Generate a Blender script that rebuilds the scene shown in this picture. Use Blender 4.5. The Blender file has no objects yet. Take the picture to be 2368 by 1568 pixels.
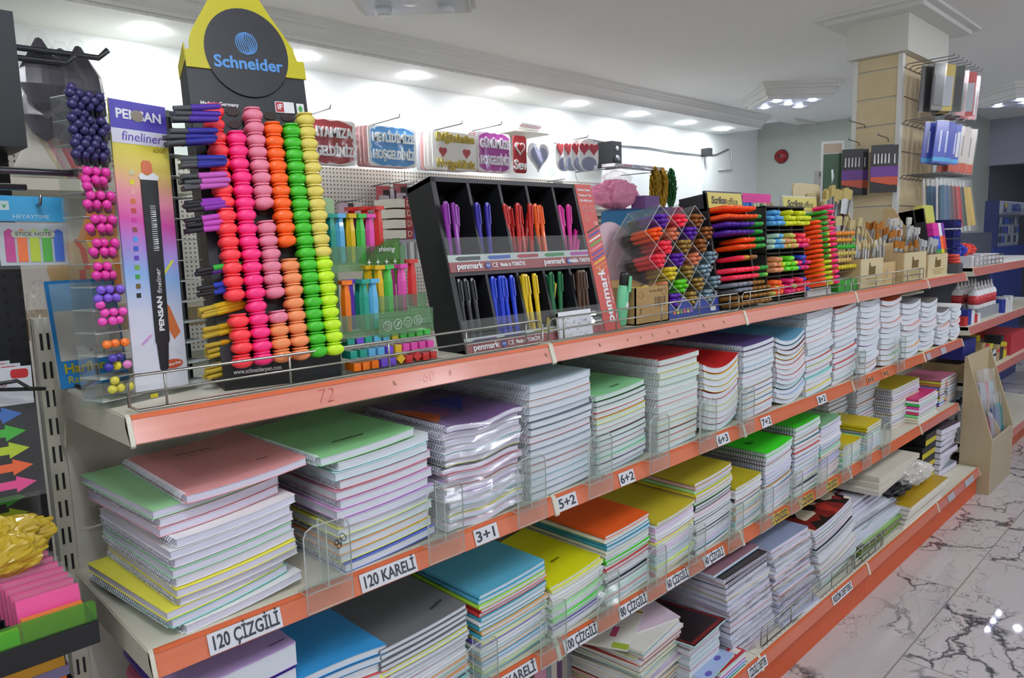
import bpy, math, random
import numpy as np
from mathutils import Vector, Matrix
from math import sin, cos, pi, radians

rnd = random.Random(7)
sc = bpy.context.scene
col = sc.collection

# ------------------------------------------------------------------ camera
FPX, YAW, PITCH, ROLL, EYE = 1682.893, 0.7992, 0.1334, -0.02619, 1.63
fwd = Vector((cos(YAW) * cos(PITCH), sin(YAW) * cos(PITCH), -sin(PITCH)))
rgt = Vector((sin(YAW), -cos(YAW), 0))
upv = rgt.cross(fwd)
rgt, upv = rgt * cos(ROLL) + upv * sin(ROLL), upv * cos(ROLL) - rgt * sin(ROLL)
cd = bpy.data.cameras.new('camera')
cd.sensor_fit = 'HORIZONTAL'
cd.sensor_width = 36.0
cd.lens = FPX / 2368 * 36.0
cd.clip_start, cd.clip_end = 0.05, 60
cam = bpy.data.objects.new('camera', cd)
cam.matrix_world = Matrix((rgt, upv, -fwd)).transposed().to_4x4()
cam.location = (0, 0, EYE)
col.objects.link(cam)
sc.camera = cam

# ------------------------------------------------------------------ world, exposure
sc.view_settings.view_transform = 'Standard'
sc.view_settings.look = 'None'
sc.view_settings.gamma = 1.0
sc.view_settings.use_curve_mapping = False
sc.view_settings.exposure = 0.42
sc.cycles.transparent_max_bounces = 20
wd = bpy.data.worlds.new('world')
sc.world = wd
wd.use_nodes = True
wd.node_tree.nodes['Background'].inputs[0].default_value = (0.8, 0.88, 1.0, 1)
wd.node_tree.nodes['Background'].inputs[1].default_value = 0.25

CEIL = 3.12
SOFF = 2.97
LAMP_POWER = 60.0       # watts in one five spot ceiling box
DOWN_POWER = 17.0       # watts in one soffit downlight


def light(name, kind, loc, power, color=(1, 1, 1), size=0.1, rot=(0, 0, 0), angle=None, blend=0.5):
    l = bpy.data.lights.new(name, kind)
    l.energy = power
    l.color = color
    if kind == 'AREA':
        l.shape = 'DISK'
        l.size = size
    else:
        l.shadow_soft_size = size
    if angle:
        l.spot_size = angle
        l.spot_blend = blend
    o = bpy.data.objects.new(name, l)
    o.location = loc
    o.rotation_euler = rot
    col.objects.link(o)
    return o


# the boxes that hang from the ceiling: x, y, turn (only three of them show in the photograph)
LAMPS = [(2.56, 3.36, -pi / 4), (7.52, 3.54, -pi / 4), (9.64, 1.89, -pi / 4), (12.4, 0.2, -pi / 4),
         (0.1, 0.15, -pi / 4), (2.9, -0.35, -pi / 4), (5.6, 0.1, -pi / 4), (8.0, -1.2, -pi / 4), (-1.4, 2.6, -pi / 4),
         (1.3, -2.6, -pi / 4), (4.2, -2.8, -pi / 4), (7.0, -3.2, -pi / 4), (-1.6, -0.6, -pi / 4)]  # last four added out of view to brighten the shelf fronts and ceiling
DOWNS = [1.70, 2.73, 3.72, 4.72, 5.73, 6.74, 7.72, 8.55]


# ------------------------------------------------------------------ materials
def lin(h):
    h = h.lstrip('#')
    c = [int(h[i:i + 2], 16) / 255 for i in (0, 2, 4)]
    return tuple(x / 12.92 if x <= 0.04045 else ((x + 0.055) / 1.055) ** 2.4 for x in c) + (1.0,)


_M = {}


def mat(hexc, rough=0.45, metal=0.0, spec=0.5, coat=0.0, emit=0.0, gain=1.0):
    k = (hexc, rough, metal, spec, coat, emit, gain)
    if k in _M:
        return _M[k]
    m = bpy.data.materials.new('paint_' + hexc.lstrip('#'))
    m.use_nodes = True
    b = m.node_tree.nodes['Principled BSDF']
    b.inputs['Base Color'].default_value = tuple(min(0.86, v * gain) if gain != 1.0 else v for v in lin(hexc)[:3]) + (1.0,)
    b.inputs['Roughness'].default_value = rough
    b.inputs['Metallic'].default_value = metal
    b.inputs['Specular IOR Level'].default_value = spec
    b.inputs['Coat Weight'].default_value = coat
    if emit:
        b.inputs['Emission Color'].default_value = lin(hexc)
        b.inputs['Emission Strength'].default_value = emit
    _M[k] = m
    return m


class NT:
    """small helper around a node tree"""

    def __init__(s, name):
        s.m = bpy.data.materials.new(name)
        s.m.use_nodes = True
        s.t = s.m.node_tree
        s.bsdf = s.t.nodes['Principled BSDF']
        s.out = s.t.nodes['Material Output']

    def n(s, kind, **kw):
        nd = s.t.nodes.new(kind)
        for k, v in kw.items():
            if isinstance(k, str) and hasattr(nd, k):
                setattr(nd, k, v)
        return nd

    def l(s, a, b):
        s.t.links.new(a, b)

    def math(s, op, a, b=None, c=None):
        nd = s.t.nodes.new('ShaderNodeMath')
        nd.operation = op
        for i, x in enumerate((a, b, c)):
            if x is None:
                continue
            if hasattr(x, 'is_output') or isinstance(x, bpy.types.NodeSocket):
                s.l(x, nd.inputs[i])
            else:
                nd.inputs[i].default_value = x
        return nd.outputs[0]

    def mix(s, fac, a, b):
        nd = s.t.nodes.new('ShaderNodeMix')
        nd.data_type = 'RGBA'
        for i, x in ((0, fac), (6, a), (7, b)):
            if isinstance(x, bpy.types.NodeSocket):
                s.l(x, nd.inputs[i])
            else:
                nd.inputs[i].default_value = x
        return nd.outputs[2]

    def ramp(s, fac, stops):
        nd = s.t.nodes.new('ShaderNodeValToRGB')
        e = nd.color_ramp.elements
        while len(e) < len(stops):
            e.new(0.5)
        for el, (p, c) in zip(e, stops):
            el.position = p
            el.color = c
        s.l(fac, nd.inputs[0])
        return nd.outputs[0]

    def coord(s, what='Object'):
        return s.t.nodes.new('ShaderNodeTexCoord').outputs[what]

    def noise(s, vec, scale, detail=4, rough=0.5, dist=0.0):
        nd = s.t.nodes.new('ShaderNodeTexNoise')
        s.l(vec, nd.inputs['Vector'])
        nd.inputs['Scale'].default_value = scale
        nd.inputs['Detail'].default_value = detail
        nd.inputs['Roughness'].default_value = rough
        nd.inputs['Distortion'].default_value = dist
        return nd


def clear(name, tint='#ffffff', gloss=0.10, rough=0.03, haze=0.0, hazec='#ffffff'):
    """clear plastic sheet: transparent with a glossy skin and, for film, some white haze"""
    q = NT(name)
    q.t.nodes.remove(q.bsdf)
    tr = q.n('ShaderNodeBsdfTransparent')
    tr.inputs[0].default_value = lin(tint)
    gl = q.n('ShaderNodeBsdfGlossy')
    gl.inputs['Roughness'].default_value = rough
    lw = q.n('ShaderNodeLayerWeight')
    lw.inputs[0].default_value = 0.25
    fac = q.math('ADD', q.math('MULTIPLY', lw.outputs['Facing'], 0.18), gloss)
    mx = q.n('ShaderNodeMixShader')
    q.l(fac, mx.inputs[0])
    q.l(tr.outputs[0], mx.inputs[1])
    q.l(gl.outputs[0], mx.inputs[2])
    last = mx.outputs[0]
    if haze:
        df = q.n('ShaderNodeBsdfDiffuse')
        df.inputs[0].default_value = lin(hazec)
        m2 = q.n('ShaderNodeMixShader')
        m2.inputs[0].default_value = haze
        q.l(last, m2.inputs[1])
        q.l(df.outputs[0], m2.inputs[2])
        last = m2.outputs[0]
    q.l(last, q.out.inputs[0])
    return q.m


ACRYLIC = clear('clear_acrylic', '#f8fbf9', 0.035, 0.02, 0.03)
ACRYL_EDGE = clear('clear_acrylic_edge', '#e8efe9', 0.10, 0.05, 0.70, '#cfd6d2')
FILM = clear('plastic_film', '#ffffff', 0.035, 0.16, 0.025)
FILM2 = clear('plastic_film_milky', '#ffffff', 0.08, 0.18, 0.16)
GREENAC = clear('green_acrylic', '#cdeecb', 0.06, 0.03, 0.05)
NEONAC = clear('neon_acrylic', '#c0f28a', 0.05, 0.04, 0.12, '#9be86a')
CHROME = mat('#b9bcb8', 0.28, 1.0)
WIRE = mat('#a5a59d', 0.32, 1.0)
CREAM = mat('#d3cfbd', 0.42)
BLACK = mat('#17181a', 0.42)


def paper_mat(name, a, b, scale=900):
    q = NT(name)
    c = q.coord('Object')
    sp = q.n('ShaderNodeSeparateXYZ')
    q.l(c, sp.inputs[0])
    nz = q.noise(c, 9, 2)
    w = q.math('FRACT', q.math('ADD', q.math('MULTIPLY', sp.outputs[2], scale), q.math('MULTIPLY', nz.outputs[0], 1.5)))
    f = q.math('MULTIPLY', w, 0.8)
    q.l(q.mix(f, lin(a), lin(b)), q.bsdf.inputs['Base Color'])
    q.bsdf.inputs['Roughness'].default_value = 0.75
    return q.m


PAPER = paper_mat('page_edges', '#dbe1e8', '#c9d1d9')
PAPER2 = paper_mat('page_edges_lilac', '#dbd9e8', '#cac9dc')
PAPER3 = paper_mat('page_edges_mint', '#d6e2de', '#c5d4cf')
CREAMPAPER = paper_mat('page_edges_cream', '#e9e4d6', '#d0c9b6', 500)


# ------------------------------------------------------------------ mesh builder
class MB:
    def __init__(s):
        s.v, s.f, s.mi, s.sm = [], [], [], []

    def add(s, vs, fs, m=0, smooth=False, M=None):
        o = len(s.v)
        for p in vs:
            p = Vector(p)
            if M is not None:
                p = M @ p
            s.v.append(p)
        for f in fs:
            s.f.append([o + i for i in f])
            s.mi.append(m)
            s.sm.append(smooth)
        return s

    def box(s, x0, x1, y0, y1, z0, z1, m=0, M=None):
        vs = [(x, y, z) for z in (z0, z1) for y in (y0, y1) for x in (x0, x1)]
        fs = [(0, 2, 3, 1), (4, 5, 7, 6), (0, 1, 5, 4), (2, 6, 7, 3), (0, 4, 6, 2), (1, 3, 7, 5)]
        return s.add(vs, fs, m, False, M)

    def prism(s, pts, h0, h1, axis='z', m=0, M=None, smooth=False):
        """polygon extruded; axis is the extrusion axis; pts are the other two coordinates in order"""
        n = len(pts)

        def pt(a, b, h):
            return {'z': (a, b, h), 'y': (a, h, b), 'x': (h, a, b)}[axis]
        vs = [pt(a, b, h0) for a, b in pts] + [pt(a, b, h1) for a, b in pts]
        s.add(vs, [tuple(range(n))[::-1], tuple(range(n, 2 * n))], m, False, M)
        o = len(s.v) - 2 * n
        for i in range(n):
            j = (i + 1) % n
            s.f.append([o + i, o + j, o + n + j, o + n + i])
            s.mi.append(m)
            s.sm.append(smooth)
        return s

    def cyl(s, p0, p1, r0, r1=None, n=10, m=0, M=None, sx=1.0, sy=1.0, caps=True, smooth=True):
        p0, p1 = Vector(p0), Vector(p1)
        r1 = r0 if r1 is None else r1
        d = (p1 - p0).normalized()
        a = d.orthogonal().normalized() if abs(d.z) < 0.999 else Vector((1, 0, 0))
        if abs(d.z) < 0.999:
            a = Vector((0, 0, 1)).cross(d).normalized()
        b = d.cross(a)
        vs = []
        for p, r in ((p0, r0), (p1, r1)):
            for i in range(n):
                t = 2 * pi * i / n
                vs.append(p + a * (cos(t) * r * sx) + b * (sin(t) * r * sy))
        fs = [(i, (i + 1) % n, n + (i + 1) % n, n + i) for i in range(n)]
        s.add(vs, fs, m, smooth, M)
        if caps:
            s.add(vs[:n], [tuple(range(n))[::-1]], m, False, M)
            s.add(vs[n:], [tuple(range(n))], m, False, M)
        return s

    def tube(s, pts, r, n=6, m=0, M=None, closed=False):
        pts = [Vector(p) for p in pts]
        k = len(pts)
        vs = []
        for i, p in enumerate(pts):
            q0 = pts[(i - 1) % k] if (closed or i > 0) else p
            q1 = pts[(i + 1) % k] if (closed or i < k - 1) else p
            d = (q1 - q0).normalized()
            a = d.orthogonal().normalized() if abs(d.z) > 0.95 else Vector((0, 0, 1)).cross(d).normalized()
            if abs(d.z) > 0.95:
                a = Vector((1, 0, 0)) - d * d.x
                a.normalize()
            b = d.cross(a)
            for j in range(n):
                t = 2 * pi * j / n
                vs.append(p + a * (cos(t) * r) + b * (sin(t) * r))
        fs = []
        for i in range(k if closed else k - 1):
            i2 = (i + 1) % k
            for j in range(n):
                fs.append((i * n + j, i * n + (j + 1) % n, i2 * n + (j + 1) % n, i2 * n + j))
        if not closed:
            fs += [tuple(range(n))[::-1], tuple(range((k - 1) * n, k * n))]
        return s.add(vs, fs, m, True, M)

    def lathe(s, prof, n=16, m=0, M=None, sx=1.0, sy=1.0, smooth=True):
        """profile (r, z) turned round z"""
        vs, fs = [], []
        for r, z in prof:
            for i in range(n):
                t = 2 * pi * i / n
                vs.append((cos(t) * r * sx, sin(t) * r * sy, z))
        for k in range(len(prof) - 1):
            for i in range(n):
                fs.append((k * n + i, k * n + (i + 1) % n, (k + 1) * n + (i + 1) % n, (k + 1) * n + i))
        if prof[0][0] > 1e-6:
            fs.append(tuple(range(n))[::-1])
        if prof[-1][0] > 1e-6:
            fs.append(tuple(range((len(prof) - 1) * n, len(prof) * n)))
        return s.add(vs, fs, m, smooth, M)

    def quad(s, a, b, c, d, m=0, M=None):
        return s.add([a, b, c, d], [(0, 1, 2, 3)], m, False, M)

    def grid(s, fn, nu, nv, m=0, smooth=True, M=None):
        vs = [fn(i / nu, j / nv) for j in range(nv + 1) for i in range(nu + 1)]
        fs = [(j * (nu + 1) + i, j * (nu + 1) + i + 1, (j + 1) * (nu + 1) + i + 1, (j + 1) * (nu + 1) + i)
              for j in range(nv) for i in range(nu)]
        return s.add(vs, fs, m, smooth, M)

    def mesh(s, name, mats):
        me = bpy.data.meshes.new(name)
        me.from_pydata([tuple(p) for p in s.v], [], s.f)
        for q in (mats if isinstance(mats, (list, tuple)) else [mats]):
            me.materials.append(q)
        me.polygons.foreach_set('material_index', s.mi)
        me.polygons.foreach_set('use_smooth', s.sm)
        me.update()
        return me

    def build(s, name, mats, parent=None, M=None):
        return place(name, s.mesh(name, mats), parent, M)


def place(name, me, parent=None, M=None, m=None):
    """a mesh object; m paints this object alone over shared mesh data"""
    o = bpy.data.objects.new(name, me)
    col.objects.link(o)
    if parent is not None:
        o.parent = parent
    if M is not None:
        o.matrix_local = M
    if m is not None:
        for k, q in (m.items() if isinstance(m, dict) else ((0, m),)):
            o.material_slots[k].link = 'OBJECT'
            o.material_slots[k].material = q
    return o


def tag(o, label=None, cat=None, group=None, kind=None):
    if label:
        o['label'] = label
    if cat:
        o['category'] = cat
    if group:
        o['group'] = group
    if kind:
        o['kind'] = kind
    return o


def thing(name, label, cat, M=None, group=None):
    o = bpy.data.objects.new(name, None)
    o.empty_display_size = 0.02
    col.objects.link(o)
    if M is not None:
        o.matrix_world = M if isinstance(M, Matrix) else Matrix.Translation(M)
    return tag(o, label, cat, group)


def struct(name, mb, mats):
    return tag(mb.build(name, mats), kind='structure')


def inst(name, parts, M, label, cat, group=None):
    """one more copy of a kind of thing: parts is a list of (part name, shared mesh, own paint)"""
    if len(parts) == 1:
        o = place(name, parts[0][1], None, M, parts[0][2])
        return tag(o, label, cat, group)
    r = thing(name, label, cat, M, group)
    for pn, me, m in parts:
        place(pn, me, r, None, m)
    return r


def frame(o, x, y, z=None):
    """matrix from an origin and two directions"""
    x = Vector(x).normalized()
    y = Vector(y)
    y = (y - x * x.dot(y)).normalized()
    z = x.cross(y)
    return Matrix(((x.x, y.x, z.x, o[0]), (x.y, y.y, z.y, o[1]), (x.z, y.z, z.z, o[2]), (0, 0, 0, 1)))


_T = {}


def text(name, s, M, size, m, parent=None, align='CENTER', ext=0.0003, bold=0.0, shear=0.0, xs=1.0):
    cu = bpy.data.curves.new(name, 'FONT')
    cu.body = s
    cu.size = size
    cu.align_x = align
    cu.align_y = 'CENTER'
    cu.extrude = ext
    cu.offset = bold
    cu.shear = shear
    cu.resolution_u = 3
    cu.materials.append(m)
    t = bpy.data.objects.new(name, cu)
    me = bpy.data.meshes.new_from_object(t)
    bpy.data.objects.remove(t)
    bpy.data.curves.remove(cu)
    if not len(me.materials):
        me.materials.append(m)
    o = place(name, me, parent, M @ Matrix.Diagonal((xs, 1, 1, 1)))
    return o


def textw(o):
    xs = [v.co.x for v in o.data.vertices]
    return max(xs) - min(xs) if xs else 1.0


def fit(o, w, most=1.3):
    """squeeze a line of lettering into a width"""
    o.scale.x *= min(most, w / textw(o))
    return o


def ordn(k):
    w = ['top', 'second', 'third', 'fourth', 'fifth', 'sixth', 'seventh', 'eighth', 'ninth', 'tenth', 'eleventh', 'twelfth',
         'thirteenth', 'fourteenth', 'fifteenth', 'sixteenth', 'seventeenth', 'eighteenth', 'nineteenth', 'twentieth',
         'twenty-first', 'twenty-second', 'twenty-third', 'twenty-fourth', 'twenty-fifth']
    return w[k]


def first(k):
    return 'first' if k == 0 else ordn(k)


def T(x, y, z, rz=0.0):
    return Matrix.Translation((x, y, z)) @ Matrix.Rotation(rz, 4, 'Z')


def ray(px, py):
    return fwd + rgt * ((px - 1184) / FPX) - upv * ((py - 784) / FPX)


def onY(px, py, y):
    d = ray(px, py)
    return Vector((0, 0, EYE)) + d * (y / d.y)


def onX(px, py, x):
    d = ray(px, py)
    return Vector((0, 0, EYE)) + d * (x / d.x)


def onZ(px, py, z):
    d = ray(px, py)
    return Vector((0, 0, EYE)) + d * ((z - EYE) / d.z)
# ================================================================== the room
def wall_paint():
    q = NT('wall_paint')
    c = q.coord('Object')
    nz = q.noise(c, 1.3, 3)
    q.l(q.mix(nz.outputs[0], lin('#d9dddb'), lin('#e4e7e5')), q.bsdf.inputs['Base Color'])
    q.bsdf.inputs['Roughness'].default_value = 0.55
    return q.m


def ceiling_paint():
    q = NT('ceiling_paint')
    c = q.coord('Object')
    nz = q.noise(c, 0.8, 3)
    q.l(q.mix(nz.outputs[0], lin('#ecece9'), lin('#f2f2ef')), q.bsdf.inputs['Base Color'])
    q.bsdf.inputs['Roughness'].default_value = 0.7
    return q.m


def marble():
    q = NT('marble_tiles')
    c = q.coord('Object')
    # tiles laid 1.2 x 0.6 with a thin grey joint
    br = q.n('ShaderNodeTexBrick')
    br.offset = 0.37
    br.inputs['Scale'].default_value = 1.0
    br.inputs['Mortar Size'].default_value = 0.003
    br.inputs['Mortar Smooth'].default_value = 0.1
    br.inputs['Brick Width'].default_value = 1.2
    br.inputs['Row Height'].default_value = 0.6
    br.inputs['Color1'].default_value = (0, 0, 0, 1)
    br.inputs['Color2'].default_value = (1, 1, 1, 1)
    br.inputs['Mortar'].default_value = (0.5, 0.5, 0.5, 1)
    mp = q.n('ShaderNodeMapping')
    mp.inputs['Location'].default_value = (0.73, 0.35, 0)
    q.l(c, mp.inputs[0])
    q.l(mp.outputs[0], br.inputs['Vector'])
    # every tile shifts the vein pattern
    sh = q.n('ShaderNodeVectorMath')
    sh.operation = 'MULTIPLY_ADD'
    q.l(br.outputs['Color'], sh.inputs[0])
    sh.inputs[1].default_value = (3.1, 5.3, 7.7)
    q.l(c, sh.inputs[2])
    n1 = q.noise(sh.outputs[0], 2.2, 5, 0.6)
    wp = q.n('ShaderNodeVectorMath')
    wp.operation = 'MULTIPLY_ADD'
    q.l(n1.outputs['Color'], wp.inputs[0])
    wp.inputs[1].default_value = (0.55, 0.55, 0.55)
    q.l(sh.outputs[0], wp.inputs[2])
    st = q.n('ShaderNodeMapping')
    st.inputs['Rotation'].default_value = (0, 0, 0.75)
    st.inputs['Scale'].default_value = (1.0, 2.3, 1.0)
    q.l(wp.outputs[0], st.inputs[0])

    def veins(scale, lo, hi):
        vo = q.n('ShaderNodeTexVoronoi')
        vo.feature = 'DISTANCE_TO_EDGE'
        vo.inputs['Scale'].default_value = scale
        q.l(st.outputs[0], vo.inputs['Vector'])
        return q.ramp(vo.outputs['Distance'], [(lo, (1, 1, 1, 1)), (hi, (0, 0, 0, 1))])
    big = veins(1.7, 0.0, 0.035)
    fine = veins(5.2, 0.0, 0.020)
    pa = q.noise(sh.outputs[0], 2.6, 3, 0.6)
    keep = q.ramp(pa.outputs[0], [(0.40, (0, 0, 0, 1)), (0.54, (1, 1, 1, 1))])
    pb = q.noise(sh.outputs[0], 1.3, 3, 0.6)
    keep2 = q.ramp(pb.outputs[0], [(0.41, (0, 0, 0, 1)), (0.53, (1, 1, 1, 1))])
    v = q.math('MAXIMUM', q.math('MULTIPLY', big, keep2), q.math('MULTIPLY', q.math('MULTIPLY', fine, keep), 0.8))
    cl = q.noise(sh.outputs[0], 1.1, 4, 0.6)
    base = q.mix(cl.outputs[0], lin('#b3acaa'), lin('#c8c4c3'))
    q2 = q.mix(v, base, lin('#33323a'))
    fin = q.mix(br.outputs['Fac'], q2, lin('#8b857e'))
    q.l(fin, q.bsdf.inputs['Base Color'])
    q.bsdf.inputs['Roughness'].default_value = 0.025
    q.bsdf.inputs['Specular IOR Level'].default_value = 0.5
    return q.m


WALLP, CEILP = wall_paint(), ceiling_paint()
WHITEP = mat('#dcdcd8', 0.6)
struct('floor', MB().quad((-3.2, -4.2, 0), (16, -4.2, 0), (16, 5.3, 0), (-3.2, 5.3, 0)), marble())
struct('ceiling', MB().quad((-3.2, -4.2, CEIL), (-3.2, 4.62, CEIL), (16, 4.62, CEIL), (16, -4.2, CEIL)), CEILP)
struct('wall_back', MB().box(-3.2, 16, 5.2, 5.3, 0, 3.2), WALLP)
struct('wall_left', MB().box(-3.3, -3.2, -4.2, 5.3, 0, 3.2), WALLP)
struct('wall_near', MB().box(-3.2, 16, -4.3, -4.2, 0, 3.2), WALLP)
GREYW = mat('#b3bab0', 0.7)
DARKW = mat('#62656b', 0.7)
struct('wall_far', MB().box(10.1, 10.25, 2.75, 5.2, 0, 3.2).box(10.25, 12.1, 2.75, 2.9, 0, 3.2), GREYW)
struct('trim_bulkhead', MB().box(12.0, 12.2, -4.2, 2.75, 2.50, 3.2), mat('#9fa0ac', 0.7))
struct('wall_right', MB().box(15.8, 16, -4.2, 2.9, 0, 3.2).box(12.2, 16, 2.75, 2.9, 0, 3.2), DARKW)

# the lower soffit along the back wall and its moulding
struct('trim_soffit', MB().box(-3.2, 9.0, 4.62, 5.2, SOFF, CEIL + 0.02), mat('#dfe1df', 0.6))
pf = [(4.62, SOFF), (4.585, SOFF), (4.585, SOFF + 0.018), (4.57, SOFF + 0.02), (4.565, SOFF + 0.04), (4.54, SOFF + 0.062),
      (4.505, SOFF + 0.078), (4.50, SOFF + 0.10), (4.48, SOFF + 0.104), (4.475, SOFF + 0.12), (4.455, SOFF + 0.124), (4.45, CEIL), (4.62, CEIL)]
cm = MB().prism(pf, -3.2, 9.0, 'x')
for k in range(150):
    x = -2.0 + k * 0.0735
    cm.box(x, x + 0.04, 4.578, 4.59, SOFF + 0.002, SOFF + 0.016)
struct('trim_cornice', cm, mat('#e6e6e3', 0.6))
struct('trim_beading', MB().box(9.45, 10.1, 4.35, 4.40, CEIL - 0.03, CEIL), WHITEP)

# ------------------------------------------------------------------ lamps
GLOW = mat('#f4f7ff', 0.4, emit=105.0)
COOL = mat('#d6dcff', 0.4, emit=170.0)
DGLOW = mat('#f6fbff', 0.4, emit=60.0)
FROST = mat('#d8dbe2', 0.3)
for k, (x, y, a) in enumerate(LAMPS):
    M = T(x, y, 0, a)
    where = ['at the top edge', 'left of the pillar', 'right of the pillar'][min(k, 2)]
    if k > 2:
        where = 'out of view over the near part of the shop'
    r = thing('ceiling_lamp', 'white boxed five-spot ceiling lamp ' + where, 'lamp', M, 'five spot ceiling lamps')
    b = MB()
    h = 0.30
    # stepped moulding round the box
    for z0, z1, w in ((CEIL - 0.03, CEIL, h + 0.10), (CEIL - 0.06, CEIL - 0.03, h + 0.075), (CEIL - 0.12, CEIL - 0.06, h + 0.045), (CEIL - 0.15, CEIL - 0.12, h + 0.015)):
        b.box(-w, w, -w, w, z0, z1)
    b.build('housing', WHITEP, r)
    MB().box(-h + 0.01, h - 0.01, -h + 0.01, h - 0.01, CEIL - 0.155, CEIL - 0.148).build('panel', FROST, r)
    for sx, sy in ((0, 0), (-1, -1), (1, -1), (-1, 1), (1, 1)):
        px, py = sx * 0.18, sy * 0.18
        dz = 0.006 if k in (1, 2, 3) else 0.035
        rs = 0.036 if k in (1, 2, 3) else 0.046
        MB().lathe([(0.0, CEIL - 0.155 - dz), (rs - 0.005, CEIL - 0.155 - dz), (rs, CEIL - 0.152 - dz), (rs + 0.002, CEIL - 0.155)], 18, 0, T(px, py, 0)).build('spot', (COOL if k in (1, 2, 3) else GLOW) if k else mat('#e8eaec', 0.4), r)
for k, x in enumerate(DOWNS):
    r = MB().lathe([(0.0, SOFF - 0.012), (0.085, SOFF - 0.012), (0.10, SOFF - 0.006), (0.105, SOFF)], 24, 0, T(x, 4.88, 0)).build('soffit_downlight', DGLOW)
    tag(r, 'round soffit downlight, %s from the left above the back wall' % first(k), 'lamp', 'downlights in the soffit')
    light('soffit_downlight_light', 'SPOT', (x, 4.88, SOFF - 0.03), DOWN_POWER, (0.93, 0.98, 1.0), 0.06, (radians(-6), 0, 0), radians(112), 0.9)

# ------------------------------------------------------------------ the pillar
q = NT('birch_slatwall')
c = q.coord('Object')
nz = q.noise(c, 14, 3)
q.l(q.mix(nz.outputs[0], lin('#c9b68d'), lin('#d9c9a2')), q.bsdf.inputs['Base Color'])
q.bsdf.inputs['Roughness'].default_value = 0.5
BIRCH = q.m
X0P, X1P, Y0P, Y1P = 5.523, 6.30, 1.80, 2.125
p = thing('trim_pillar', 'square shop pillar clad in birch slatwall with a white boxed head', 'pillar', (0, 0, 0))
p['kind'] = 'structure'
MB().box(X0P + 0.02, X1P, Y0P + 0.02, Y1P - 0.0, 0, 2.9).build('core', mat('#cfcabb', 0.6), p)
slat = MB()
zs = [2.83, 2.735, 2.545, 2.36, 2.175, 1.99, 1.80, 1.615, 1.43, 1.245]
for z1, z0 in zip(zs[:-1], zs[1:]):
    slat.box(X0P + 0.008, X0P + 0.03, Y0P + 0.03, Y1P - 0.03, z0 + 0.012, z1)
    slat.box(X0P + 0.05, X1P - 0.03, Y0P + 0.008, Y0P + 0.03, z0 + 0.012, z1)
slat.build('slatwall_panel', BIRCH, p)
cs = MB()
for (x, y) in ((X0P, Y0P), (X0P, Y1P - 0.03)):
    cs.box(x, x + 0.03 + (0.02 if y == Y0P else 0), y, y + 0.03, 0, 2.83)
cs.box(X1P - 0.03, X1P, Y0P, Y0P + 0.03, 0, 2.83)
cs.build('corner_strip', mat('#dcdcd6', 0.5), p)
MB().box(X0P - 0.055, X1P + 0.05, Y0P - 0.045, Y1P + 0.03, 2.832, CEIL).build('pillar_head', mat('#d3d3ca', 0.55), p)
hd = MB()
for z0, z1, w in ((CEIL - 0.02, CEIL, 0.17), (CEIL - 0.05, CEIL - 0.02, 0.12)):
    hd.box(X0P - 0.055 - w, X1P + 0.05 + w, Y0P - 0.045 - w, Y1P + 0.03 + w, z0, z1)
hd.build('crown_moulding', WHITEP, p)

# ================================================================== the gondola
GX, GY = 0.348, 1.248
Z1, Z2, Z3, Z4 = 1.368, 0.965, 0.559, 0.170
NL = [1.0, 1.0, 1.0, 1.0, 0.7315]
GXS = [GX + k for k in range(5)] + [GX + 4.7315]


def rail_mat(name, a, b):
    q = NT(name)
    c = q.coord('Object')
    mp = q.n('ShaderNodeMapping')
    mp.inputs['Scale'].default_value = (1.5, 20, 60)
    q.l(c, mp.inputs[0])
    nz = q.noise(mp.outputs[0], 1.0, 4)
    q.l(q.mix(nz.outputs[0], lin(a), lin(b)), q.bsdf.inputs['Base Color'])
    q.bsdf.inputs['Roughness'].default_value = 0.38
    q.bsdf.inputs['Coat Weight'].default_value = 0.6
    q.bsdf.inputs['Coat Roughness'].default_value = 0.16
    return q.m


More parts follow.
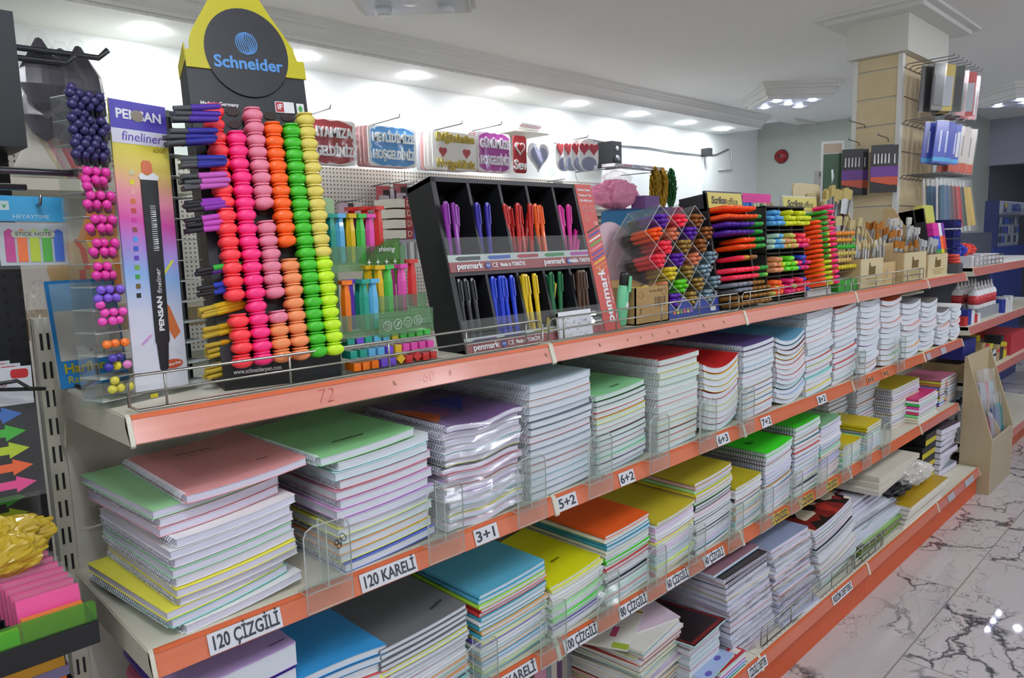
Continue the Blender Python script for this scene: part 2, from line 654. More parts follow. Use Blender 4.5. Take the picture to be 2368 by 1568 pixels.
RAILS = {1: rail_mat('salmon_rail', '#cd7a66', '#dd9583'), 2: rail_mat('orange_rail', '#c9633f', '#d97850'),
         3: rail_mat('orange_rail_low', '#cb6138', '#d77347'), 4: rail_mat('orange_rail_base', '#c4644a', '#cf7458')}
FARRAIL = rail_mat('pink_rail', '#bd6a63', '#c77a70')
ORANGE = mat('#cf5420', 0.45)
RS = 0.014     # how far the foot of a price rail stands out
RH = 0.044
BACK = 1.70
lev = {1: (Z1, GY, 'top shelf'), 2: (Z2, GY, 'second shelf'), 3: (Z3, GY, 'third shelf'), 4: (Z4, GY - 0.13, 'bottom deck')}
nth = ['first', 'second', 'third', 'fourth', 'fifth']
for L in (1, 2, 3, 4):
    z, fy, nm = lev[L]
    for k in range(5):
        xa, xb = GXS[k], GXS[k + 1]
        if L == 4:
            xa, xb = xa - 0.096, xb - (0.096 if k < 4 else 0)
        r = thing('shelf', 'cream steel shelf with %s price rail, %s, %s bay from the left' % ('pinkish' if k == 4 else 'orange', nm, nth[k]), 'shelf', (0, 0, 0), 'gondola shelves')
        d = MB().box(xa + 0.002, xb - 0.002, fy + 0.001, BACK, z - 0.024, z)
        if L == 4:
            for i in range(28):
                d.box(xa + 0.02 + i * 0.034, xa + 0.024 + i * 0.034, fy + 0.012, fy + 0.015, z - 0.001, z + 0.0006, 1)
        d.build('deck', [CREAM, BLACK], r)
        # slanted price rail
        rl = MB()
        rl.prism([(fy, z - 0.002), (fy - RS, z - RH), (fy - RS + 0.004, z - RH - 0.003), (fy + 0.006, z - 0.004)], xa + 0.008, xb - 0.008, 'x')
        rl.build('price_rail', FARRAIL if k == 4 else RAILS[L], r)
        MB().prism([(fy - 0.0005, z + 0.001), (fy - 0.003, z - 0.006), (fy + 0.002, z - 0.008), (fy + 0.004, z + 0.001)], xa + 0.008, xb - 0.008, 'x').build('rail_lip', mat('#cf5f2c', 0.4), r)
        for x in (xa, xb - 0.007):
            MB().prism([(fy + 0.004, z + 0.002), (fy - 0.003, z - 0.001), (fy - RS - 0.004, z - RH - 0.002), (fy - RS - 0.001, z - RH - 0.006), (fy + 0.004, z - 0.02)], x, x + 0.007, 'x').build('rail_end', CREAM, r)
        if L < 4:
            for x in (xa, xb - 0.004):
                br = MB().prism([(fy - RS, z - RH - 0.003), (fy, z - 0.003), (BACK, z - 0.003), (BACK, z - 0.13), (BACK - 0.03, z - 0.13), (BACK - 0.05, z - 0.075), (BACK - 0.085, z - 0.06)], x, x + 0.003, 'x')
                br.build('bracket', CREAM, r)
        else:
            MB().box(xa + 0.001, xb - 0.001, fy + 0.006, fy + 0.02, 0, z - RH).build('kick_plate', ORANGE, r)
for k in range(6):
    x = GXS[k]
    top = 1.355 if k else 1.50
    b = MB().box(x - 0.022, x + 0.008, BACK + 0.002, BACK + 0.05, 0, top)
    z = 0.15
    while z < top - 0.05:
        for dx in (-0.0155, -0.0035):
            b.box(x + dx, x + dx + 0.0045, BACK + 0.0005, BACK + 0.004, z, z + 0.034, 1)
        z += 0.0585
    tag(b.build('shelf_upright', [CREAM, BLACK]), 'cream slotted steel upright, %s from the left behind the shelves' % (nth + ['sixth'])[k], 'upright', 'slotted uprights')
for k in range(5):
    for j, (z0, z1) in enumerate(((0.17, 0.56), (0.565, 1.045), (1.05, 1.40))):
        b = MB().box(GXS[k] + 0.010, GXS[k + 1] - 0.024, BACK + 0.002, BACK + 0.008, z0, z1).build('back_panel', mat('#d8d4c6', 0.5))
        tag(b, 'cream steel back panel, %s row, behind the %s bay' % (('bottom', 'middle', 'top')[j], nth[k]), 'panel', 'gondola back panels')


# ------------------------------------------------------------------ wire guards along the front
def guard(xa, xb, z, y, label, h=0.062):
    r = thing('wire_guard', label, 'guard', (0, 0, 0), 'wire guards on the shelf fronts')
    c = 0.012
    MB().tube([(xa + c, y, z + 0.004), (xa, y, z + c), (xa, y, z + h - c), (xa + c, y, z + h), (xb - c, y, z + h), (xb, y, z + h - c), (xb, y, z + c), (xb - c, y, z + 0.004)], 0.0028, 6, closed=True).build('rim', WIRE, r)
    MB().tube([(xa, y, z + h * 0.52), (xb, y, z + h * 0.52)], 0.0022, 6).build('rail', WIRE, r)
    w = xb - xa
    for f in (0.06, 0.29, 0.52, 0.74, 0.94):
        MB().tube([(xa + f * w, y + 0.001, z + 0.001), (xa + f * w, y + 0.001, z + h)], 0.0022, 6).build('upright_wire', WIRE, r)


for k, side in enumerate(('in front of the tall black highlighter stand', 'in front of the red and black penmaker tray', 'in front of the highlighter racks', 'in front of the wooden brush boxes')):
    side = side.replace('penmaker tray', 'pen tray')
    guard(GXS[k] + 0.012, GXS[k + 1] - 0.012, Z1, GY + 0.014, 'low chrome wire guard ' + side)
guard(2.30, 3.13, Z4, GY - 0.112, 'low wire guard on the bottom deck before the drawing pads', 0.075)
guard(3.14, 3.50, Z4, GY - 0.112, 'short wire guard on the bottom deck before the green pads', 0.075)


# ------------------------------------------------------------------ price labels
INK = mat('#3c4048', 0.7)
WCARD = mat('#d5d7dc', 0.55)
YCARD = mat('#c7a63a', 0.55)
OCARD = mat('#cf7a45', 0.55)
GCARD = mat('#a9a6ac', 0.55)


def price(txt, px0, px1, pyc, L, card=WCARD, where='', sizef=1.0, pad=0.90):
    z, fy, nm = lev[L]
    ym = fy - RS * 0.55 - 0.001
    a, b = onY(px0, pyc, ym), onY(px1, pyc, ym)
    xa, xb = a.x, b.x
    up = Vector((0, RS, RH)).normalized()
    M = frame(((xa + xb) / 2, fy - RS * 0.55 - 0.0022, z - RH * 0.55), (1, 0, 0), up)
    h = RH * 0.84
    r = thing('price_label', ('%s shelf label reading %s on the %s rail' % ('yellow' if card is YCARD else 'orange' if card is OCARD else 'grey' if card is GCARD else 'white', txt if txt else 'nothing', nm)) + where, 'label', M, 'shelf edge labels')
    w = (xb - xa)
    MB().box(-w / 2, w / 2, -h / 2, h / 2, -0.0008, 0.0004).build('card', card, r)
    if txt:
        t = text('lettering', txt, Matrix.Translation((0, -0.001, 0.0008)), h * 0.92 * sizef, INK, r, bold=0.0007)
        fit(t, w * pad, 1.25)


price('120 ÇİZGİLİ', 478, 652, 1455, 2)
price('120 KARELİ', 832, 963, 1327, 2)
price('3+1', 1097, 1151, 1242, 2)
price('5+2', 1287, 1333, 1166, 2)
price('6+2', 1432, 1466, 1111, 2)
price('6+3', 1657, 1685, 1022, 2)
price('7+2', 1760, 1782, 980, 2)
price('8+2', 1890, 1910, 922, 2)
price('8+3', 2005, 2020, 878, 2, OCARD)
price('9+2', 2040, 2055, 862, 2, OCARD)
price('', 2143, 2152, 823, 2, GCARD, ', left one of a pair')
price('', 2176, 2187, 806, 2, GCARD, ', right one of a pair')
price('100 KARELİ', 1128, 1240, 1548, 3)
price('100 ÇİZGİLİ', 1303, 1381, 1478, 3)
price('80 ÇİZGİLİ', 1431, 1496, 1408, 3)
price('60 ÇİZGİLİ', 1540, 1591, 1342, 3)
price('40 ÇİZGİLİ', 1627, 1673, 1292, 3)
price('2 ÇİZGİSİZ', 1783, 1822, 1190, 3, YCARD)
price('1 ÇİZGİSİZ', 1848, 1880, 1152, 3, YCARD)
price('ÇİZGİSİZ', 1910, 1936, 1118, 3, YCARD)
price('ÇİZGİLİ DEFTER', 1731, 1772, 1545, 4)
price('RESİM DEFTERİ', 1925, 1968, 1378, 4)
price('', 2192, 2206, 1155, 4, GCARD, ', beside the yellow notebooks')
price('', 2232, 2250, 1115, 4, GCARD, ', at the far end')

# red pencil sums left on the top rail
REDINK = mat('#b8473f', 0.6)
up = Vector((0, RS, RH)).normalized()
for s, px, py, sz in (('72', 752, 911, 0.040), ('-60', 985, 880, 0.034), ('8', 1040, 868, 0.018), ('1 10', 1170, 843, 0.030)):
    P = onY(px, py, GY - 0.008)
    text('pencil_mark', s, frame((P.x, GY - RS * 0.55 - 0.0008, Z1 - RH * 0.56), (1, 0, 0), up), sz, REDINK, bpy.data.objects['shelf'], ext=0.0, bold=-0.0012, shear=0.2)
shelf0 = [bpy.data.objects['shelf'], bpy.data.objects['shelf.001'], bpy.data.objects['shelf.002']]
for px in (905, 1260, 1385, 1450, 1480, 1508, 1545, 1565, 1625, 1672):
    x = onY(px, 800, GY - 0.008).x
    w, dz = rnd.uniform(0.003, 0.007), rnd.uniform(-0.008, 0.004)
    yz = lambda t, o=0: (GY - RS * t - 0.0012, Z1 - RH * t)
    MB().quad((x, *yz(0.42)), (x + w, *yz(0.46)), (x + w + 0.004, *yz(0.66)), (x + 0.002, *yz(0.62))).build('tape_scrap', mat('#9a7a66', 0.6), shelf0[int(x - GX)])
# ================================================================== notebooks
WHITEC = mat('#e4e8ee', 0.5)
RINGW = mat('#dfe3ea', 0.35)
RINGB = mat('#1b1c20', 0.35)
COILC = clear('clear_coil', '#ffffff', 0.12, 0.15, 0.55, '#dfe3ee')


def bendf(kind, b):
    if kind == 'dip':
        return lambda u: b * (2 * u - 1) ** 2 * (1.0 if u > 0.5 else 0.75)
    if kind == 'wave':
        return lambda u: b * (0.55 * sin((u * 1.25 + 0.15) * 2 * pi) + u)
    return lambda u: b * max(0, u) ** 2.1


def sheet(mb, x0, x1, y0, y1, z0, z1, fn, w, n=8, m=0):
    """a slab that follows the sag of the stack"""
    us = [x0 + (x1 - x0) * i / n for i in range(n + 1)]
    vs = []
    for x in us:
        dz = fn(min(1, max(0, x / w)))
        vs += [(x, y0, z0 + dz), (x, y1, z0 + dz), (x, y1, z1 + dz), (x, y0, z1 + dz)]
    fs = [(0, 1, 2, 3), (4 * n, 4 * n + 3, 4 * n + 2, 4 * n + 1)]
    for i in range(n):
        a, b = 4 * i, 4 * (i + 1)
        for k in range(4):
            k2 = (k + 1) % 4
            fs.append((a + k, b + k, b + k2, a + k2)[::-1])
    mb.add(vs, fs, m)


_BK = {}


def book_meshes(w, d, t, fn, key, coil, rings, side):
    k = (key, round(w, 4), round(d, 4), round(t, 4), coil, side)
    if k in _BK:
        return _BK[k]
    g = 0.006 if coil else 0.0
    xa, xb = (g, w) if side == 'L' else (0, w - g)
    ct = 0.0011
    pg = MB()
    sheet(pg, xa + 0.002, xb - 0.001, 0.0015, d - 0.0015, ct, t - ct, fn, w)
    cv = MB()
    sheet(cv, xa, xb, 0, d, t - ct, t, fn, w)
    lo = MB()
    sheet(lo, xa, xb, 0, d, 0, ct, fn, w)
    if not coil:          # folded round the spine
        sp = MB()
        z0 = fn(0)
        pts = [(0.001, z0 + 0.0002)] + [(0.001 - 0.4 * t * sin(a), z0 + t / 2 - t / 2 * cos(a)) for a in [pi * i / 6 for i in range(1, 6)]] + [(0.001, z0 + t - 0.0002)]
        cv.prism(pts, 0, d, 'y')
    out = [('page_block', pg.mesh('page_block', PAPER)), ('front_cover', cv.mesh('front_cover', WHITEC)), ('back_cover', lo.mesh('back_cover', WHITEC))]
    if coil:
        c = MB()
        xc = g + 0.001 if side == 'L' else w - g - 0.001
        z0 = fn(xc / w) + t / 2
        r = t * 0.555
        for i in range(rings):
            y = 0.012 + (d - 0.024) * i / (rings - 1)
            pts = [(xc + cos(a) * r * 0.95, y + 0.0008 * sin(a), z0 + sin(a) * r) for a in [2 * pi * j / 9 for j in range(9)]]
            c.tube(pts, 0.0012, 4, closed=True)
        out.append(('spiral_coil', c.mesh('spiral_coil', RINGW)))
    _BK[k] = out
    return out


TINTS = ['#d8a0b0', '#8fc79a', '#d9d05a', '#9fbfe0', '#b79ad0', '#e39a6a', '#7fc7c0', '#c0584f', '#e6e9ee', '#e6e9ee', '#cfd4da', '#35404a']


def scribble(parent, M, w, h, n, m, name='printed_title'):
    b = MB()
    x = 0
    for i in range(n):
        k = w / n
        hh = h * rnd.choice((0.7, 1, 0.7, 0.85))
        b.box(x, x + k * 0.62, 0, hh, 0, 0.0003)
        if i % 3 == 0:
            b.box(x, x + k * 0.9, hh * 0.4, hh * 0.6, 0, 0.0003)
        x += k
    return b.build(name, m, parent, M)


def stack(z, px, py, px2, py2, tx, ty, n, kind, desc, group, top=None, covers=(), bend=0.01, shape='up', d=0.33, rz=0.0,
          coil='white', rings=30, jit=0.004, paper=None, side='L', film=False, yf=1.262, tilt=0.0, wmax=None, far=False, what='spiral notebook', offs=None):
    a, b = onY(px, py, yf), onY(px2, py2, yf)
    w = b.x - a.x - 0.004
    if wmax:
        w = min(w, wmax)
    ht = onY(tx, ty, yf).z - z
    lift = 0.0
    t = ht / n
    made = []
    pk = paper or PAPER
    for i in range(n):                       # i = 0 is the lowest
        f = (i + 1) / n
        lv = 0 if f < 0.34 else 1 if f < 0.67 else 2
        bb = bend * 0.8
        sd = side
        if side == 'A':
            sd = 'R' if i % 2 == 0 and 0 < i < n - 1 else 'L'
        parts = book_meshes(w, d, t * 0.90, bendf(shape, bb), (shape, round(bb, 4)), coil, rings, sd)
        k = n - 1 - i                        # from the top
        ccol = covers[k] if k < len(covers) else rnd.choice(TINTS)
        cm = mat(ccol, 0.42, gain=1.4)
        bm = mat(rnd.choice(TINTS), 0.45) if k >= len(covers) else cm
        ox, oy, oz = rnd.uniform(-jit, jit), rnd.uniform(-jit * 0.6, jit * 1.4), rnd.uniform(-0.012, 0.012)
        if offs and k in offs:
            dx, dy, da = offs[k]
            ox, oy, oz = dx, dy, da
        M = T(a.x + 0.002 + ox, yf + oy, z + 0.0004 + i * t, rz + oz)
        paint = {'page_block': pk, 'front_cover': cm, 'back_cover': bm, 'spiral_coil': RINGB if coil == 'black' else RINGW}
        pl = [(nm, me, paint[nm]) for nm, me in parts]
        if far:
            pl = [q for q in pl if q[0] != 'spiral_coil'] + [q for q in pl if q[0] == 'spiral_coil']
        if k == 0 and top:
            lab = '%s %s lying on the %s' % (top, what, desc)
        else:
            lab = '%s %s down in the %s' % ('topmost' if k == 0 else ordn(k), what, desc)
        r = inst(kind, pl, M, lab, 'notebook', group)
        if film:
            fm = MB()
            fn = bendf(shape, bb)
            nz = [[rnd.uniform(-1, 1) for _ in range(12)] for _ in range(6)]

            def skin(u, v):
                ang = v * 2 * pi
                x = -0.004 + (w + 0.008) * u
                yy = -0.006 if v < 0.5 else d + 0.004
                jy = 0.004 * nz[int(u * 5)][int(v * 11)]
                zz = t * 0.5 + t * 0.52 * (1 if 0.25 < v < 0.75 else -1) + 0.0015 * nz[int(v * 5)][int(u * 11)]
                return (x, yy + jy, zz + fn(min(1, max(0, u))))
            fm.grid(skin, 10, 8)
            fm.build('plastic_wrap', FILM, r)
        made.append(r)
    return made, a.x, w, ht


S2 = 'spiral notebooks stacked on the second shelf'
G_ = lambda s: 'notebooks in the ' + s
d1 = 'pink-topped stack above the 120 ÇİZGİLİ label'
m, xa, w, h = stack(Z2, 412, 1467, 707, 1373, 440, 1148, 14, 'spiral_notebook', d1, G_(d1), 'pink', ['#cf8d8d', '#8fc48f', '#d7b3bc', '#d99aa4', '#cde0d2', '#cfe0cf', '#dcbcc6', '#8cc09a', '#cfc8e0', '#d6c93f', '#d9dde4', '#d8c945', '#7cc4b8', '#e2e4e8'],
                    0.020, 'up', 0.33, 0.065, rings=40, jit=0.005, paper=PAPER2, side='A', offs={0: (0.030, 0.014, -0.06), 1: (-0.016, 0.03, 0.02), 2: (-0.012, 0.03, 0.02), 3: (-0.008, 0.03, 0.02), 11: (-0.018, 0.0, 0.05), 12: (-0.016, 0.0, 0.06)})
scribble(m[-1], T(0.075, 0.235, h / 14 * 0.93 + 0.009, 0.0), 0.075, 0.006, 14, BLACK)
scribble(m[-1], T(0.165, 0.06, h / 14 * 0.93 + 0.0145, 0.12), 0.028, 0.004, 8, BLACK, 'printed_maker_name')
d2 = 'green-topped stack above the 120 KARELİ label'
m, xa, w, h = stack(Z2, 787, 1322, 1009, 1249, 770, 1052, 13, 'spiral_notebook', d2, G_(d2), 'light green', ['#7fbd80', '#c9d9e4', '#9fc8df', '#c78a94', '#b77f8f', '#c8a3cf', '#d0a0cc', '#b9a1cf', '#d8d05a', '#9fd0c5', '#d8925c', '#d9d14c', '#4c5fb0'],
                    0.016, 'up', 0.34, 0.03, rings=40, jit=0.006, side='A', offs={0: (-0.035, 0.004, 0.015)})
scribble(m[-1], T(0.075, 0.06, h / 13 * 0.93 + 0.0055, 0.08), 0.085, 0.008, 13, BLACK)
d3 = 'stack of film-wrapped books above the 3+1 label'
m, xa, w, h = stack(Z2, 1032, 1241, 1211, 1177, 1000, 1000, 15, 'wrapped_notebook', d3, G_(d3), 'patterned purple', ['#5b3a72', '#cfc9d8', '#c9c3cf', '#d5cbd6'], 0.012, 'wave', 0.33, 0.0, rings=36, jit=0.007, film=True, what='film-wrapped notebook', paper=PAPER2)
tb = h / 15 * 0.93
art = MB()
fnw = bendf('wave', 0.012)
for k, (c0, c1, cc) in enumerate(((0.05, 0.45, 0), (0.30, 0.62, 1), (0.55, 0.9, 2))):
    for i in range(6):
        x0, x1 = w * (c0 + (c1 - c0) * i / 6), w * (c0 + (c1 - c0) * (i + 1) / 6)
        z0, z1 = fnw(x0 / w) + tb + 0.0006, fnw(x1 / w) + tb + 0.0006
        y0, y1 = 0.04 + 0.03 * k, 0.22 + 0.03 * k
        art.quad((x0, y0 + 0.1 * i / 6, z0), (x1, y0 + 0.1 * (i + 1) / 6, z1), (x1, y1 - 0.02 * i, z1), (x0, y1 - 0.02 * i, z0), cc)
art.build('cover_print', [mat('#c05a2c'), mat('#7a3c86'), mat('#3a3f92')], m[-1])
d4 = 'pale blue topped stack by the five-plus-two label'
m, xa, w, h = stack(Z2, 1225, 1160, 1370, 1115, 1225, 893, 16, 'spiral_notebook', d4, G_(d4), 'pale blue', ['#a9bccb', '#cfd6dc', '#c8a59a', '#aebbc6', '#7b8792', '#6b7680', '#7d8a94', '#c98f8f', '#88939c', '#99a5ae', '#9aa6b0', '#b98f8a', '#a5b8c4', '#a6c2d2', '#98a4ae', '#9aa7b1'], 0.014, 'up', 0.40, 0.0, rings=40, jit=0.003)
d5 = 'mint-topped stack above the six-plus-two label'
m, xa, w, h = stack(Z2, 1378, 1105, 1495, 1060, 1378, 917, 14, 'spiral_notebook', d5, G_(d5), 'mint green', ['#7fc088', '#26302f', '#d8dde2', '#b64a4a', '#d9d14c', '#e1e6ea', '#c9a0a0'], 0.018, 'up', 0.36, rings=36, paper=PAPER3)
scribble(m[-1], T(0.12, 0.03, h / 14 * 0.93 + 0.006, 0.1), 0.08, 0.012, 8, mat('#3f7a4a'))
d6 = 'tall red-topped stack on the second shelf'
m, xa, w, h = stack(Z2, 1520, 1050, 1615, 1015, 1518, 834, 14, 'spiral_notebook', d6, G_(d6), 'dark red', ['#9a1f24', '#d6dbe0', '#cfc98a', '#9fc6a8', '#cfd6da', '#d8cdd2', '#d68f8f', '#e2e5e8'], 0.008, 'up', 0.40, rings=40, paper=PAPER3)
scribble(m[-1], T(0.15, 0.03, h / 14 * 0.93 + 0.0045, 0.1), 0.04, 0.005, 8, mat('#5d1216'))
d7 = 'sagging red stack above the six-plus-three label'
m, xa, w, h = stack(Z2, 1625, 1005, 1707, 975, 1616, 862, 10, 'spiral_notebook', d7, G_(d7), 'bright red', ['#b3211f', '#d8c638', '#d8dcd0', '#d6b93a', '#9a2a2a', '#dfe2e0', '#e0d878', '#e2e5e2'], 0.044, 'dip', 0.34, rings=30)
scribble(m[-1], T(0.13, 0.04, h / 10 * 0.93 + 0.0075, 0.2), 0.04, 0.006, 8, mat('#7d1717'))
d8 = 'violet-topped stack by the seven-plus-two label'
stack(Z2, 1715, 975, 1787, 945, 1700, 806, 14, 'spiral_notebook', d8, G_(d8), 'dark violet', ['#4a3a70', '#7a6a78', '#c4c8d4', '#c8ccd6'], 0.016, 'up', 0.40, rings=40, jit=0.003)
d9 = 'wavy sky blue topped stack on the second shelf'
stack(Z2, 1792, 945, 1860, 915, 1795, 795, 13, 'spiral_notebook', d9, G_(d9), 'sky blue', ['#5f97b3', '#39434c', '#7a3b2e', '#d8c24a', '#a34a2a', '#dfa09a'], 0.044, 'dip', 0.40, rings=36)
far = [(1862, 918, 1923, 890, 1862, 727, 14, 'white stack beside the wavy sky blue one', 'white', ['#cdd3d8']), (1927, 890, 1980, 865, 1927, 716, 14, 'orange-topped stack above the eight-plus-two label', 'orange', ['#b8481f']),
       (1985, 868, 2031, 848, 1985, 702, 13, 'first film-wrapped white stack past the orange one', 'white film-wrapped', ['#c9d0d6']), (2034, 850, 2080, 832, 2042, 699, 12, 'orange-topped film-wrapped stack on the second shelf', 'orange film-wrapped', ['#c2521f']),
       (2083, 830, 2125, 812, 2085, 707, 10, 'second film-wrapped white stack past the orange one', 'white film-wrapped', ['#8b8f94']), (2127, 812, 2162, 797, 2132, 703, 10, 'third-last stack before the far shelf end', 'grey film-wrapped', ['#6e6a6a']),
       (2165, 800, 2194, 787, 2170, 725, 9, 'second-last stack before the far shelf end', 'grey film-wrapped', ['#6b6766']), (2197, 787, 2219, 775, 2195, 716, 9, 'last stack at the far end', 'white film-wrapped', ['#cfd3d8'])]
for a0, a1, b0, b1, t0, t1, n, ds, tp, cv in far:
    stack(Z2, a0, a1, b0, b1, t0, t1, n, 'spiral_notebook', ds, G_(ds), tp, cv + ['#c9d2da', '#c9d2da', '#bcc6ce', '#e09a92', '#c9d2da', '#b5bfc8', '#c9d2da'], 0.024, 'dip' if 'film' in tp else 'up', 0.38, rings=26, jit=0.006, far=True)

# ------------------------------------------------------------------ third shelf: stapled exercise books
W3 = 'exercise book'
K = dict(kind='exercise_book', coil=None, what=W3)


def low(px, py, px2, py2, tx, ty, n, desc, top, covers, bend=0.014, shape='up', d=0.30, **kw):
    q = dict(K)
    q.update(kw)
    return stack(Z3, px, py, px2, py2, tx, ty, n, q.pop('kind'), desc, G_(desc), top, covers, bend, shape, d, **q)


e1 = 'lilac stack under the 120 ÇİZGİLİ label'
m, xa, w, h = low(445, 1568, 688, 1568, 560, 1538, 6, e1, 'lilac', ['#a78fbd', '#40308f', '#c85a78', '#a78fbd', '#d8c8e0', '#b98ab0'], 0.006, d=0.36)
scribble(m[-1], T(w - 0.045, 0.02, h / 6 * 0.93 + 0.005, 0.1), 0.035, 0.006, 9, mat('#5a4a70'))
e2 = 'bright blue stack beside the lilac one'
m, xa, w, h = low(690, 1568, 905, 1568, 700, 1568, 12, e2, 'bright blue', ['#2f86bd', '#2f6f9d', '#d8dce2', '#c04a4a', '#e2e6ea', '#5a3fa0'], -0.020, 'up', d=0.36, jit=0.003)
e3 = 'dark grey stack below the 120 KARELİ label'
m, xa, w, h = low(882, 1568, 1085, 1500, 905, 1494, 16, e3, 'dark grey', ['#5f6062', '#6a6b6d', '#595a5c', '#66676a', '#d0d24a', '#8a8d92', '#d8dce2', '#9da1a6'], 0.016, 'up', d=0.40, jit=0.003)
tt = text('printed_maker_name', 'easyline', T(w * 0.80, 0.055, h / 16 * 0.93 + 0.0116, 0.25) @ Matrix.Rotation(-0.1, 4, 'Y'), 0.014, mat('#26272a'), m[-1])
e4 = 'sky blue topped stack below the three-plus-one label'
m, xa, w, h = low(1115, 1568, 1268, 1480, 1115, 1378, 19, e4, 'sky blue', ['#4f9cb5', '#4f9cb5', '#9ec63a', '#b52f2c', '#b52f2c', '#3c93a5', '#d9dee2', '#35899b', '#e39a5a', '#3d97a8', '#d2d24e', '#5a4aa5', '#dfe4e8', '#9ac4d8', '#e0a070', '#4b93bd', '#dfe4e8', '#97b83a', '#54a3b4'], 0.016, d=0.33)
e5 = 'acid yellow topped stack on the third shelf'
m, xa, w, h = low(1278, 1475, 1397, 1415, 1272, 1362, 14, e5, 'acid yellow', ['#c4c512', '#d8dc6a', '#e1e6ea', '#dfe4ea', '#d8d6b0', '#e2e6ea', '#79d86a', '#e2e6ea', '#e0e4e8', '#58d848', '#e2e6ea', '#5a4d90', '#d6cfe6', '#c8ccd4'], 0.022, d=0.31)
scribble(m[-1], T(w * 0.5, 0.09, h / 14 * 0.93 + 0.007, 0.1), 0.06, 0.012, 7, mat('#77780e'))
e6 = 'orange-topped stack on the third shelf'
low(1402, 1410, 1503, 1350, 1393, 1245, 19, e6, 'orange', ['#e2531b', '#d8d2b8', '#3a8ba0', '#3a8ba0', '#c9c7ae', '#bdbcb0', '#4fbf2e', '#44b528', '#e0e6ea', '#b03a3a', '#e1e6ea', '#e1e6ea', '#222a2a', '#27302f', '#dfe4e6', '#9fcdb4'], 0.015, d=0.33)
e7 = 'mustard stack beside the orange one'
low(1517, 1345, 1605, 1295, 1512, 1213, 16, e7, 'mustard yellow', ['#b3a52c', '#d0d6dc', '#d9a9cf', '#dcc3dd', '#cfe0da', '#dba3d0', '#d8d670', '#d5c6e0', '#d9a6d6', '#dfe3e8', '#a4cfdc', '#b7aed8', '#a9d4c0'], 0.022, d=0.33)
e8 = 'mustard stack with black spines'
low(1608, 1290, 1692, 1245, 1602, 1122, 19, e8, 'mustard', ['#a99b2a', '#b99aa0', '#8fbf80', '#c5b42e', '#c3a6a8', '#8fc27e', '#23221f', '#21211f', '#d4a0a8', '#d2d6dc', '#1e2228', '#d8dce0', '#d8dce0', '#1c2026', '#cfe0da', '#dfe4e8', '#b58fcf', '#8cc9dc'], 0.022, d=0.34)
e9 = 'plain mustard stack before the green jotters'
low(1700, 1230, 1760, 1195, 1702, 1128, 14, e9, 'plain mustard', ['#a89a1f', '#d8dce0', '#dfe4e6', '#dce2e0'], 0.016, d=0.36)
eA = 'first vivid green stack on the third shelf'
m, xa, w, h = low(1767, 1195, 1830, 1160, 1772, 1050, 14, eA, 'vivid green', ['#35c422', '#d8dde0', '#7d1f3a', '#cfd6da', '#d0cfe6', '#b9a9d8'], 0.026, d=0.36, kind='spiral_jotter', coil='black', rings=34, what='black-coiled jotter')
scribble(m[-1], T(w * 0.3, 0.10, h / 14 * 0.93 + 0.004, 0.05), 0.11, 0.03, 8, mat('#2a8a22'))
eB = 'second vivid green stack on the third shelf'
low(1834, 1150, 1893, 1110, 1834, 992, 16, eB, 'green', ['#2fb51f', '#dfe4e8'], 0.012, d=0.36, kind='spiral_jotter', coil='black', rings=30, what='black-coiled jotter')
eC = 'sage green stack past the vivid green jotters'
low(1896, 1110, 1942, 1085, 1893, 990, 16, eC, 'sage green', ['#6f9f75', '#b9a6d0', '#d6cfe6', '#d9d4e8', '#dcd8ea'], 0.018, d=0.34, paper=PAPER2)
eD = 'low small yellow stack on the third shelf'
low(1950, 1080, 1992, 1055, 1948, 1038, 7, eD, 'small yellow', ['#b8a50c', '#dfe4e0', '#d8d87a', '#dfe4e4', '#5fcf80'], 0.010, d=0.20)
eE = 'taller yellow stack on the third shelf'
low(2004, 1050, 2038, 1030, 1997, 993, 9, eE, 'yellow', ['#b9a60d', '#b9a60d', '#7f8684', '#8fce9a', '#d8c0c4', '#d8c4c8'], 0.008, d=0.30)
eF = 'dark coiled stack behind the yellow ones'
stack(Z3, 1915, 968, 1962, 946, 1915, 925, 11, 'coiled_pad', eF, G_(eF), 'dark', ['#3f2c3f', '#6c2222', '#cfd0d0'], 0.004, 'up', 0.20, coil='white', rings=20, yf=1.47, what='coiled pad')
stack(Z3, 1980, 985, 2032, 970, 1972, 905, 15, 'coiled_pad', 'grey coiled stack beside the lilac one', G_('grey coiled stack beside the lilac one'), 'grey', ['#55505f', '#c9ccd0', '#b9a090'], 0.004, 'up', 0.22, coil='white', rings=20, yf=1.42, what='coiled pad')
stack(Z3, 2033, 985, 2062, 972, 2032, 903, 15, 'coiled_pad', 'lilac coiled stack on the third shelf', G_('lilac coiled stack on the third shelf'), 'lilac', ['#7d5fa8', '#c8bcdc'], 0.004, 'up', 0.22, coil='white', rings=20, yf=1.42, what='coiled pad', paper=PAPER2)
stack(Z3, 2060, 992, 2122, 975, 2060, 903, 14, 'coiled_pad', 'yellow-topped black-coiled stack', G_('yellow-topped black-coiled stack'), 'yellow', ['#b3a013', '#c9a49a', '#d8dadc'], 0.004, 'up', 0.22, coil='black', rings=20, yf=1.33, what='coiled pad')
stack(Z3, 2124, 980, 2168, 955, 2124, 925, 9, 'small_notebook', 'pink and green stack at the far end', G_('pink and green stack at the far end'), 'magenta', ['#b02c62', '#e0e2e4', '#2f9f3f', '#c03a90', '#c8c4dc', '#b8325f', '#6fc47a', '#cfc6b0', '#c9c3b0'], 0.004, 'up', 0.20, coil=None, what='small notebook')
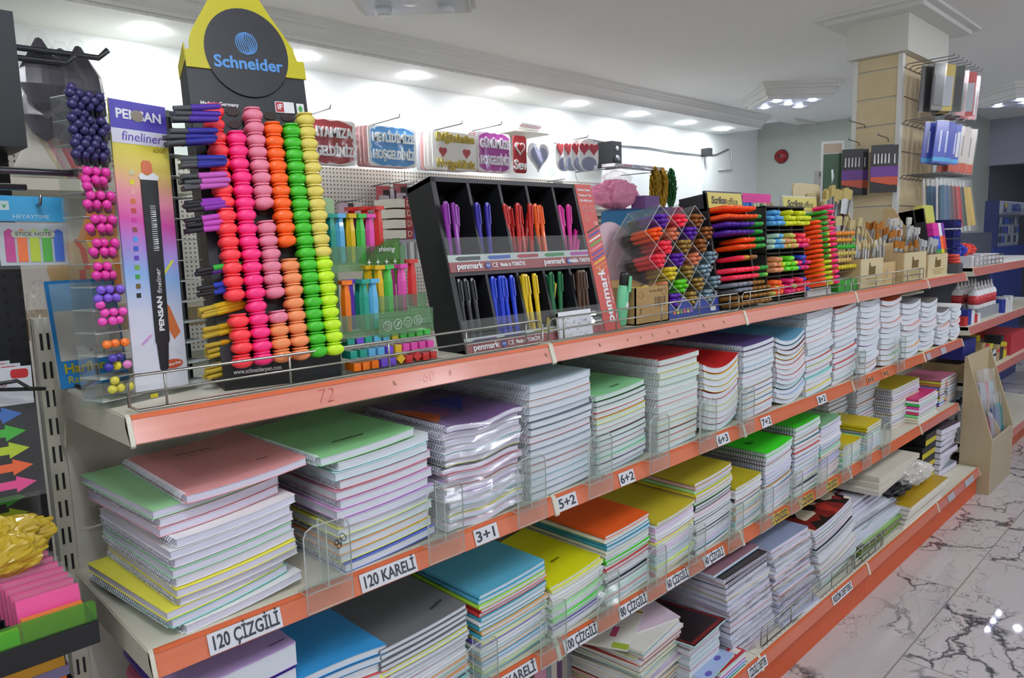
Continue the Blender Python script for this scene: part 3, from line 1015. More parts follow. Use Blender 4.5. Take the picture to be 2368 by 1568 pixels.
stack(Z3, 2172, 950, 2206, 936, 2172, 880, 10, 'small_notebook', 'patterned mauve stack at the far end', G_('patterned mauve stack at the far end'), 'mauve', ['#9c5a6e', '#b8b23a', '#b4703f', '#5a6aa8', '#c8a048', '#6a4a98', '#8a6a50', '#a8b838', '#2f7fb8', '#5a3a88'], 0.003, 'up', 0.22, coil=None, yf=1.30, what='small notebook')
stack(Z3, 2190, 935, 2216, 922, 2190, 880, 8, 'small_notebook', 'grey stack by the wooden bin', G_('grey stack by the wooden bin'), 'peach', ['#b8978c', '#d8683f', '#9fa0a2', '#8f9092', '#86878a', '#a8a8a4'], 0.003, 'up', 0.24, coil=None, yf=1.29, what='small notebook')

# ------------------------------------------------------------------ clear dividers
HAND = mat('#1b1c22', 0.6)


def divider(px, pyc, L, h, label, deep=0.30, w=0.10):
    z, fy, nm = lev[L]
    x = onY(px, pyc, fy - RS).x
    r = thing('shelf_divider', label, 'divider', T(x, fy, z), 'clear shelf dividers')
    c = 0.02
    lo, y = -RH + 0.008, -RS - 0.0095
    pts = [(-w / 2, lo), (w / 2, lo), (w / 2, h - c), (w / 2 - 0.006, h - 0.006), (w / 2 - c, h), (-w / 2 + c, h), (-w / 2 + 0.006, h - 0.006), (-w / 2, h - c)]

    def two(mb, pts, a, b, ax):
        mb.prism(pts, a, b, ax)
        for i in range(len(mb.f) - len(pts), len(mb.f)):
            mb.mi[i] = 1
        return mb
    fp = two(MB(), pts, y, y + 0.003, 'y')
    fp.tube([(a_, y - 0.0003, c_) for a_, c_ in pts], 0.0011, 4, 1, closed=True)
    fp.build('front_plate', [ACRYLIC, ACRYL_EDGE], r)
    two(MB(), [(y + 0.003, 0.004), (0.0105, 0.004), (0.0105, h), (y + 0.003, h)], -0.0014, 0.0014, 'x').build('fin', [ACRYLIC, ACRYL_EDGE], r)
    two(MB(), [(-w / 2, y + 0.003), (w / 2, y + 0.003), (w / 2, 0.0105), (-w / 2, 0.0105)], 0.001, 0.0035, 'z').build('foot', [ACRYLIC, ACRYL_EDGE], r)
    return r


DV = [(757, 1340, 'right of the 120 ÇİZGİLİ notebooks'), (1028, 1265, 'left of the 3+1 label'), (1226, 1195, 'left of the 5+2 label'), (1384, 1130, 'left of the 6+2 label'),
      (1520, 1080, 'right of the 6+2 label'), (1632, 1035, 'left of the 6+3 label'), (1722, 1000, 'right of the 6+3 label'), (1985, 880, 'first film-wrapped white stack past the orange one'), (2080, 840, 'left of the far end')]
for k, (px, pyc, ds) in enumerate(DV):
    dv = divider(px, pyc, 2, 0.135, 'clear plastic shelf divider on the second shelf, ' + ds)
    if k == 0:
        text('handwritten_mark', '80', frame((0.028, -RS - 0.0105, 0.088), (0.75, 0, 0.66), (-0.66, 0, 0.75)), 0.032, HAND, dv, bold=-0.0008, shear=0.1)
DW = [(1110, 1540, 'right of the grey exercise books'), (1275, 1480, 'left of the 100 ÇİZGİLİ label'), (1402, 1420, 'left of the 80 ÇİZGİLİ label'), (1514, 1365, 'left of the 60 ÇİZGİLİ label'), (1607, 1310, 'left of the 40 ÇİZGİLİ label'),
      (1697, 1260, 'right of the 40 ÇİZGİLİ label'), (1768, 1210, 'left of the first yellow label'), (1837, 1170, 'between the first two yellow labels'), (1896, 1130, 'left of the third yellow label'), (1954, 1090, 'right of the third yellow label'), (2002, 1060, 'between the two yellow stacks'), (2046, 1030, 'before the black coiled pads')]
for px, pyc, ds in DW:
    divider(px, pyc, 3, 0.13, 'clear plastic shelf divider on the third shelf, ' + ds)
# ================================================================== displays on the top shelf
def slab(pts, z0, z1, mats, name, parent, M=None):
    return MB().prism(pts, z0, z1, 'z').build(name, mats, parent, M)


def circ(cx, cy, rx, ry=None, n=40, a0=0.0, a1=2 * pi):
    ry = rx if ry is None else ry
    return [(cx + rx * cos(a0 + (a1 - a0) * i / n), cy + ry * sin(a0 + (a1 - a0) * i / n)) for i in range(n)]


def rrect(x0, y0, x1, y1, r, n=4):
    out = []
    for cx, cy, a in ((x1 - r, y0 + r, -pi / 2), (x1 - r, y1 - r, 0), (x0 + r, y1 - r, pi / 2), (x0 + r, y0 + r, pi)):
        out += [(cx + r * cos(a + pi / 2 * i / n), cy + r * sin(a + pi / 2 * i / n)) for i in range(n + 1)]
    return out


# ------------------------------------------------------------------ the tall black highlighter stand
SB = Vector((0.542, 1.325, Z1))
su, sn = Vector((0.9748, -0.2231, 0)), Vector((0.2231, 0.9748, 0))
Ms = Matrix(((su.x, sn.x, 0, SB.x), (su.y, sn.y, 0, SB.y), (0, 0, 1, SB.z), (0, 0, 0, 1)))
st = thing('highlighter_stand', 'tall black pen stand with a yellow arched top holding six columns of highlighters', 'display stand', Ms)
STB = mat('#202328', 0.5)
YEL = mat('#bdb415', 0.5)
LBLUE = mat('#4f8fce', 0.5)
WHT = mat('#dfe2e4', 0.5)
SW = 0.2236
lean = math.atan2(0.136, 0.608)
MB().box(0, SW, 0.0, 0.16, 0.0, 0.048).build('base', mat('#141518', 0.35), st)
MB().prism([(0.012, 0.048), (0.012 + 0.128, 0.62), (0.225, 0.60), (0.15, 0.048)], 0, SW, 'x').build('body', STB, st)
MB().prism([(0.1415, 0.621), (0.1485, 0.655), (0.236, 0.628), (0.226, 0.601)], -0.001, 0.001, 'x').build('side_trim', YEL, st)
# everything printed lies in the sloping front plane: x along the stand, y up the slope, z towards the viewer
Mf = Matrix.Translation((0, 0.0105, 0.048)) @ Matrix.Rotation(pi / 2 - lean, 4, 'X')
V0 = 0.048
arch = [(0.0, 0.622), (0.0, 0.656), (0.009, 0.657), (0.010, 0.675), (0.014, 0.69), (0.024, 0.71), (0.04, 0.738), (0.0547, 0.765), (0.07, 0.795), (0.085, 0.818), (0.102, 0.828),
        (0.12, 0.825), (0.135, 0.81), (0.148, 0.782), (0.168, 0.745), (0.19, 0.71), (0.207, 0.68), (0.214, 0.655), (0.226, 0.654), (0.2275, 0.638), (SW + 0.004, 0.637), (SW + 0.004, 0.617)]
slab([(x, y - V0) for x, y in arch][::-1], -0.003, 0.0015, YEL, 'header_arch', st, Mf)
slab(circ(0.1155, 0.661 - V0, 0.0795, 0.0905, 48), 0.0015, 0.0028, STB, 'header_disc', st, Mf)
ring = MB()
pa = circ(0.1155, 0.661 - V0, 0.0795, 0.0905, 48)
ring.tube([(x, y, 0.0022) for x, y in pa], 0.0004, 4, closed=True)
ring.build('disc_outline', mat('#565a60', 0.5), st, Mf)
lg = MB()
for k in range(11):                       # wavy blue globe emblem
    f = (k - 5) / 5.5
    pts = []
    for i in range(13):
        yy = -1 + 2 * i / 12
        hw = math.sqrt(max(0, 1 - yy * yy))
        xx = f * hw * 0.98 + 0.20 * sin(yy * pi) * (1 - abs(f)) * -1
        pts.append((0.1157 + xx * 0.0225, 0.6795 - V0 + yy * 0.0235, 0.003))
    for (a, b) in zip(pts[:-1], pts[1:]):
        w = 0.00085
        lg.quad((a[0] - w, a[1], a[2]), (a[0] + w, a[1], a[2]), (b[0] + w, b[1], b[2]), (b[0] - w, b[1], b[2]))
lg.build('globe_emblem', LBLUE, st, Mf)
t = text('brand_lettering', 'Schneider', Mf @ Matrix.Translation((0.1158, 0.637 - V0, 0.0032)), 0.034, LBLUE, st, bold=0.0009)
fit(t, 0.132)
t = text('origin_lettering', 'Made in Germany', Mf @ Matrix.Translation((0.052, 0.5515 - V0, 0.001)), 0.0105, WHT, st, bold=0.0002)
fit(t, 0.070)
slab(rrect(0.1575, 0.5425 - V0, 0.1955, 0.5655 - V0, 0.0015), 0.0, 0.0012, WHT, 'award_badge', st, Mf)
slab([(0.159, 0.544 - V0), (0.1745, 0.544 - V0), (0.1745, 0.564 - V0), (0.159, 0.564 - V0)], 0.0012, 0.0016, mat('#a8232f', 0.5), 'award_square', st, Mf)
text('award_lettering', 'iF', Mf @ Matrix.Translation((0.1668, 0.554 - V0, 0.0018)), 0.015, WHT, st, bold=0.0004)
slab(rrect(0.2005, 0.5415 - V0, 0.2155, 0.564 - V0, 0.0015), 0.0, 0.0012, WHT, 'leaf_badge', st, Mf)
lf = [(0.208, 0.5455), (0.2035, 0.549), (0.206, 0.5495), (0.2025, 0.553), (0.2055, 0.5535), (0.2035, 0.557), (0.2065, 0.5575), (0.208, 0.562), (0.2095, 0.5575), (0.2125, 0.557), (0.2105, 0.5535), (0.2135, 0.553), (0.210, 0.5495), (0.2125, 0.549)]
slab([(x, y - V0) for x, y in lf][::-1], 0.0012, 0.0016, mat('#3c9a3f', 0.5), 'leaf_emblem', st, Mf)
t = text('web_lettering', 'www.schneiderpen.com', Matrix.Translation((0.062, -0.0008, 0.0335)) @ Matrix.Rotation(pi / 2, 4, 'X'), 0.012, WHT, st, bold=0.0002)
fit(t, 0.088)

# the highlighters themselves: short rounded barrels with a lid ridge, pushed into the front
hb = MB()
hb.lathe([(0.0150, 0.0016), (0.0160, 0.005), (0.0178, 0.008), (0.0185, 0.020), (0.0183, 0.031), (0.0168, 0.0375), (0.0120, 0.0415), (0.0050, 0.0425), (0.0, 0.0426)], 22, 0, None, 1.0, 0.655)
HBODY = hb.mesh('barrel', WHITEC)
hc = MB()
hc.prism(rrect(-0.0142, 0.004, 0.0142, 0.041, 0.010), 0.0106, 0.0136, 'z', 0, Matrix(((1, 0, 0, 0), (0, 0, 1, 0), (0, 1, 0, 0), (0, 0, 0, 1))))
HLID = hc.mesh('clip', WHITEC)
HOLE = MB().prism(circ(0, 0, 0.0125, 0.0085, 8), 0.0003, 0.0009, 'z').mesh('socket', [mat('#2a130b', 0.6)])
cx = [0.0335, 0.0695, 0.1055, 0.1405, 0.1745, 0.2070]
RED, PNK, LPK, ORG, CRL, GRN, PYE, NEO = '#ff3c48', '#ff2c80', '#e67f98', '#ff6416', '#f29058', '#3cba1e', '#e0cf60', '#c2ee1a'
NAMES = {RED: 'coral red', PNK: 'hot pink', LPK: 'pale pink', ORG: 'bright orange', CRL: 'peach', GRN: 'green', PYE: 'pale yellow', NEO: 'neon yellow'}


def colour_of(c, r):
    if c == 0:
        return None if r == 15 else RED
    if c == 1:
        return PNK if r >= 2 else None
    if c == 2:
        return None if r in (8, 15) else (CRL if r >= 17 else LPK)
    if c == 3:
        return None if r in (0, 11) else (CRL if r >= 12 else ORG)
    if c == 4:
        return GRN if r >= 1 else None
    return PYE if r <= 11 else NEO


HM = {k: mat(k, 0.42, 0, 0.5, 0.1) for k in NAMES}
hcol = ['first', 'second', 'third', 'fourth', 'fifth', 'sixth']
Mw = Ms @ Mf
for c in range(6):
    seen = {}
    for r in range(20):
        hx = colour_of(c, r)
        v = 0.527 - 0.0065 * c / 5 + (0.051 + 0.006 * c / 5 - 0.527 + 0.0065 * c / 5) * r / 19 - V0
        if hx is None:
            place('socket', HOLE, st, Mf @ Matrix.Translation((cx[c] + 0.004, v + 0.012, 0)))
            continue
        k = seen.get(hx, 0)
        seen[hx] = k + 1
        M = Mw @ Matrix.Translation((cx[c] + rnd.uniform(-0.0012, 0.0012), v + rnd.uniform(-0.0008, 0.0008), 0.0)) @ Matrix.Rotation(rnd.uniform(-0.03, 0.03) + 0.05, 4, 'Z') @ Matrix.Rotation(0.10, 4, 'X')
        inst('highlighter', [('barrel', HBODY, HM[hx]), ('clip', HLID, HM[hx])], M,
             '%s highlighter, %s of its colour down the %s column of the black stand' % (NAMES[hx], first(k), hcol[c]), 'highlighter', 'highlighters in the tall black stand')

# ------------------------------------------------------------------ the fineliner stand at the left end
A0 = Vector((0.408, 1.36, Z1))
ua, na = Vector((0.948, 0.319, 0)), Vector((-0.319, 0.948, 0))
Mpn = Matrix(((ua.x, na.x, 0, A0.x), (ua.y, na.y, 0, A0.y), (0, 0, 1, A0.z), (0, 0, 0, 1)))
ps = thing('fineliner_stand', 'clear fineliner pen tower with a rainbow poster at the end of the top shelf', 'display stand', Mpn)
q = NT('poster_rainbow')
c = q.coord('Object')
sp = q.n('ShaderNodeSeparateXYZ')
q.l(c, sp.inputs[0])
v = q.math('DIVIDE', sp.outputs[2], 0.515)
v = q.math('ADD', v, q.math('MULTIPLY', sp.outputs[0], 0.35))
q.l(q.ramp(v, [(0.0, lin('#d9dbe2')), (0.30, lin('#cfd4e4')), (0.44, lin('#86aee0')), (0.54, lin('#a981cc')), (0.62, lin('#d24fa4')), (0.71, lin('#e0909c')), (0.80, lin('#d9c463')), (0.90, lin('#d8cf3a'))]), q.bsdf.inputs['Base Color'])
q.bsdf.inputs['Roughness'].default_value = 0.45
MB().box(-0.010, 0.098, -0.002, 0.001, 0.012, 0.515).build('poster', q.m, ps)
Mq = Matrix.Translation((0, -0.0022, 0)) @ Matrix.Rotation(pi / 2, 4, 'X')
PUR = mat('#4a41a8', 0.45)
slab([(-0.010, 0.468), (0.098, 0.468), (0.098, 0.515), (-0.010, 0.515)], 0.0, 0.0004, PUR, 'title_band', ps, Mq)
slab([(-0.010, 0.444), (0.098, 0.444), (0.098, 0.468), (-0.010, 0.468)], 0.0, 0.0004, mat('#cfd0dd', 0.45), 'name_band', ps, Mq)
t = text('brand_lettering', 'PENSAN', Mq @ Matrix.Translation((0.044, 0.492, 0.0006)), 0.022, WHT, ps, bold=0.0006)
fit(t, 0.086)
slab(circ(0.040, 0.492, 0.012, 0.010, 14), 0.0008, 0.0012, mat('#8d8478', 0.8), 'hanging_hole', ps, Mq)
t = text('name_lettering', 'fineliner', Mq @ Matrix.Translation((0.046, 0.456, 0.0006)), 0.022, mat('#6a50b0', 0.5), ps, shear=0.15)
fit(t, 0.078)
t = text('model_lettering', '6500', Mq @ Matrix.Translation((0.078, 0.437, 0.0004)), 0.012, mat('#9a8420', 0.5), ps)
PBK = mat('#1c1e22', 0.45)
px = 0.048
slab([(px - 0.0125, 0.385), (px - 0.0115, 0.10), (px - 0.0095, 0.095), (px - 0.007, 0.05), (px - 0.0025, 0.045), (px - 0.0015, 0.03), (px + 0.0015, 0.03), (px + 0.0025, 0.045), (px + 0.009, 0.05), (px + 0.0135, 0.095), (px + 0.0165, 0.10), (px + 0.0205, 0.385)], 0.0003, 0.0022, PBK, 'printed_pen', ps, Mq)
slab([(px - 0.0125, 0.385), (px + 0.0205, 0.385), (px + 0.024, 0.392), (px + 0.012, 0.398), (px, 0.391), (px - 0.010, 0.397), (px - 0.016, 0.390)], 0.0003, 0.002, WHT, 'printed_splash', ps, Mq)
slab([(px - 0.008, 0.395), (px + 0.012, 0.395), (px + 0.012, 0.412), (px + 0.008, 0.418), (px - 0.004, 0.418), (px - 0.008, 0.412)], 0.0003, 0.0016, mat('#d0704e', 0.5), 'printed_pen_end', ps, Mq)
t = text('pen_brand_lettering', 'PENSAN', Mq @ Matrix.Translation((px + 0.003, 0.150, 0.0024)) @ Matrix.Rotation(pi / 2, 4, 'Z'), 0.014, WHT, ps, bold=0.0005)
fit(t, 0.062)
t = text('pen_name_lettering', 'fineliner', Mq @ Matrix.Translation((px + 0.005, 0.208, 0.0024)) @ Matrix.Rotation(pi / 2, 4, 'Z'), 0.013, WHT, ps, shear=0.15)
fit(t, 0.044)
for i in range(22):
    y0 = 0.262 + i * 0.0037
    slab([(px + 0.0005, y0), (px + 0.011, y0), (px + 0.011, y0 + rnd.choice((0.001, 0.0024))), (px + 0.0005, y0 + 0.001)], 0.0022, 0.0026, WHT, 'printed_bar', ps, Mq)
for i, h_ in enumerate(['#c9c9a0', '#d9d030', '#e0a0a0', '#d0703a', '#c04a4a', '#c8359a', '#8a4a4a', '#4a9ae0', '#3a58c0', '#5a3fae', '#6fa53a', '#3f9a48', '#6a5a30', '#20262a']):
    y = 0.392 - i * 0.0162
    slab([(0.016 - i * 0.0006, y), (0.0245 - i * 0.0006, y), (0.0245 - i * 0.0006, y + 0.008), (0.016 - i * 0.0006, y + 0.008)], 0.0, 0.0006, mat(h_, 0.5), 'colour_swatch', ps, Mq)
slab([(0.060, 0.175), (0.072, 0.160), (0.090, 0.112), (0.076, 0.100), (0.060, 0.130), (0.046, 0.165)], 0.0, 0.0002, mat('#c9703f', 0.5), 'printed_stroke', ps, Mq)
slab(circ(0.068, 0.056, 0.021, 0.0085, 28), 0.0001, 0.0009, mat('#bf5030', 0.5), 'printed_badge', ps, Mq)
t = text('badge_lettering', 'xylene-free', Mq @ Matrix.Translation((0.068, 0.056, 0.0011)) @ Matrix.Rotation(0.08, 4, 'Z'), 0.008, WHT, ps)
fit(t, 0.033)
for k, (a, b, hx) in enumerate((((0.060, 0.09), (0.086, 0.072), '#a7c79a'), ((0.062, 0.22), (0.085, 0.245), '#c9cf4a'), ((0.008, 0.10), (0.028, 0.115), '#c79ad0'))):
    slab([(a[0], a[1]), (a[0] + 0.004, a[1] - 0.003), (b[0] + 0.004, b[1] - 0.003), (b[0], b[1])][::-1], 0.0, 0.0003, mat(hx, 0.5), 'printed_flourish', ps, Mq)
MB().box(-0.075, 0.115, -0.004, 0.055, 0.0, 0.010).build('foot', ACRYLIC, ps)
slab([(0.015, 0.002), (0.03, 0.002), (0.03, 0.009), (0.015, 0.009)], 0.0024, 0.003, YEL, 'price_dot', ps, Mq)
# clear cells on both sides
for nm, x0, x1 in (('left_rack', -0.074, -0.013), ('right_rack', 0.100, 0.150)):
    cl = MB()
    cl.box(x0, x0 + 0.0015, -0.004, 0.05, 0.01, 0.51, 0).box(x1 - 0.0015, x1, -0.004, 0.05, 0.01, 0.51, 0)
    for i in range(14):
        z = 0.012 + i * 0.0383
        cl.box(x0, x1, -0.004, 0.05, z, z + 0.0015, 1)
    cl.build(nm, [ACRYLIC, ACRYL_EDGE], ps)
MB().box(0.100, 0.150, 0.048, 0.05, 0.01, 0.51).build('rack_back', mat('#33353a', 0.4), ps)
# round pen ends that face the room
pe = MB()
pe.cyl((0, 0.045, 0), (0, -0.010, 0), 0.0066, 0.0068, 12)
pe.lathe([(0.0068, 0), (0.0074, 0.006), (0.0072, 0.011), (0.005, 0.0135), (0.0, 0.014)], 12, 0, Matrix.Translation((0, -0.010, 0)) @ Matrix.Rotation(pi / 2, 4, 'X'))
PEN_END = pe.mesh('fineliner_pen', WHITEC)
rows = [(13, '#251f55', 'navy', 0), (14, '#251f55', 'navy', 1), (15, '#251f55', 'navy', 2), (6, '#d8319a', 'magenta', 3), (7, '#d8319a', 'magenta', 4), (6, '#d8319a', 'magenta', 5), (6, '#d8319a', 'magenta', 6), (5, '#d8319a', 'magenta', 7),
        (6, '#7a54c8', 'violet', 8), (7, '#e24ab0', 'pink', 9), (3, '#f07a2a', 'orange', 10), (5, None, 'mixed', 11), (4, '#cfc64a', 'lime', 12)]
for n, hx, nm, i in rows:
    z0 = 0.4835 - i * 0.0383
    xsft = -0.010 if i < 3 else 0.0
    if i >= 8:
        xsft = 0.002 * (i - 7)
    for j in range(n):
        cxn = (4 if n > 10 else 3)
        x = -0.066 + xsft + 0.0155 * (j % cxn) + 0.006 * ((j // cxn) % 2) + rnd.uniform(-0.0008, 0.0008) + (0.006 if n < 10 else 0.004)
        z = z0 + 0.0075 + (0.0088 if n > 10 else 0.014) * (j // cxn)
        hh = hx or ['#3b2f9a', '#d8c92a', '#d47ab8', '#4a3aa0', '#3a2f80'][j]
        tag(place('fineliner_pen', PEN_END, None, Mpn @ Matrix.Translation((x, rnd.uniform(-0.004, 0.004), z)) @ Matrix.Rotation(-0.62, 4, 'Z') @ Matrix.Rotation(-0.10, 4, 'X'), mat(hh, 0.38)),
            '%s capped fineliner, %s in the %s cell of the clear tower' % (nm if hx else 'loose coloured', first(j), ordn(i)), 'pen', 'fineliners in cell %s of the clear tower' % ordn(i))
# pens lying out of the right side
ln = MB()
ln.cyl((-0.030, 0, 0), (0.0, 0, 0), 0.0046, 0.0046, 10)
PB = ln.mesh('pen_barrel', PBK)
lc = MB()
lc.cyl((0.0, 0, 0), (0.052, 0, 0), 0.0056, 0.0052, 10)
lc.cyl((0.052, 0, 0), (0.055, 0, 0), 0.0040, 0.0036, 10)
PCAP = lc.mesh('pen_cap', PBK)
side = [(0, 5, '#4f2f9a', 'purple', 0.075), (1, 9, '#2b2c8f', 'dark blue', 0.062), (2, 4, '#2a2f93', 'navy blue', 0.078), (3, 6, '#c45fb8', 'lilac', 0.080), (4, 4, '#8a2fa8', 'violet', 0.083), (5, 5, '#c24cb8', 'orchid', 0.085), (7, 2, '#5a2f98', 'purple', 0.088),
        (8, 3, '#2440b8', 'bright blue', 0.088), (9, 4, '#cfae16', 'yellow', 0.086), (10, 3, '#c9ae22', 'golden', 0.090), (11, 5, '#d8a012', 'amber', 0.094), (12, 5, '#cbaa2a', 'ochre', 0.086)]
for i, n, hx, nm, out in side:
    z0 = 0.4835 - i * 0.0383 - (0.0 if i else -0.003)
    for j in range(n):
        zz = z0 + 0.006 + 0.0108 * (j % 3) * (0.9 if n > 4 else 0.55)
        yy = -0.048 + 0.011 * (j // 3) + rnd.uniform(-0.002, 0.002) - (0.012 if i > 6 else 0)
        M = Mpn @ Matrix.Translation((0.1 + out - 0.062 + rnd.uniform(-0.006, 0.006) + 0.006 * (j // 3), yy, zz)) @ Matrix.Rotation(rnd.uniform(-0.06, 0.02) - 0.25, 4, 'Z') @ Matrix.Rotation(-0.12 + rnd.uniform(-0.04, 0.04), 4, 'Y')
        hh = '#2fa83a' if (i == 7 and j == 1) else hx
        bar = mat('#4a4c50', 0.4) if i < 4 else (mat('#b8a030', 0.4) if i >= 9 else PBK)
        inst('fineliner_pen', [('pen_barrel', PB, bar), ('pen_cap', PCAP, mat(hh, 0.38))], M, '%s capped fineliner lying out sideways, %s of the %s bundle' % (nm, first(j), ordn(i)), 'pen', 'sideways fineliners, %s bundle' % ordn(i))

# ------------------------------------------------------------------ the clear rack of bottle shaped markers
BOT = {'teal': '#1f9a86', 'orange': '#f07812', 'violet': '#7048c8', 'sky blue': '#5fb0dc', 'yellow': '#dcb51c', 'green': '#45b84a', 'pink': '#dd4aa6', 'red': '#c8352f'}
bm_ = {k: mat(v, 0.22, 0, 0.5, 0.4) for k, v in BOT.items()}
tr = thing('marker_rack', 'clear tiered rack of bottle shaped markers and small cube markers', 'display stand', T(0.765, 1.285, Z1))
MB().box(0.0, 0.262, -0.004, 0.15, 0.0, 0.003).build('base', ACRYLIC, tr)
for nm, x0, x1, y, z0, z1 in (('front_tray', 0.0, 0.26, 0.036, 0.085, 0.118), ('middle_tray', 0.09, 0.262, 0.062, 0.112, 0.150), ('back_tray', 0.05, 0.25, 0.118, 0.225, 0.26)):
    MB().box(x0, x1, y - 0.012, y - 0.0095, z0 - 0.02, z1, 1).box(x0, x1, y - 0.012, y + 0.014, z0 - 0.004, z0 - 0.002, 1).box(x0, x0 + 0.002, y - 0.012, y + 0.014, z0 - 0.02, z1, 1).box(x1 - 0.002, x1, y - 0.012, y + 0.014, z0 - 0.02, z1, 1).build(nm, [ACRYLIC, GREENAC], tr)
MB().prism(rrect(0.105, 0.065, 0.215, 0.105, 0.002), 0.0, 0.0022, 'z').build('badge_panel', GREENAC, tr, Matrix.Translation((0, 0.018, 0)) @ Matrix.Rotation(pi / 2, 4, 'X'))
for k in range(4):
    Mb = Matrix.Translation((0.128 + 0.027 * k, 0.0150, 0.088 + 0.002 * k)) @ Matrix.Rotation(pi / 2, 4, 'X')
    b = MB()
    b.tube([(x, y, 0) for x, y in circ(0, 0, 0.0105, n=20)], 0.0006, 4, closed=True)
    for seg in ([[(-.004, -.005), (-.004, .005), (.001, .005), (.001, -.005), (-.004, -.005)], [(.002, -.004), (.005, -.004), (.005, .004), (.002, .004)]],
                [[(-.005, -.006), (.004, .006)], [(-.003, -.006), (.005, .004)]], [[(-.006, .001), (-.002, .004), (0, 0), (.003, .004), (.006, 0)], [(-.005, -.004), (.005, -.004)]], [[(-.004, -.006), (-.004, .006), (.004, .006), (.004, -.006), (-.004, -.006)], [(-.002, -.002), (.002, .002)]])[k]:
        b.tube([(x, y, 0) for x, y in seg], 0.0005, 4)
    b.build('printed_icon', WHT, tr, Mb)
# the shining back card
dk = [(0.118 + 0.105 * (1 - cos(a)) - 0.0, 0.172 + 0.105 * sin(a)) for a in [pi / 2 * i / 10 for i in range(11)]]
MB().prism(dk + [(0.223, 0.172)], 0, 0.0022, 'z').build('back_card', clear('green_card', '#b9dca0', 0.04, 0.05, 0.12, '#7aa860'), tr, Matrix.Translation((0, 0.092, 0)) @ Matrix.Rotation(pi / 2, 4, 'X'))
text('card_lettering', 'shining', Matrix.Translation((0.185, 0.0885, 0.252)) @ Matrix.Rotation(pi / 2, 4, 'X'), 0.016, WHT, tr, shear=0.3)
for k in range(4):
    s_ = 0.006
    star = []
    for i in range(8):
        a = pi / 4 * i
        r_ = s_ if i % 2 == 0 else s_ * 0.28
        star.append((r_ * sin(a), 1.3 * r_ * cos(a)))
    MB().prism(star[::-1], 0, 0.0004, 'z').build('printed_star', WHT, tr, Matrix.Translation((0.138 + 0.023 * k, 0.0885, 0.224)) @ Matrix.Rotation(pi / 2, 4, 'X'))
bt = MB()
bt.lathe([(0.0, 0), (0.0108, 0.0), (0.0115, 0.004), (0.0115, 0.070), (0.0102, 0.080), (0.0090, 0.088), (0.0088, 0.100)], 6, 0, None, smooth=False)
BBODY = bt.mesh('bottle_body', WHITEC)
BCAP = MB().box(-0.0112, 0.0112, -0.0112, 0.0112, 0.098, 0.107).mesh('square_cap', WHITEC)
plan = [('front tier', 0.036, 0.084, [(0.042, 'orange'), (0.085, 'teal'), (0.108, 'sky blue')]),
        ('second row', 0.060, 0.084, [(0.066, 'violet'), (0.090, 'teal')]),
        ('middle tier', 0.062, 0.111, [(0.143, 'yellow'), (0.166, 'green'), (0.203, 'pink'), (0.232, 'red')]),
        ('second middle row', 0.087, 0.111, [(0.133, 'yellow'), (0.192, 'pink')]),
        ('back tier', 0.118, 0.224, [(0.066, 'teal'), (0.086, 'sky blue'), (0.112, 'yellow'), (0.138, 'green'), (0.163, 'pink'), (0.186, 'red')]),
        ('last row', 0.150, 0.224, [(0.066, 'teal'), (0.100, 'yellow'), (0.126, 'green'), (0.150, 'pink'), (0.172, 'red')]),
        ('row out behind', 0.182, 0.224, [(0.092, 'yellow'), (0.116, 'green'), (0.139, 'pink'), (0.158, 'red')])]
for nm, y, z, lst in plan:
    cnt = {}
    for x, cn in lst:
        k = cnt.get(cn, 0)
        cnt[cn] = k + 1
        up = 0.018 if cn == 'red' and nm != 'middle tier' else 0.010 if cn == 'red' else 0
        inst('bottle_marker', [('bottle_body', BBODY, bm_[cn]), ('square_cap', BCAP, bm_[cn])], T(0.765 + x, 1.285 + y, Z1 + z + up, rnd.uniform(-0.2, 0.2)),
             '%s bottle shaped marker, %s in the %s of the clear rack' % (cn, first(k), nm), 'marker', 'bottle markers on the clear rack')
cb = MB().box(-0.0082, 0.0082, 0.0, 0.035, -0.0082, 0.0082)
CUBE = cb.mesh('cube_marker', WHITEC)
crow = [(0.0615, 0.022, ['teal', 'violet', 'teal', 'sky blue', 'sky blue', 'yellow', 'green', 'green', 'green', 'green']),
        (0.0370, 0.012, ['teal', 'teal', 'sky blue', 'sky blue', 'violet', 'yellow', 'pink', 'pink', 'pink', 'pink']),
        (0.0125, 0.002, ['orange', 'orange', 'orange', 'violet', 'violet', 'yellow', 'red', 'red', 'red', 'red'])]
for i, (z, y, lst) in enumerate(crow):
    for j, cn in enumerate(lst):
        a = pi / 4 if (i == 2 and j in (5, 7)) else rnd.uniform(-0.05, 0.05)
        x = 0.040 + 0.0222 * j + rnd.uniform(-0.001, 0.001)
        o = place('cube_marker', CUBE, None, T(0.765 + x, 1.285 + y, Z1 + z + (0.003 if a > 0.5 else 0)) @ Matrix.Rotation(a, 4, 'Y'), bm_[cn])
        tag(o, '%s cube ended marker, %s along the %s row of little cubes' % (cn, first(j), ('top', 'middle', 'bottom')[i]), 'marker', 'cube markers on the clear rack')
MB().box(0.03, 0.255, 0.004, 0.04, 0.022, 0.0235).box(0.03, 0.255, 0.014, 0.05, 0.0485, 0.050).build('cube_steps', ACRYLIC, tr)

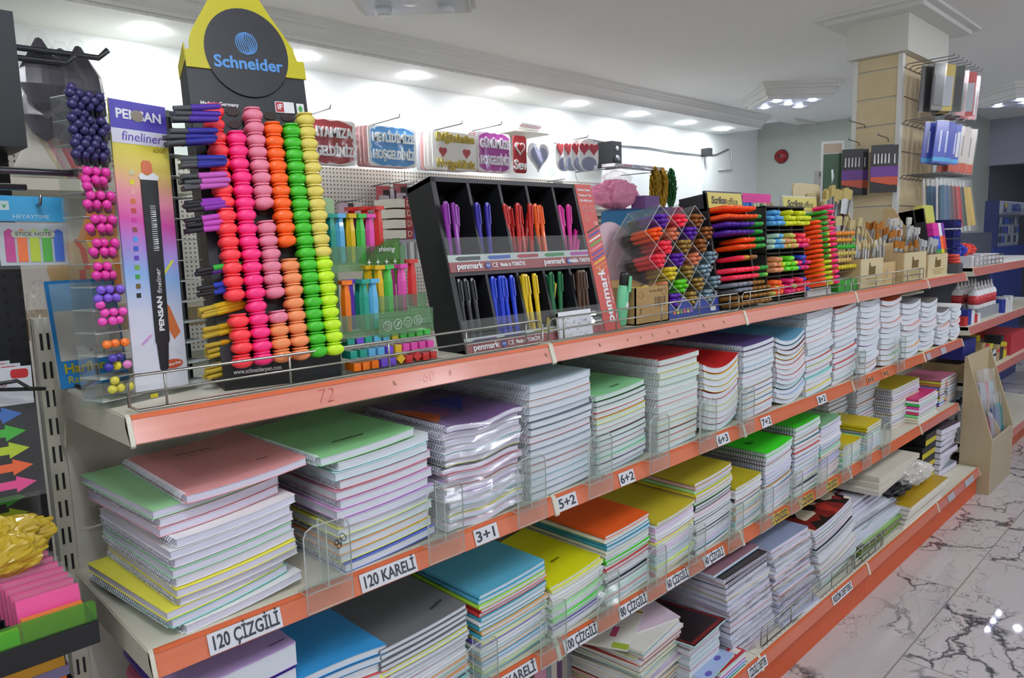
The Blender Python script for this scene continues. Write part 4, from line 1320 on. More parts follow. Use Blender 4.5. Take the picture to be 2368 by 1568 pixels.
# ------------------------------------------------------------------ the black pen tray with red banners
Pp = Vector((1.105, 1.295, Z1))
Mp = frame(Pp, (1, 0, 0), (0, 0.109, 0.4207))
tb = thing('pen_tray', 'leaning black pen tray with ten compartments and red banners', 'display stand', Mp)
TB = mat('#15161a', 0.5)
W, Hh, D = 0.521, 0.435, 0.095
bx = MB()
bx.box(0, 0.015, 0, Hh, -D, 0).box(W - 0.003, W + 0.006, 0, Hh, -D, 0)
bx.box(0, W, Hh - 0.012, Hh, -D, 0).box(0, W, 0, 0.010, -D, 0)
bx.build('shell', TB, tb)
MB().box(0.0, W, 0.0, Hh, -D - 0.004, -D).build('back', TB, tb)
MB().box(0.015, W, 0.188, 0.200, -D, 0).build('cross_shelf', TB, tb)
cxs = [0.015, 0.118, 0.226, 0.326, 0.4315, 0.519]
for x in cxs[1:-1]:
    MB().box(x - 0.0045, x + 0.0045, 0.010, Hh - 0.012, -D, -0.001).build('divider', TB, tb)
PRED, WBAN = mat('#a8343a', 0.4), mat('#cfd2d4', 0.4)
for nm, v0, v1, v2, v3 in (('upper', 0.197, 0.222, 0.240, 0.283), ('lower', 0.0, 0.021, 0.036, 0.080)):
    x0, x1 = 0.004, 0.523
    MB().box(x0, x1, v0, v1, 0.0005, 0.0018).build('red_banner', PRED, tb)
    MB().box(x0, x1, v1, v2, 0.0005, 0.0018).build('white_banner', WBAN, tb)
    MB().box(x0, x1, v0, v3, 0.0022, 0.0042).build('clear_guard', ACRYLIC, tb)
    for off in (0.0, 0.305):
        yy = (v0 + v1) / 2
        t = text('brand_lettering', 'penmark', Matrix.Translation((x0 + 0.062 + off, yy + 0.001, 0.0046)), 0.021, WHT, tb, bold=0.0004)
        fit(t, 0.084)
        MB().prism(circ(x0 + 0.122 + off, yy, 0.0085, n=16), 0.0044, 0.0048, 'z').build('quality_seal', mat('#2f4f9a', 0.4), tb)
        text('seal_lettering', 'ISO', Matrix.Translation((x0 + 0.122 + off, yy, 0.0050)), 0.007, WHT, tb)
        text('conformity_lettering', 'CE', Matrix.Translation((x0 + 0.146 + off, yy, 0.0046)), 0.017, WHT, tb)
        if off == 0 or nm == 'upper':
            t = text('origin_lettering', 'Made in TÜRKİYE', Matrix.Translation((x0 + 0.208 + off * 0.87, yy, 0.0046)), 0.014, WHT, tb, bold=0.0003)
            fit(t, 0.088)
    for k, hx in enumerate(['#3a4448', '#3f5fb8', '#b03a48', '#3f8f55', '#b848a8'] if nm == 'upper' else ['#6a3f98', '#5a48a8', '#c8b81a', '#c84a9a', '#7a5a40']):
        x = 0.025 + 0.104 * k
        MB().prism([(x, (v1 + v2) / 2 - 0.0005), (x + 0.010, v1 + 0.003), (x + 0.082, v1 + 0.004), (x + 0.082, v2 - 0.005), (x + 0.010, v2 - 0.005)], 0.0019, 0.0022, 'z').build('printed_pen', mat(hx, 0.4), tb)
# the red side board
MB().box(0.528, 0.600, 0.0, Hh, -0.012, 0.001).build('side_board', mat('#c04a40', 0.42), tb)
t = text('brand_lettering', 'penmark', Matrix.Translation((0.566, 0.103, 0.0014)) @ Matrix.Rotation(pi / 2, 4, 'Z'), 0.044, WHT, tb, bold=0.0012)
fit(t, 0.165)
t = text('slogan_lettering', 'imagination infinite', Matrix.Translation((0.590, 0.118, 0.0014)) @ Matrix.Rotation(pi / 2, 4, 'Z'), 0.011, WHT, tb)
for k, s_ in enumerate(('Fineliner Kalem', 'Fineliner Pen', 'HS-800-pro')):
    t = text('product_lettering', s_, Matrix.Translation((0.564, 0.418 - 0.016 * k, 0.0014)), 0.0095, WHT, tb, bold=0.0002)
    fit(t, 0.056)
for k in range(3):
    MB().tube([(x, y, 0.0014) for x, y in circ(0.552 + 0.03 * (k % 2), 0.362 - 0.028 * (k // 2), 0.009, n=16)], 0.0006, 4, closed=True).build('printed_icon', WHT, tb)
text('conformity_lettering', 'CE', Matrix.Translation((0.586, 0.318, 0.0014)), 0.013, WHT, tb)
for k, hx in enumerate(['#3a2f2f', '#2f4fa0', '#d8d8d0', '#3fa040', '#e08aa0', '#5a3fa0', '#3a3f98', '#d8b41a', '#d87a2a', '#c8702a']):
    y = 0.298 - 0.0135 * k
    MB().prism([(0.535, y - 0.010), (0.545, y - 0.009), (0.597, y + 0.010), (0.595, y + 0.015), (0.543, y - 0.004)], 0.0012, 0.0018, 'z').build('printed_pen', mat(hx, 0.4), tb)
# the pens
pm = MB()
pm.cyl((0, 0, 0.0), (0, 0, 0.012), 0.0025, 0.0055, 10).cyl((0, 0, 0.012), (0, 0, 0.110), 0.0062, 0.0062, 10)
PMB = pm.mesh('pen_barrel', WHITEC)
pc = MB()
pc.cyl((0, 0, 0.106), (0, 0, 0.164), 0.0072, 0.0068, 10).cyl((0, 0, 0.164), (0, 0, 0.172), 0.0068, 0.0050, 10)
pc.box(-0.0022, 0.0022, -0.0105, -0.0086, 0.118, 0.166).box(-0.0022, 0.0022, -0.0100, -0.006, 0.160, 0.166)
PMC = pc.mesh('pen_cap', WHITEC)
PL = MB().cyl((0, 0, 0.03), (0, 0, 0.09), 0.00468, 0.00468, 10, caps=False).mesh('print_band', WHITEC)
bins = [(0, 1, '#8f2fa0', 'purple', 4), (1, 1, '#33269a', 'indigo', 3), (2, 1, '#c0201c', 'red', 7), (3, 1, '#f0601a', 'orange', 4), (4, 1, '#d8309a', 'magenta', 6),
        (0, 0, '#232428', 'black', 6), (1, 0, '#1f3fc8', 'blue', 7), (2, 0, '#e0bf10', 'yellow', 6), (3, 0, '#146a3c', 'dark green', 4), (4, 0, '#4f3322', 'brown', 6)]
for ci, row, hx, nm, n in bins:
    x0, x1 = cxs[ci] + 0.008, cxs[ci + 1] - 0.008
    span = (x1 - x0)
    for j in range(n):
        x = x0 + span * (0.04 if row == 0 else 0.03) + (0.0135 if n < 6 else 0.0115) * j
        ztop = (0.200 if row else 0.011)
        tilt = rnd.uniform(-0.03, 0.05)
        fw = 0.06 + rnd.uniform(0, 0.16)
        dz = -0.012 - (j % 2) * 0.024
        if nm == 'yellow' and j == n - 1:
            tilt, x, dz, fw = -0.55, x0 + 0.062, -0.004, -0.10
        if nm == 'magenta' and j >= n - 2:
            tilt, x, dz, fw = -0.60 - 0.06 * (j - n + 2), x0 + 0.012 + 0.012 * (j - n + 2), -0.004, -0.12
        if nm == 'red' and j == 5:
            tilt = -0.22
        M = Mp @ Matrix.Translation((x, ztop, dz - 0.004)) @ Matrix.Rotation(-pi / 2, 4, 'X') @ Matrix.Rotation(fw, 4, 'X') @ Matrix.Rotation(pi, 4, 'X')
        M = Mp @ Matrix.Translation((x, ztop, dz - 0.006)) @ Matrix.Rotation(tilt, 4, 'Z') @ Matrix.Rotation(fw, 4, 'X') @ Matrix(((1, 0, 0, 0), (0, 0, 1, 0), (0, -1, 0, 0), (0, 0, 0, 1)))
        m_ = mat(hx, 0.25, 0, 0.5, 0.5)
        inst('fineliner_pen', [('pen_barrel', PMB, m_), ('pen_cap', PMC, m_)], M, '%s clipped pen, %s in the %s row of the black tray' % (nm, first(j), 'upper' if row else 'lower'), 'pen', '%s pens in the black tray' % nm)
# the little test pad in front of it
tp = thing('test_pad', 'white scribbled test pad leaning in front of the black pen tray', 'notepad', frame((1.425, 1.279, Z1 + 0.001), (1, 0, 0), (0, 0.03, 0.2)))
MB().box(0, 0.135, 0, 0.070, -0.008, 0.0).build('pages', mat('#d9dce2', 0.6), tp)
MB().box(0, 0.135, 0.060, 0.0715, -0.0085, 0.0006).build('top_strip', mat('#e4e6ea', 0.5), tp)
for k in range(26):
    x, y = rnd.uniform(0.008, 0.118), rnd.uniform(0.004, 0.052)
    MB().tube([(x + 0.0028 * i, y + rnd.uniform(-0.004, 0.006), 0.0004) for i in range(4)], 0.0004, 3).build('pen_scribble', mat(rnd.choice(['#6a78c8', '#d87a6a', '#7ab88a', '#8a6ac8', '#d0c040']), 0.6), tp)
# ================================================================== displays farther along the top shelf
# ------------------------------------------------------------------ mint marker and carton
GLD = mat('#d9c27a', 0.5)
mm = thing('mint_marker', 'big mint green marker with a black cap standing in front of the small carton', 'marker', T(1.728, 1.312, Z1 + 0.006) @ Matrix.Rotation(0.13, 4, 'Y'))
b = MB()
b.lathe([(0.0, 0), (0.014, 0.0), (0.021, 0.006), (0.0225, 0.05), (0.0225, 0.105), (0.019, 0.112), (0.019, 0.118)], 18, 0, None, 1.0, 0.62)
b.build('barrel', mat('#6fc795', 0.4), mm)
MB().lathe([(0.0165, 0.112), (0.0170, 0.150), (0.0155, 0.158), (0.0, 0.159)], 18, 0, None, 1.0, 0.7).build('cap', mat('#1c1d1f', 0.35), mm)
MB().prism(rrect(0.004, 0.10, 0.016, 0.148, 0.004), -0.0165, -0.0135, 'y').build('clip', mat('#6fc795', 0.4), mm)
MB().prism(circ(0.006, 0.060, 0.0065, 0.011, 16), -0.0143, -0.0139, 'y').build('round_label', WHT, mm)
KR = mat('#a98a58', 0.75)
KRD = mat('#8d7146', 0.8)
ct = thing('carton', 'small open brown cardboard carton with a barcode beside the mint marker', 'carton', T(1.785, 1.30, Z1))
MB().box(0, 0.178, 0, 0.004, 0, 0.113).box(0, 0.178, 0.10, 0.104, 0, 0.113).box(0, 0.004, 0, 0.104, 0, 0.113).box(0.174, 0.178, 0, 0.104, 0, 0.113).box(0, 0.178, 0, 0.104, 0, 0.004).build('carton_wall', KR, ct)
MB().add([(0, 0.1, 0.113), (0.178, 0.1, 0.113), (0.178, 0.15, 0.128), (0, 0.15, 0.128), (0, 0.1, 0.115), (0.178, 0.1, 0.115), (0.178, 0.15, 0.130), (0, 0.15, 0.130)], [(0, 3, 2, 1), (4, 5, 6, 7), (0, 1, 5, 4), (2, 3, 7, 6)]).build('flap', KR, ct)
bars = MB()
for k in range(14):
    bars.box(0.100 + k * 0.0042, 0.100 + k * 0.0042 + rnd.choice((0.0012, 0.0026)), -0.0004, 0.0, 0.050, 0.080)
bars.build('barcode', mat('#5a4a32', 0.8), ct)
MF = lambda x, z: Matrix.Translation((x, -0.0005, z)) @ Matrix.Rotation(pi / 2, 4, 'X')
text('carton_lettering', 'Gr.Case 100X4', MF(0.105, 0.100), 0.011, mat('#6d5a3c', 0.8), ct)
text('weight_lettering', 'g', MF(0.026, 0.045), 0.024, mat('#5f4d32', 0.8), ct)
for x, z in ((0.028, 0.090), (0.150, 0.094)):
    MB().tube([(a, -0.0004, c_) for a, c_ in circ(x, z, 0.013, 0.010, 18)], 0.0006, 4, closed=True).build('carton_mark', mat('#6d5a3c', 0.8), ct)
for k in range(7):
    o = MB().box(-0.016, 0.016, -0.007, 0.007, 0, 0.050).build('pencil_case_refill', mat(rnd.choice(['#d8c98a', '#e2d8b0', '#d9c030', '#e6e0c4']), 0.5), None, T(1.81 + 0.022 * k, 1.345 + 0.012 * (k % 3), Z1 + 0.06) @ Matrix.Rotation(rnd.uniform(-0.6, 0.6), 4, 'Y') @ Matrix.Rotation(rnd.uniform(-0.5, 0.5), 4, 'X'))
    tag(o, 'cream paper packet poking out of the small brown carton', 'packet', 'packets in the brown carton')

# ------------------------------------------------------------------ the clear honeycomb of diamond cells
Hx = frame((2.03, 1.318, 1.392), (1, 0, 0), (0, 0.061, 0.343))
HA, HB_ = 0.0525, 0.0437
hs = thing('marker_honeycomb', 'clear acrylic rack of diamond cells full of metallic and neon markers', 'display stand', Hx)
cells = []
for m_ in range(4):
    for k in range(3):
        cells.append((k * 2 * HA, (3 - m_) * 2 * HB_ + HB_, m_ * 2, k))
for m_ in range(3):
    for k in range(-1, 3):
        cells.append((k * 2 * HA + HA, (3 - m_) * 2 * HB_, m_ * 2 + 1, k))
AD = 0.13


def strip(mb, a, b, th=0.0012):
    d = Vector((b[0] - a[0], b[1] - a[1], 0)).normalized()
    n_ = Vector((-d.y, d.x, 0)) * th
    q_ = [(a[0] + n_.x, a[1] + n_.y), (b[0] + n_.x, b[1] + n_.y), (b[0] - n_.x, b[1] - n_.y), (a[0] - n_.x, a[1] - n_.y)]
    o = len(mb.f)
    mb.prism(q_, -AD, 0.0, 'z')
    mb.mi[o] = 1
    mb.mi[o + 1] = 1


done = set()
hw = MB()
for cxx, cyy, rr, kk in cells:
    vs = [(cxx, cyy + HB_), (cxx + HA, cyy), (cxx, cyy - HB_), (cxx - HA, cyy)]
    for i in range(4):
        a, b_ = vs[i], vs[(i + 1) % 4]
        key = tuple(sorted(((round(a[0], 3), round(a[1], 3)), (round(b_[0], 3), round(b_[1], 3)))))
        if key not in done:
            done.add(key)
            strip(hw, a, b_)
hw.build('cell_walls', [ACRYLIC, ACRYL_EDGE], hs)
MB().prism([(-HA, HB_ * 7), (-0.16, 0.18), (-0.13, 0.02), (0.26, 0.0), (0.31, 0.10), (0.26, 0.33)], -AD - 0.004, -AD - 0.001, 'z').build('back_plate', clear('pale_back', '#f2e6ea', 0.04, 0.1, 0.35, '#d8c2c8'), hs)
base = [(-0.050, -0.024), (0.262, -0.024), (0.262, 0.044)]
zz = [(0.2625, 0.042), (0.21, -0.002), (0.1575, 0.042), (0.105, -0.002), (0.0525, 0.042), (0.0, -0.002), (-0.050, 0.040)]
NAVY = mat('#22398c', 0.45)
MB().prism([(-0.050, -0.024), (0.2625, -0.024)] + zz, 0.001, 0.004, 'z').build('foot_card', NAVY, hs)
ed = MB()
for a, b_ in zip(zz[:-1], zz[1:]):
    ed.tube([(a[0], a[1], 0.0045), (b_[0], b_[1], 0.0045)], 0.0018, 4)
ed.build('foot_card_edge', mat('#d8dbe2', 0.4), hs)
MB().prism([(-0.05, -0.024), (0.2625, -0.024), (0.2625, -0.02), (-0.05, -0.02)], -0.12, 0.001, 'z').build('foot', NAVY, hs)
for k, hx_ in enumerate(('#d86a3a', '#c9c83a', '#6fb04a', '#d8589a', '#d8c06a', '#9a6ac8')):
    MB().prism(rrect(-0.022 + 0.020 * k, -0.012, -0.008 + 0.020 * k, 0.002 + 0.002 * (k % 2), 0.003), 0.0042, 0.0046, 'z').build('printed_letter', mat(hx_, 0.5), hs)
MB().prism(rrect(0.205, -0.018, 0.24, 0.0, 0.002), 0.0042, 0.0046, 'z').build('printed_panel', WHT, hs)
mk = MB()
mk.lathe([(0.0070, -0.125), (0.0090, -0.118), (0.0095, -0.045), (0.0095, -0.012), (0.0085, 0.002), (0.006, 0.007), (0.0, 0.008)], 12, 0, None, 1.28, 0.80)
MKB = mk.mesh('marker_body', WHITEC)
mk = MB()
mk.lathe([(0.0060, -0.128), (0.0102, -0.124), (0.0102, -0.088), (0.0095, -0.086)], 12, 0, None, 1.28, 0.80)
MKC = mk.mesh('marker_cap', WHITEC)
BRZ, GLDM, SLV = mat('#a86a3a', 0.30, 0.5), mat('#a98a45', 0.30, 0.5), mat('#8fabb8', 0.28, 0.5)
MKP = {'violet': mat('#5a1fa8', 0.3), 'coral': mat('#ff3a52', 0.35), 'orange': mat('#ff5a12', 0.35), 'peach': mat('#e0825a', 0.35), 'yellow': mat('#e0c92a', 0.35),
       'lime': mat('#5fd21a', 0.35), 'bronze': BRZ, 'gold': GLDM, 'silver blue': SLV}
cc = {(0, 0): 'violet', (0, 1): 'coral', (0, 2): 'bronze', (1, -1): 'orange', (1, 0): 'peach', (1, 1): 'violet', (1, 2): 'bronze',
      (2, 0): 'coral', (2, 1): 'gold', (2, 2): 'bronze', (3, -1): 'coral', (3, 0): 'violet', (3, 1): 'peach', (3, 2): 'silver blue',
      (4, 0): 'yellow', (4, 1): 'gold', (4, 2): 'silver blue', (5, -1): 'peach', (5, 0): 'lime', (5, 1): 'gold', (5, 2): 'silver blue', (6, 0): 'violet', (6, 1): 'gold', (6, 2): 'silver blue'}
CB = mat('#17181b', 0.35)
cn = 0
for cxx, cyy, rr, kk in sorted(cells, key=lambda t: (t[2], t[3])):
    nm = cc[(rr, kk)]
    cn += 1
    spots = [(0.0, -0.024), (-0.014, -0.010), (0.014, -0.010), (-0.001, 0.004), (0.016, 0.006), (-0.016, 0.006)][:6 if nm not in ('peach',) else 4]
    if nm == 'orange':
        spots = spots[:5]
    for j, (dx, dy) in enumerate(spots):
        M = Hx @ Matrix.Translation((cxx + dx, cyy + dy, rnd.uniform(0.0, 0.010))) @ Matrix.Rotation(rnd.uniform(-0.35, 0.1), 4, 'Z')
        inst('paint_marker', [('marker_body', MKB, MKP[nm]), ('marker_cap', MKC, CB)], M,
             '%s marker, %s in %s diamond cell from the top of the clear honeycomb' % (nm, first(j), 'the %s' % (first(cn - 1))), 'marker', 'markers in honeycomb cell %s' % first(cn - 1))

# a pale pink round lid behind the honeycomb
o = MB().lathe([(0.0, 0), (0.150, 0.0), (0.155, 0.006), (0.150, 0.012), (0.0, 0.012)], 40).build('round_lid', mat('#d7b9c2', 0.45), None, frame((1.98, 1.53, Z1 + 0.165), (1, 0.1, 0), (0, 0.15, 1)))
tag(o, 'pale pink round lid standing behind the clear honeycomb rack', 'lid')

# ------------------------------------------------------------------ black rack of highlighters, tray of minis, second rack
YSIGN = mat('#bdb02e', 0.35)
DKI = mat('#2e2c20', 0.5)
R1 = frame((2.300, 1.315, Z1), (1, 0, 0), (0, 0.052, 0.36))
r1 = thing('highlighter_rack', 'black rack with a yellow sign holding rows of highlighters, beside the honeycomb', 'display stand', R1)
MB().box(0, 0.012, 0, 0.415, -0.11, 0).box(0.268, 0.280, 0, 0.36, -0.11, 0).box(0, 0.28, 0, 0.03, -0.11, 0).box(0, 0.28, 0.355, 0.365, -0.11, 0).build('frame', BLACK, r1)
MB().box(0, 0.28, 0, 0.40, -0.114, -0.11).build('back', BLACK, r1)
grd = MB()
for k in range(9):
    grd.box(0.01, 0.27, 0.03 + 0.0365 * k, 0.032 + 0.0365 * k, -0.10, -0.056)
for k in range(7):
    grd.box(0.012 + 0.0365 * k, 0.0135 + 0.0365 * k, 0.03, 0.36, -0.10, -0.056)
grd.build('grid', mat('#2a2b2e', 0.4), r1)
MB().box(0.0, 0.255, 0.358, 0.425, -0.012, 0.0).build('sign_board', BLACK, r1)
MB().box(0.008, 0.246, 0.364, 0.419, 0.0, 0.002).build('sign', YSIGN, r1)
t = text('brand_lettering', 'Scrikss', Matrix.Translation((0.080, 0.391, 0.0024)), 0.036, DKI, r1, bold=0.0012, shear=0.2)
fit(t, 0.105)
t = text('range_lettering', 'office', Matrix.Translation((0.176, 0.388, 0.0024)), 0.036, DKI, r1)
fit(t, 0.075)
rb = MB()
rb.lathe([(0.0095, -0.048), (0.0120, -0.044), (0.0126, -0.02), (0.0126, 0.030), (0.0112, 0.044), (0.0075, 0.052), (0.0, 0.054)], 14, 0, None, 1.25, 0.72)
RKB = rb.mesh('highlighter_body', WHITEC)
GRY = mat('#7d8690', 0.35)
rows1 = [(0.338, 'NNNNNNN', 0), (0.308, 'NNNNNNNg', 0), (0.280, 'VVVVVVgg', 0), (0.252, 'VVVVVVgg', 0), (0.224, '...NNNgg', 0), (0.200, '..NNNNgg', 0), (0.160, '..rybt..', 0), (0.118, 'rrrrrrgg', 0), (0.092, 'rrrrrrgl', 0),
         (0.066, 'ssssbbb.', 0), (0.046, '.sssbbbb', 0), (0.020, 'bbbbbbbb', 0), (-0.002, 'bbbbbbbb', 0)]
KEY = {'N': ('bright orange', mat('#ff5410', 0.35)), 'V': ('deep violet', mat('#4c1c96', 0.35)), 'g': ('green', mat('#2aa03a', 0.35)), 'r': ('coral pink', mat('#ff3558', 0.35)), 'y': ('gold', mat('#c9a02a', 0.35)),
       'b': ('bronze', mat('#8f6224', 0.32, 0.35)), 't': ('tan', mat('#9a7048', 0.35)), 's': ('steel grey', GRY), 'l': ('lime', mat('#7ac83a', 0.35))}
for i, (v, s_, _) in enumerate(rows1):
    for j, ch in enumerate(s_):
        if ch == '.':
            continue
        nm, m_ = KEY[ch]
        o = place('highlighter', RKB, None, R1 @ Matrix.Translation((0.030 + 0.0335 * j, v + 0.018, 0.008 + rnd.uniform(-0.004, 0.004))) @ Matrix.Rotation(0.10, 4, 'Y'), m_)
        tag(o, '%s highlighter, %s along the %s row of the yellow-signed black rack' % (nm, first(j), ordn(i)), 'highlighter', 'highlighters in the black rack')
# minis
R2 = frame((2.655, 1.315, Z1), (1, 0, 0), (0, 0.012, 0.36))
r2 = thing('mini_tray', 'dark cardboard tray of twelve pockets heaped with mini highlighters', 'display stand', R2)
dk_ = MB()
for k in range(5):
    dk_.box(0, 0.335, 0.008 + 0.0895 * k, 0.013 + 0.0895 * k, -0.10, 0.0)
for k in range(4):
    dk_.box(0.110 * k, 0.110 * k + 0.005, 0, 0.370, -0.10, -0.002)
dk_.build('pocket_wall', mat('#2a2622', 0.6), r2)
MB().box(0, 0.335, 0, 0.372, -0.104, -0.10).build('back', mat('#55432a', 0.7), r2)
sm_ = MB()
sm_.lathe([(0.0090, -0.06), (0.0105, -0.05), (0.0112, 0.0), (0.0105, 0.014), (0.007, 0.020), (0.0, 0.021)], 12, 0, None, 1.05, 0.85)
MINI = sm_.mesh('mini_highlighter', WHITEC)
MCOL = {'blue': '#5aa8e0', 'lemon': '#d8e01a', 'sand': '#c9c45a', 'rose': '#ff3f5e', 'magenta': '#e01f74', 'peach': '#e59a6a', 'lime': '#6ae02a', 'orange': '#ff6a2a', 'cobalt': '#1f48b8', 'mint': '#b8d8c0'}
pk = [[('blue', 'lemon', 'lemon')], [('blue', 'sand', 'rose')], [('peach', 'lime', 'magenta')], [('sand', 'rose', 'peach')]]
pockets = [('blue', 'lemon', 'lemon'), ('blue', 'sand', 'rose'), ('peach', 'lime', 'magenta'), ('orange', 'magenta', 'rose')]
alt = [('mint', 'lemon', 'lemon'), ('mint', 'peach', 'magenta'), ('lemon', 'lemon', 'cobalt'), ('sand', 'sand', 'cobalt')]
for r_ in range(4):
    for c_ in range(3):
        n_ = 0
        for iy in range(3):
            for ix in range(4):
                if iy == 2 and ix in (0, 3):
                    continue
                cn_ = pockets[r_][c_] if rnd.random() < 0.8 else alt[r_][c_]
                M = R2 @ Matrix.Translation((0.110 * c_ + 0.018 + 0.0245 * ix + 0.005 * (iy % 2), 0.370 - 0.0895 * (r_ + 1) + 0.024 + 0.0205 * iy, rnd.uniform(-0.002, 0.014))) @ Matrix.Rotation(rnd.uniform(-0.12, 0.12), 4, 'X') @ Matrix.Rotation(rnd.uniform(-0.05, 0.15), 4, 'Y')
                o = place('mini_highlighter', MINI, None, M, mat(MCOL[cn_], 0.4))
                tag(o, '%s mini highlighter, %s in the %s pocket of row %s in the dark tray' % (cn_, first(n_), ordn(c_).replace('top', 'first'), ('one', 'two', 'three', 'four')[r_]), 'highlighter', 'mini highlighters in the dark tray, pocket %s row %s' % ('abc'[c_], ('one', 'two', 'three', 'four')[r_]))
                n_ += 1
# second signed rack with three columns of highlighters lying out to the side
R3 = frame((3.035, 1.315, Z1), (1, 0, 0), (0, 0.040, 0.36))
r3 = thing('highlighter_rack', 'grey backed rack with a paler yellow sign and columns of neon highlighters', 'display stand', R3)
MB().box(-0.02, 0.22, 0, 0.40, -0.09, -0.084).build('back', mat('#b8bbbd', 0.5), r3)
MB().box(-0.02, 0.22, 0, 0.030, -0.09, 0.0).build('foot', mat('#c9ccd0', 0.5), r3)
MB().box(-0.13, 0.20, 0.355, 0.425, -0.034, -0.024).build('sign_board', mat('#bfc2bf', 0.5), r3)
MB().box(-0.125, 0.195, 0.362, 0.420, -0.024, -0.022).build('sign', mat('#c4bb58', 0.35), r3)
t = text('brand_lettering', 'Scrikss', Matrix.Translation((-0.02, 0.391, -0.0215)), 0.040, DKI, r3, bold=0.001, shear=0.2)
fit(t, 0.15)
t = text('range_lettering', 'office', Matrix.Translation((0.11, 0.389, -0.0215)), 0.038, DKI, r3)
fit(t, 0.09)
for x in (-0.02, 0.055, 0.13):
    MB().box(x, x + 0.004, 0.02, 0.36, -0.084, -0.060).build('rib', BLACK, r3)
ncol = [('orange', [mat('#ff5210', 0.35)], 14, 0.0, 0.305), ('green and lime', [mat('#2f9f1f', 0.35), mat('#c9e01a', 0.35)], 14, 0.075, 0.345), ('hot pink', [mat('#ff2f7c', 0.35)], 15, 0.145, 0.372)]
for c_, (nm, ms_, n_, x, vtop) in enumerate(ncol):
    for i in range(n_):
        v = vtop - (vtop - 0.042) * i / (n_ - 1)
        for j in range(2):
            m_ = ms_[0] if (len(ms_) == 1 or i < 4 or (i < 9 and j == 0)) else ms_[1]
            nn = nm if len(ms_) == 1 else ('green' if m_ is ms_[0] else 'lime')
            o = place('highlighter', RKB, None, R3 @ Matrix.Translation((x + 0.02 + 0.034 * j, v, 0.0 - 0.006 * j)) @ Matrix.Rotation(0.22, 4, 'Y') @ Matrix.Rotation(-0.08, 4, 'X') @ Matrix.Diagonal((1, 0.9, 1, 1)), m_)
            tag(o, '%s highlighter, %s level down, %s one, in the paler-signed rack' % (nn, ordn(i), ('front', 'rear')[j]), 'highlighter', 'highlighters in the paler-signed rack, %s column' % nm)
# boxed set of fineliners with a green foot
R4 = frame((3.285, 1.315, Z1), (1, 0, 0), (0, 0.03, 0.36))
r4 = thing('crayon_rack', 'colourful striped rack of wax crayons with a green foot and brown board behind', 'display stand', R4)
MB().box(0, 0.215, 0, 0.05, -0.06, 0.02).build('foot', mat('#2f9a2a', 0.5), r4)
stp = ['#5a78b0', '#3f8fd0', '#3faa3a', '#e0c81a', '#e08a2a', '#c0304a', '#7a3fa0']
sb = MB()
for k in range(7):
    sb.box(0.031 * k, 0.031 * k + 0.0305, 0.05, 0.285, -0.062, -0.058, k)
sb.build('striped_back', [mat(h_, 0.5) for h_ in stp], r4)
for k in range(9):
    MB().box(0.0, 0.217, 0.058 + 0.0265 * k, 0.060 + 0.0265 * k, -0.058, -0.005).build('tier', FILM2, r4)
cr = MB()
cr.lathe([(0.0095, -0.05), (0.0098, 0.015), (0.0085, 0.02), (0.0, 0.021)], 12)
CRY = cr.mesh('wax_crayon', WHITEC)
crw = [('#e08a1f', 'orange'), ('#d8982a', 'amber'), ('#2fb02a', 'green'), ('#c9b45a', 'straw'), ('#d0b060', 'sand'), ('#d8c01a', 'yellow')]
for i, (hx_, nm) in enumerate(crw):
    for j in range(7 if i not in (4,) else 5):
        o = place('wax_crayon', CRY, None, R4 @ Matrix.Translation((0.016 + 0.0305 * j, 0.258 - 0.0300 * i, 0.006)), mat('#3fa83a' if (i == 1 and j == 6) else hx_, 0.45))
        tag(o, '%s wax crayon, %s along the %s tier of the striped rack' % ('green' if (i == 1 and j == 6) else nm, first(j), ordn(i)), 'crayon', 'crayons in the striped rack')

# ------------------------------------------------------------------ folders and cards standing behind the racks
for k, hx_ in enumerate(['#4a8ab8', '#4a5088', '#5a5f88', '#6a4a98', '#7a58a8', '#8a5ab0', '#a858a0', '#c05890', '#d06898']):
    o = MB().box(0, 0.006, 0, 0.20, 0, 0.36 + 0.004 * (k % 3)).build('plastic_folder', clear('folder_film_%d' % k, hx_, 0.06, 0.15, 0.7, hx_), None, T(2.155 + 0.017 * k, 1.485 - 0.003 * k, Z1, 0.30))
    tag(o, 'translucent coloured folder, %s of a row standing behind the black rack' % first(k), 'folder', 'folders behind the black rack')
o = MB().box(0, 0.26, 0, 0.06, 0, 0.075).box(0.0, 0.26, -0.002, 0.0, 0, 0.085).build('pink_box', mat('#e0409a', 0.45), None, T(2.98, 1.60, Z1 + 0.36))
tag(o, 'hot pink box standing high behind the two signed racks', 'box')
o = MB().box(0, 0.40, 0, 0.12, 0, 0.36).build('stock_carton', KR, None, T(2.93, 1.56, Z1))
tag(o, 'plain brown carton carrying the hot pink box behind the racks', 'carton')
for k, hx_ in enumerate(['#2f7fd0', '#4a9ae0', '#2f5fc0', '#d8d4b0', '#c9d0b8', '#4a8f6a', '#d0c8a0', '#e0a890', '#c9b080']):
    o = MB().box(0, 0.016, 0, 0.10, 0, 0.392 - 0.004 * (k % 2)).build('card_pack', mat(hx_, 0.5), None, T(2.70 + 0.030 * k, 1.445, Z1, 0.1))
    tag(o, 'upright pack of coloured card, %s along the row behind the mini tray' % first(k), 'card', 'card packs behind the mini tray')

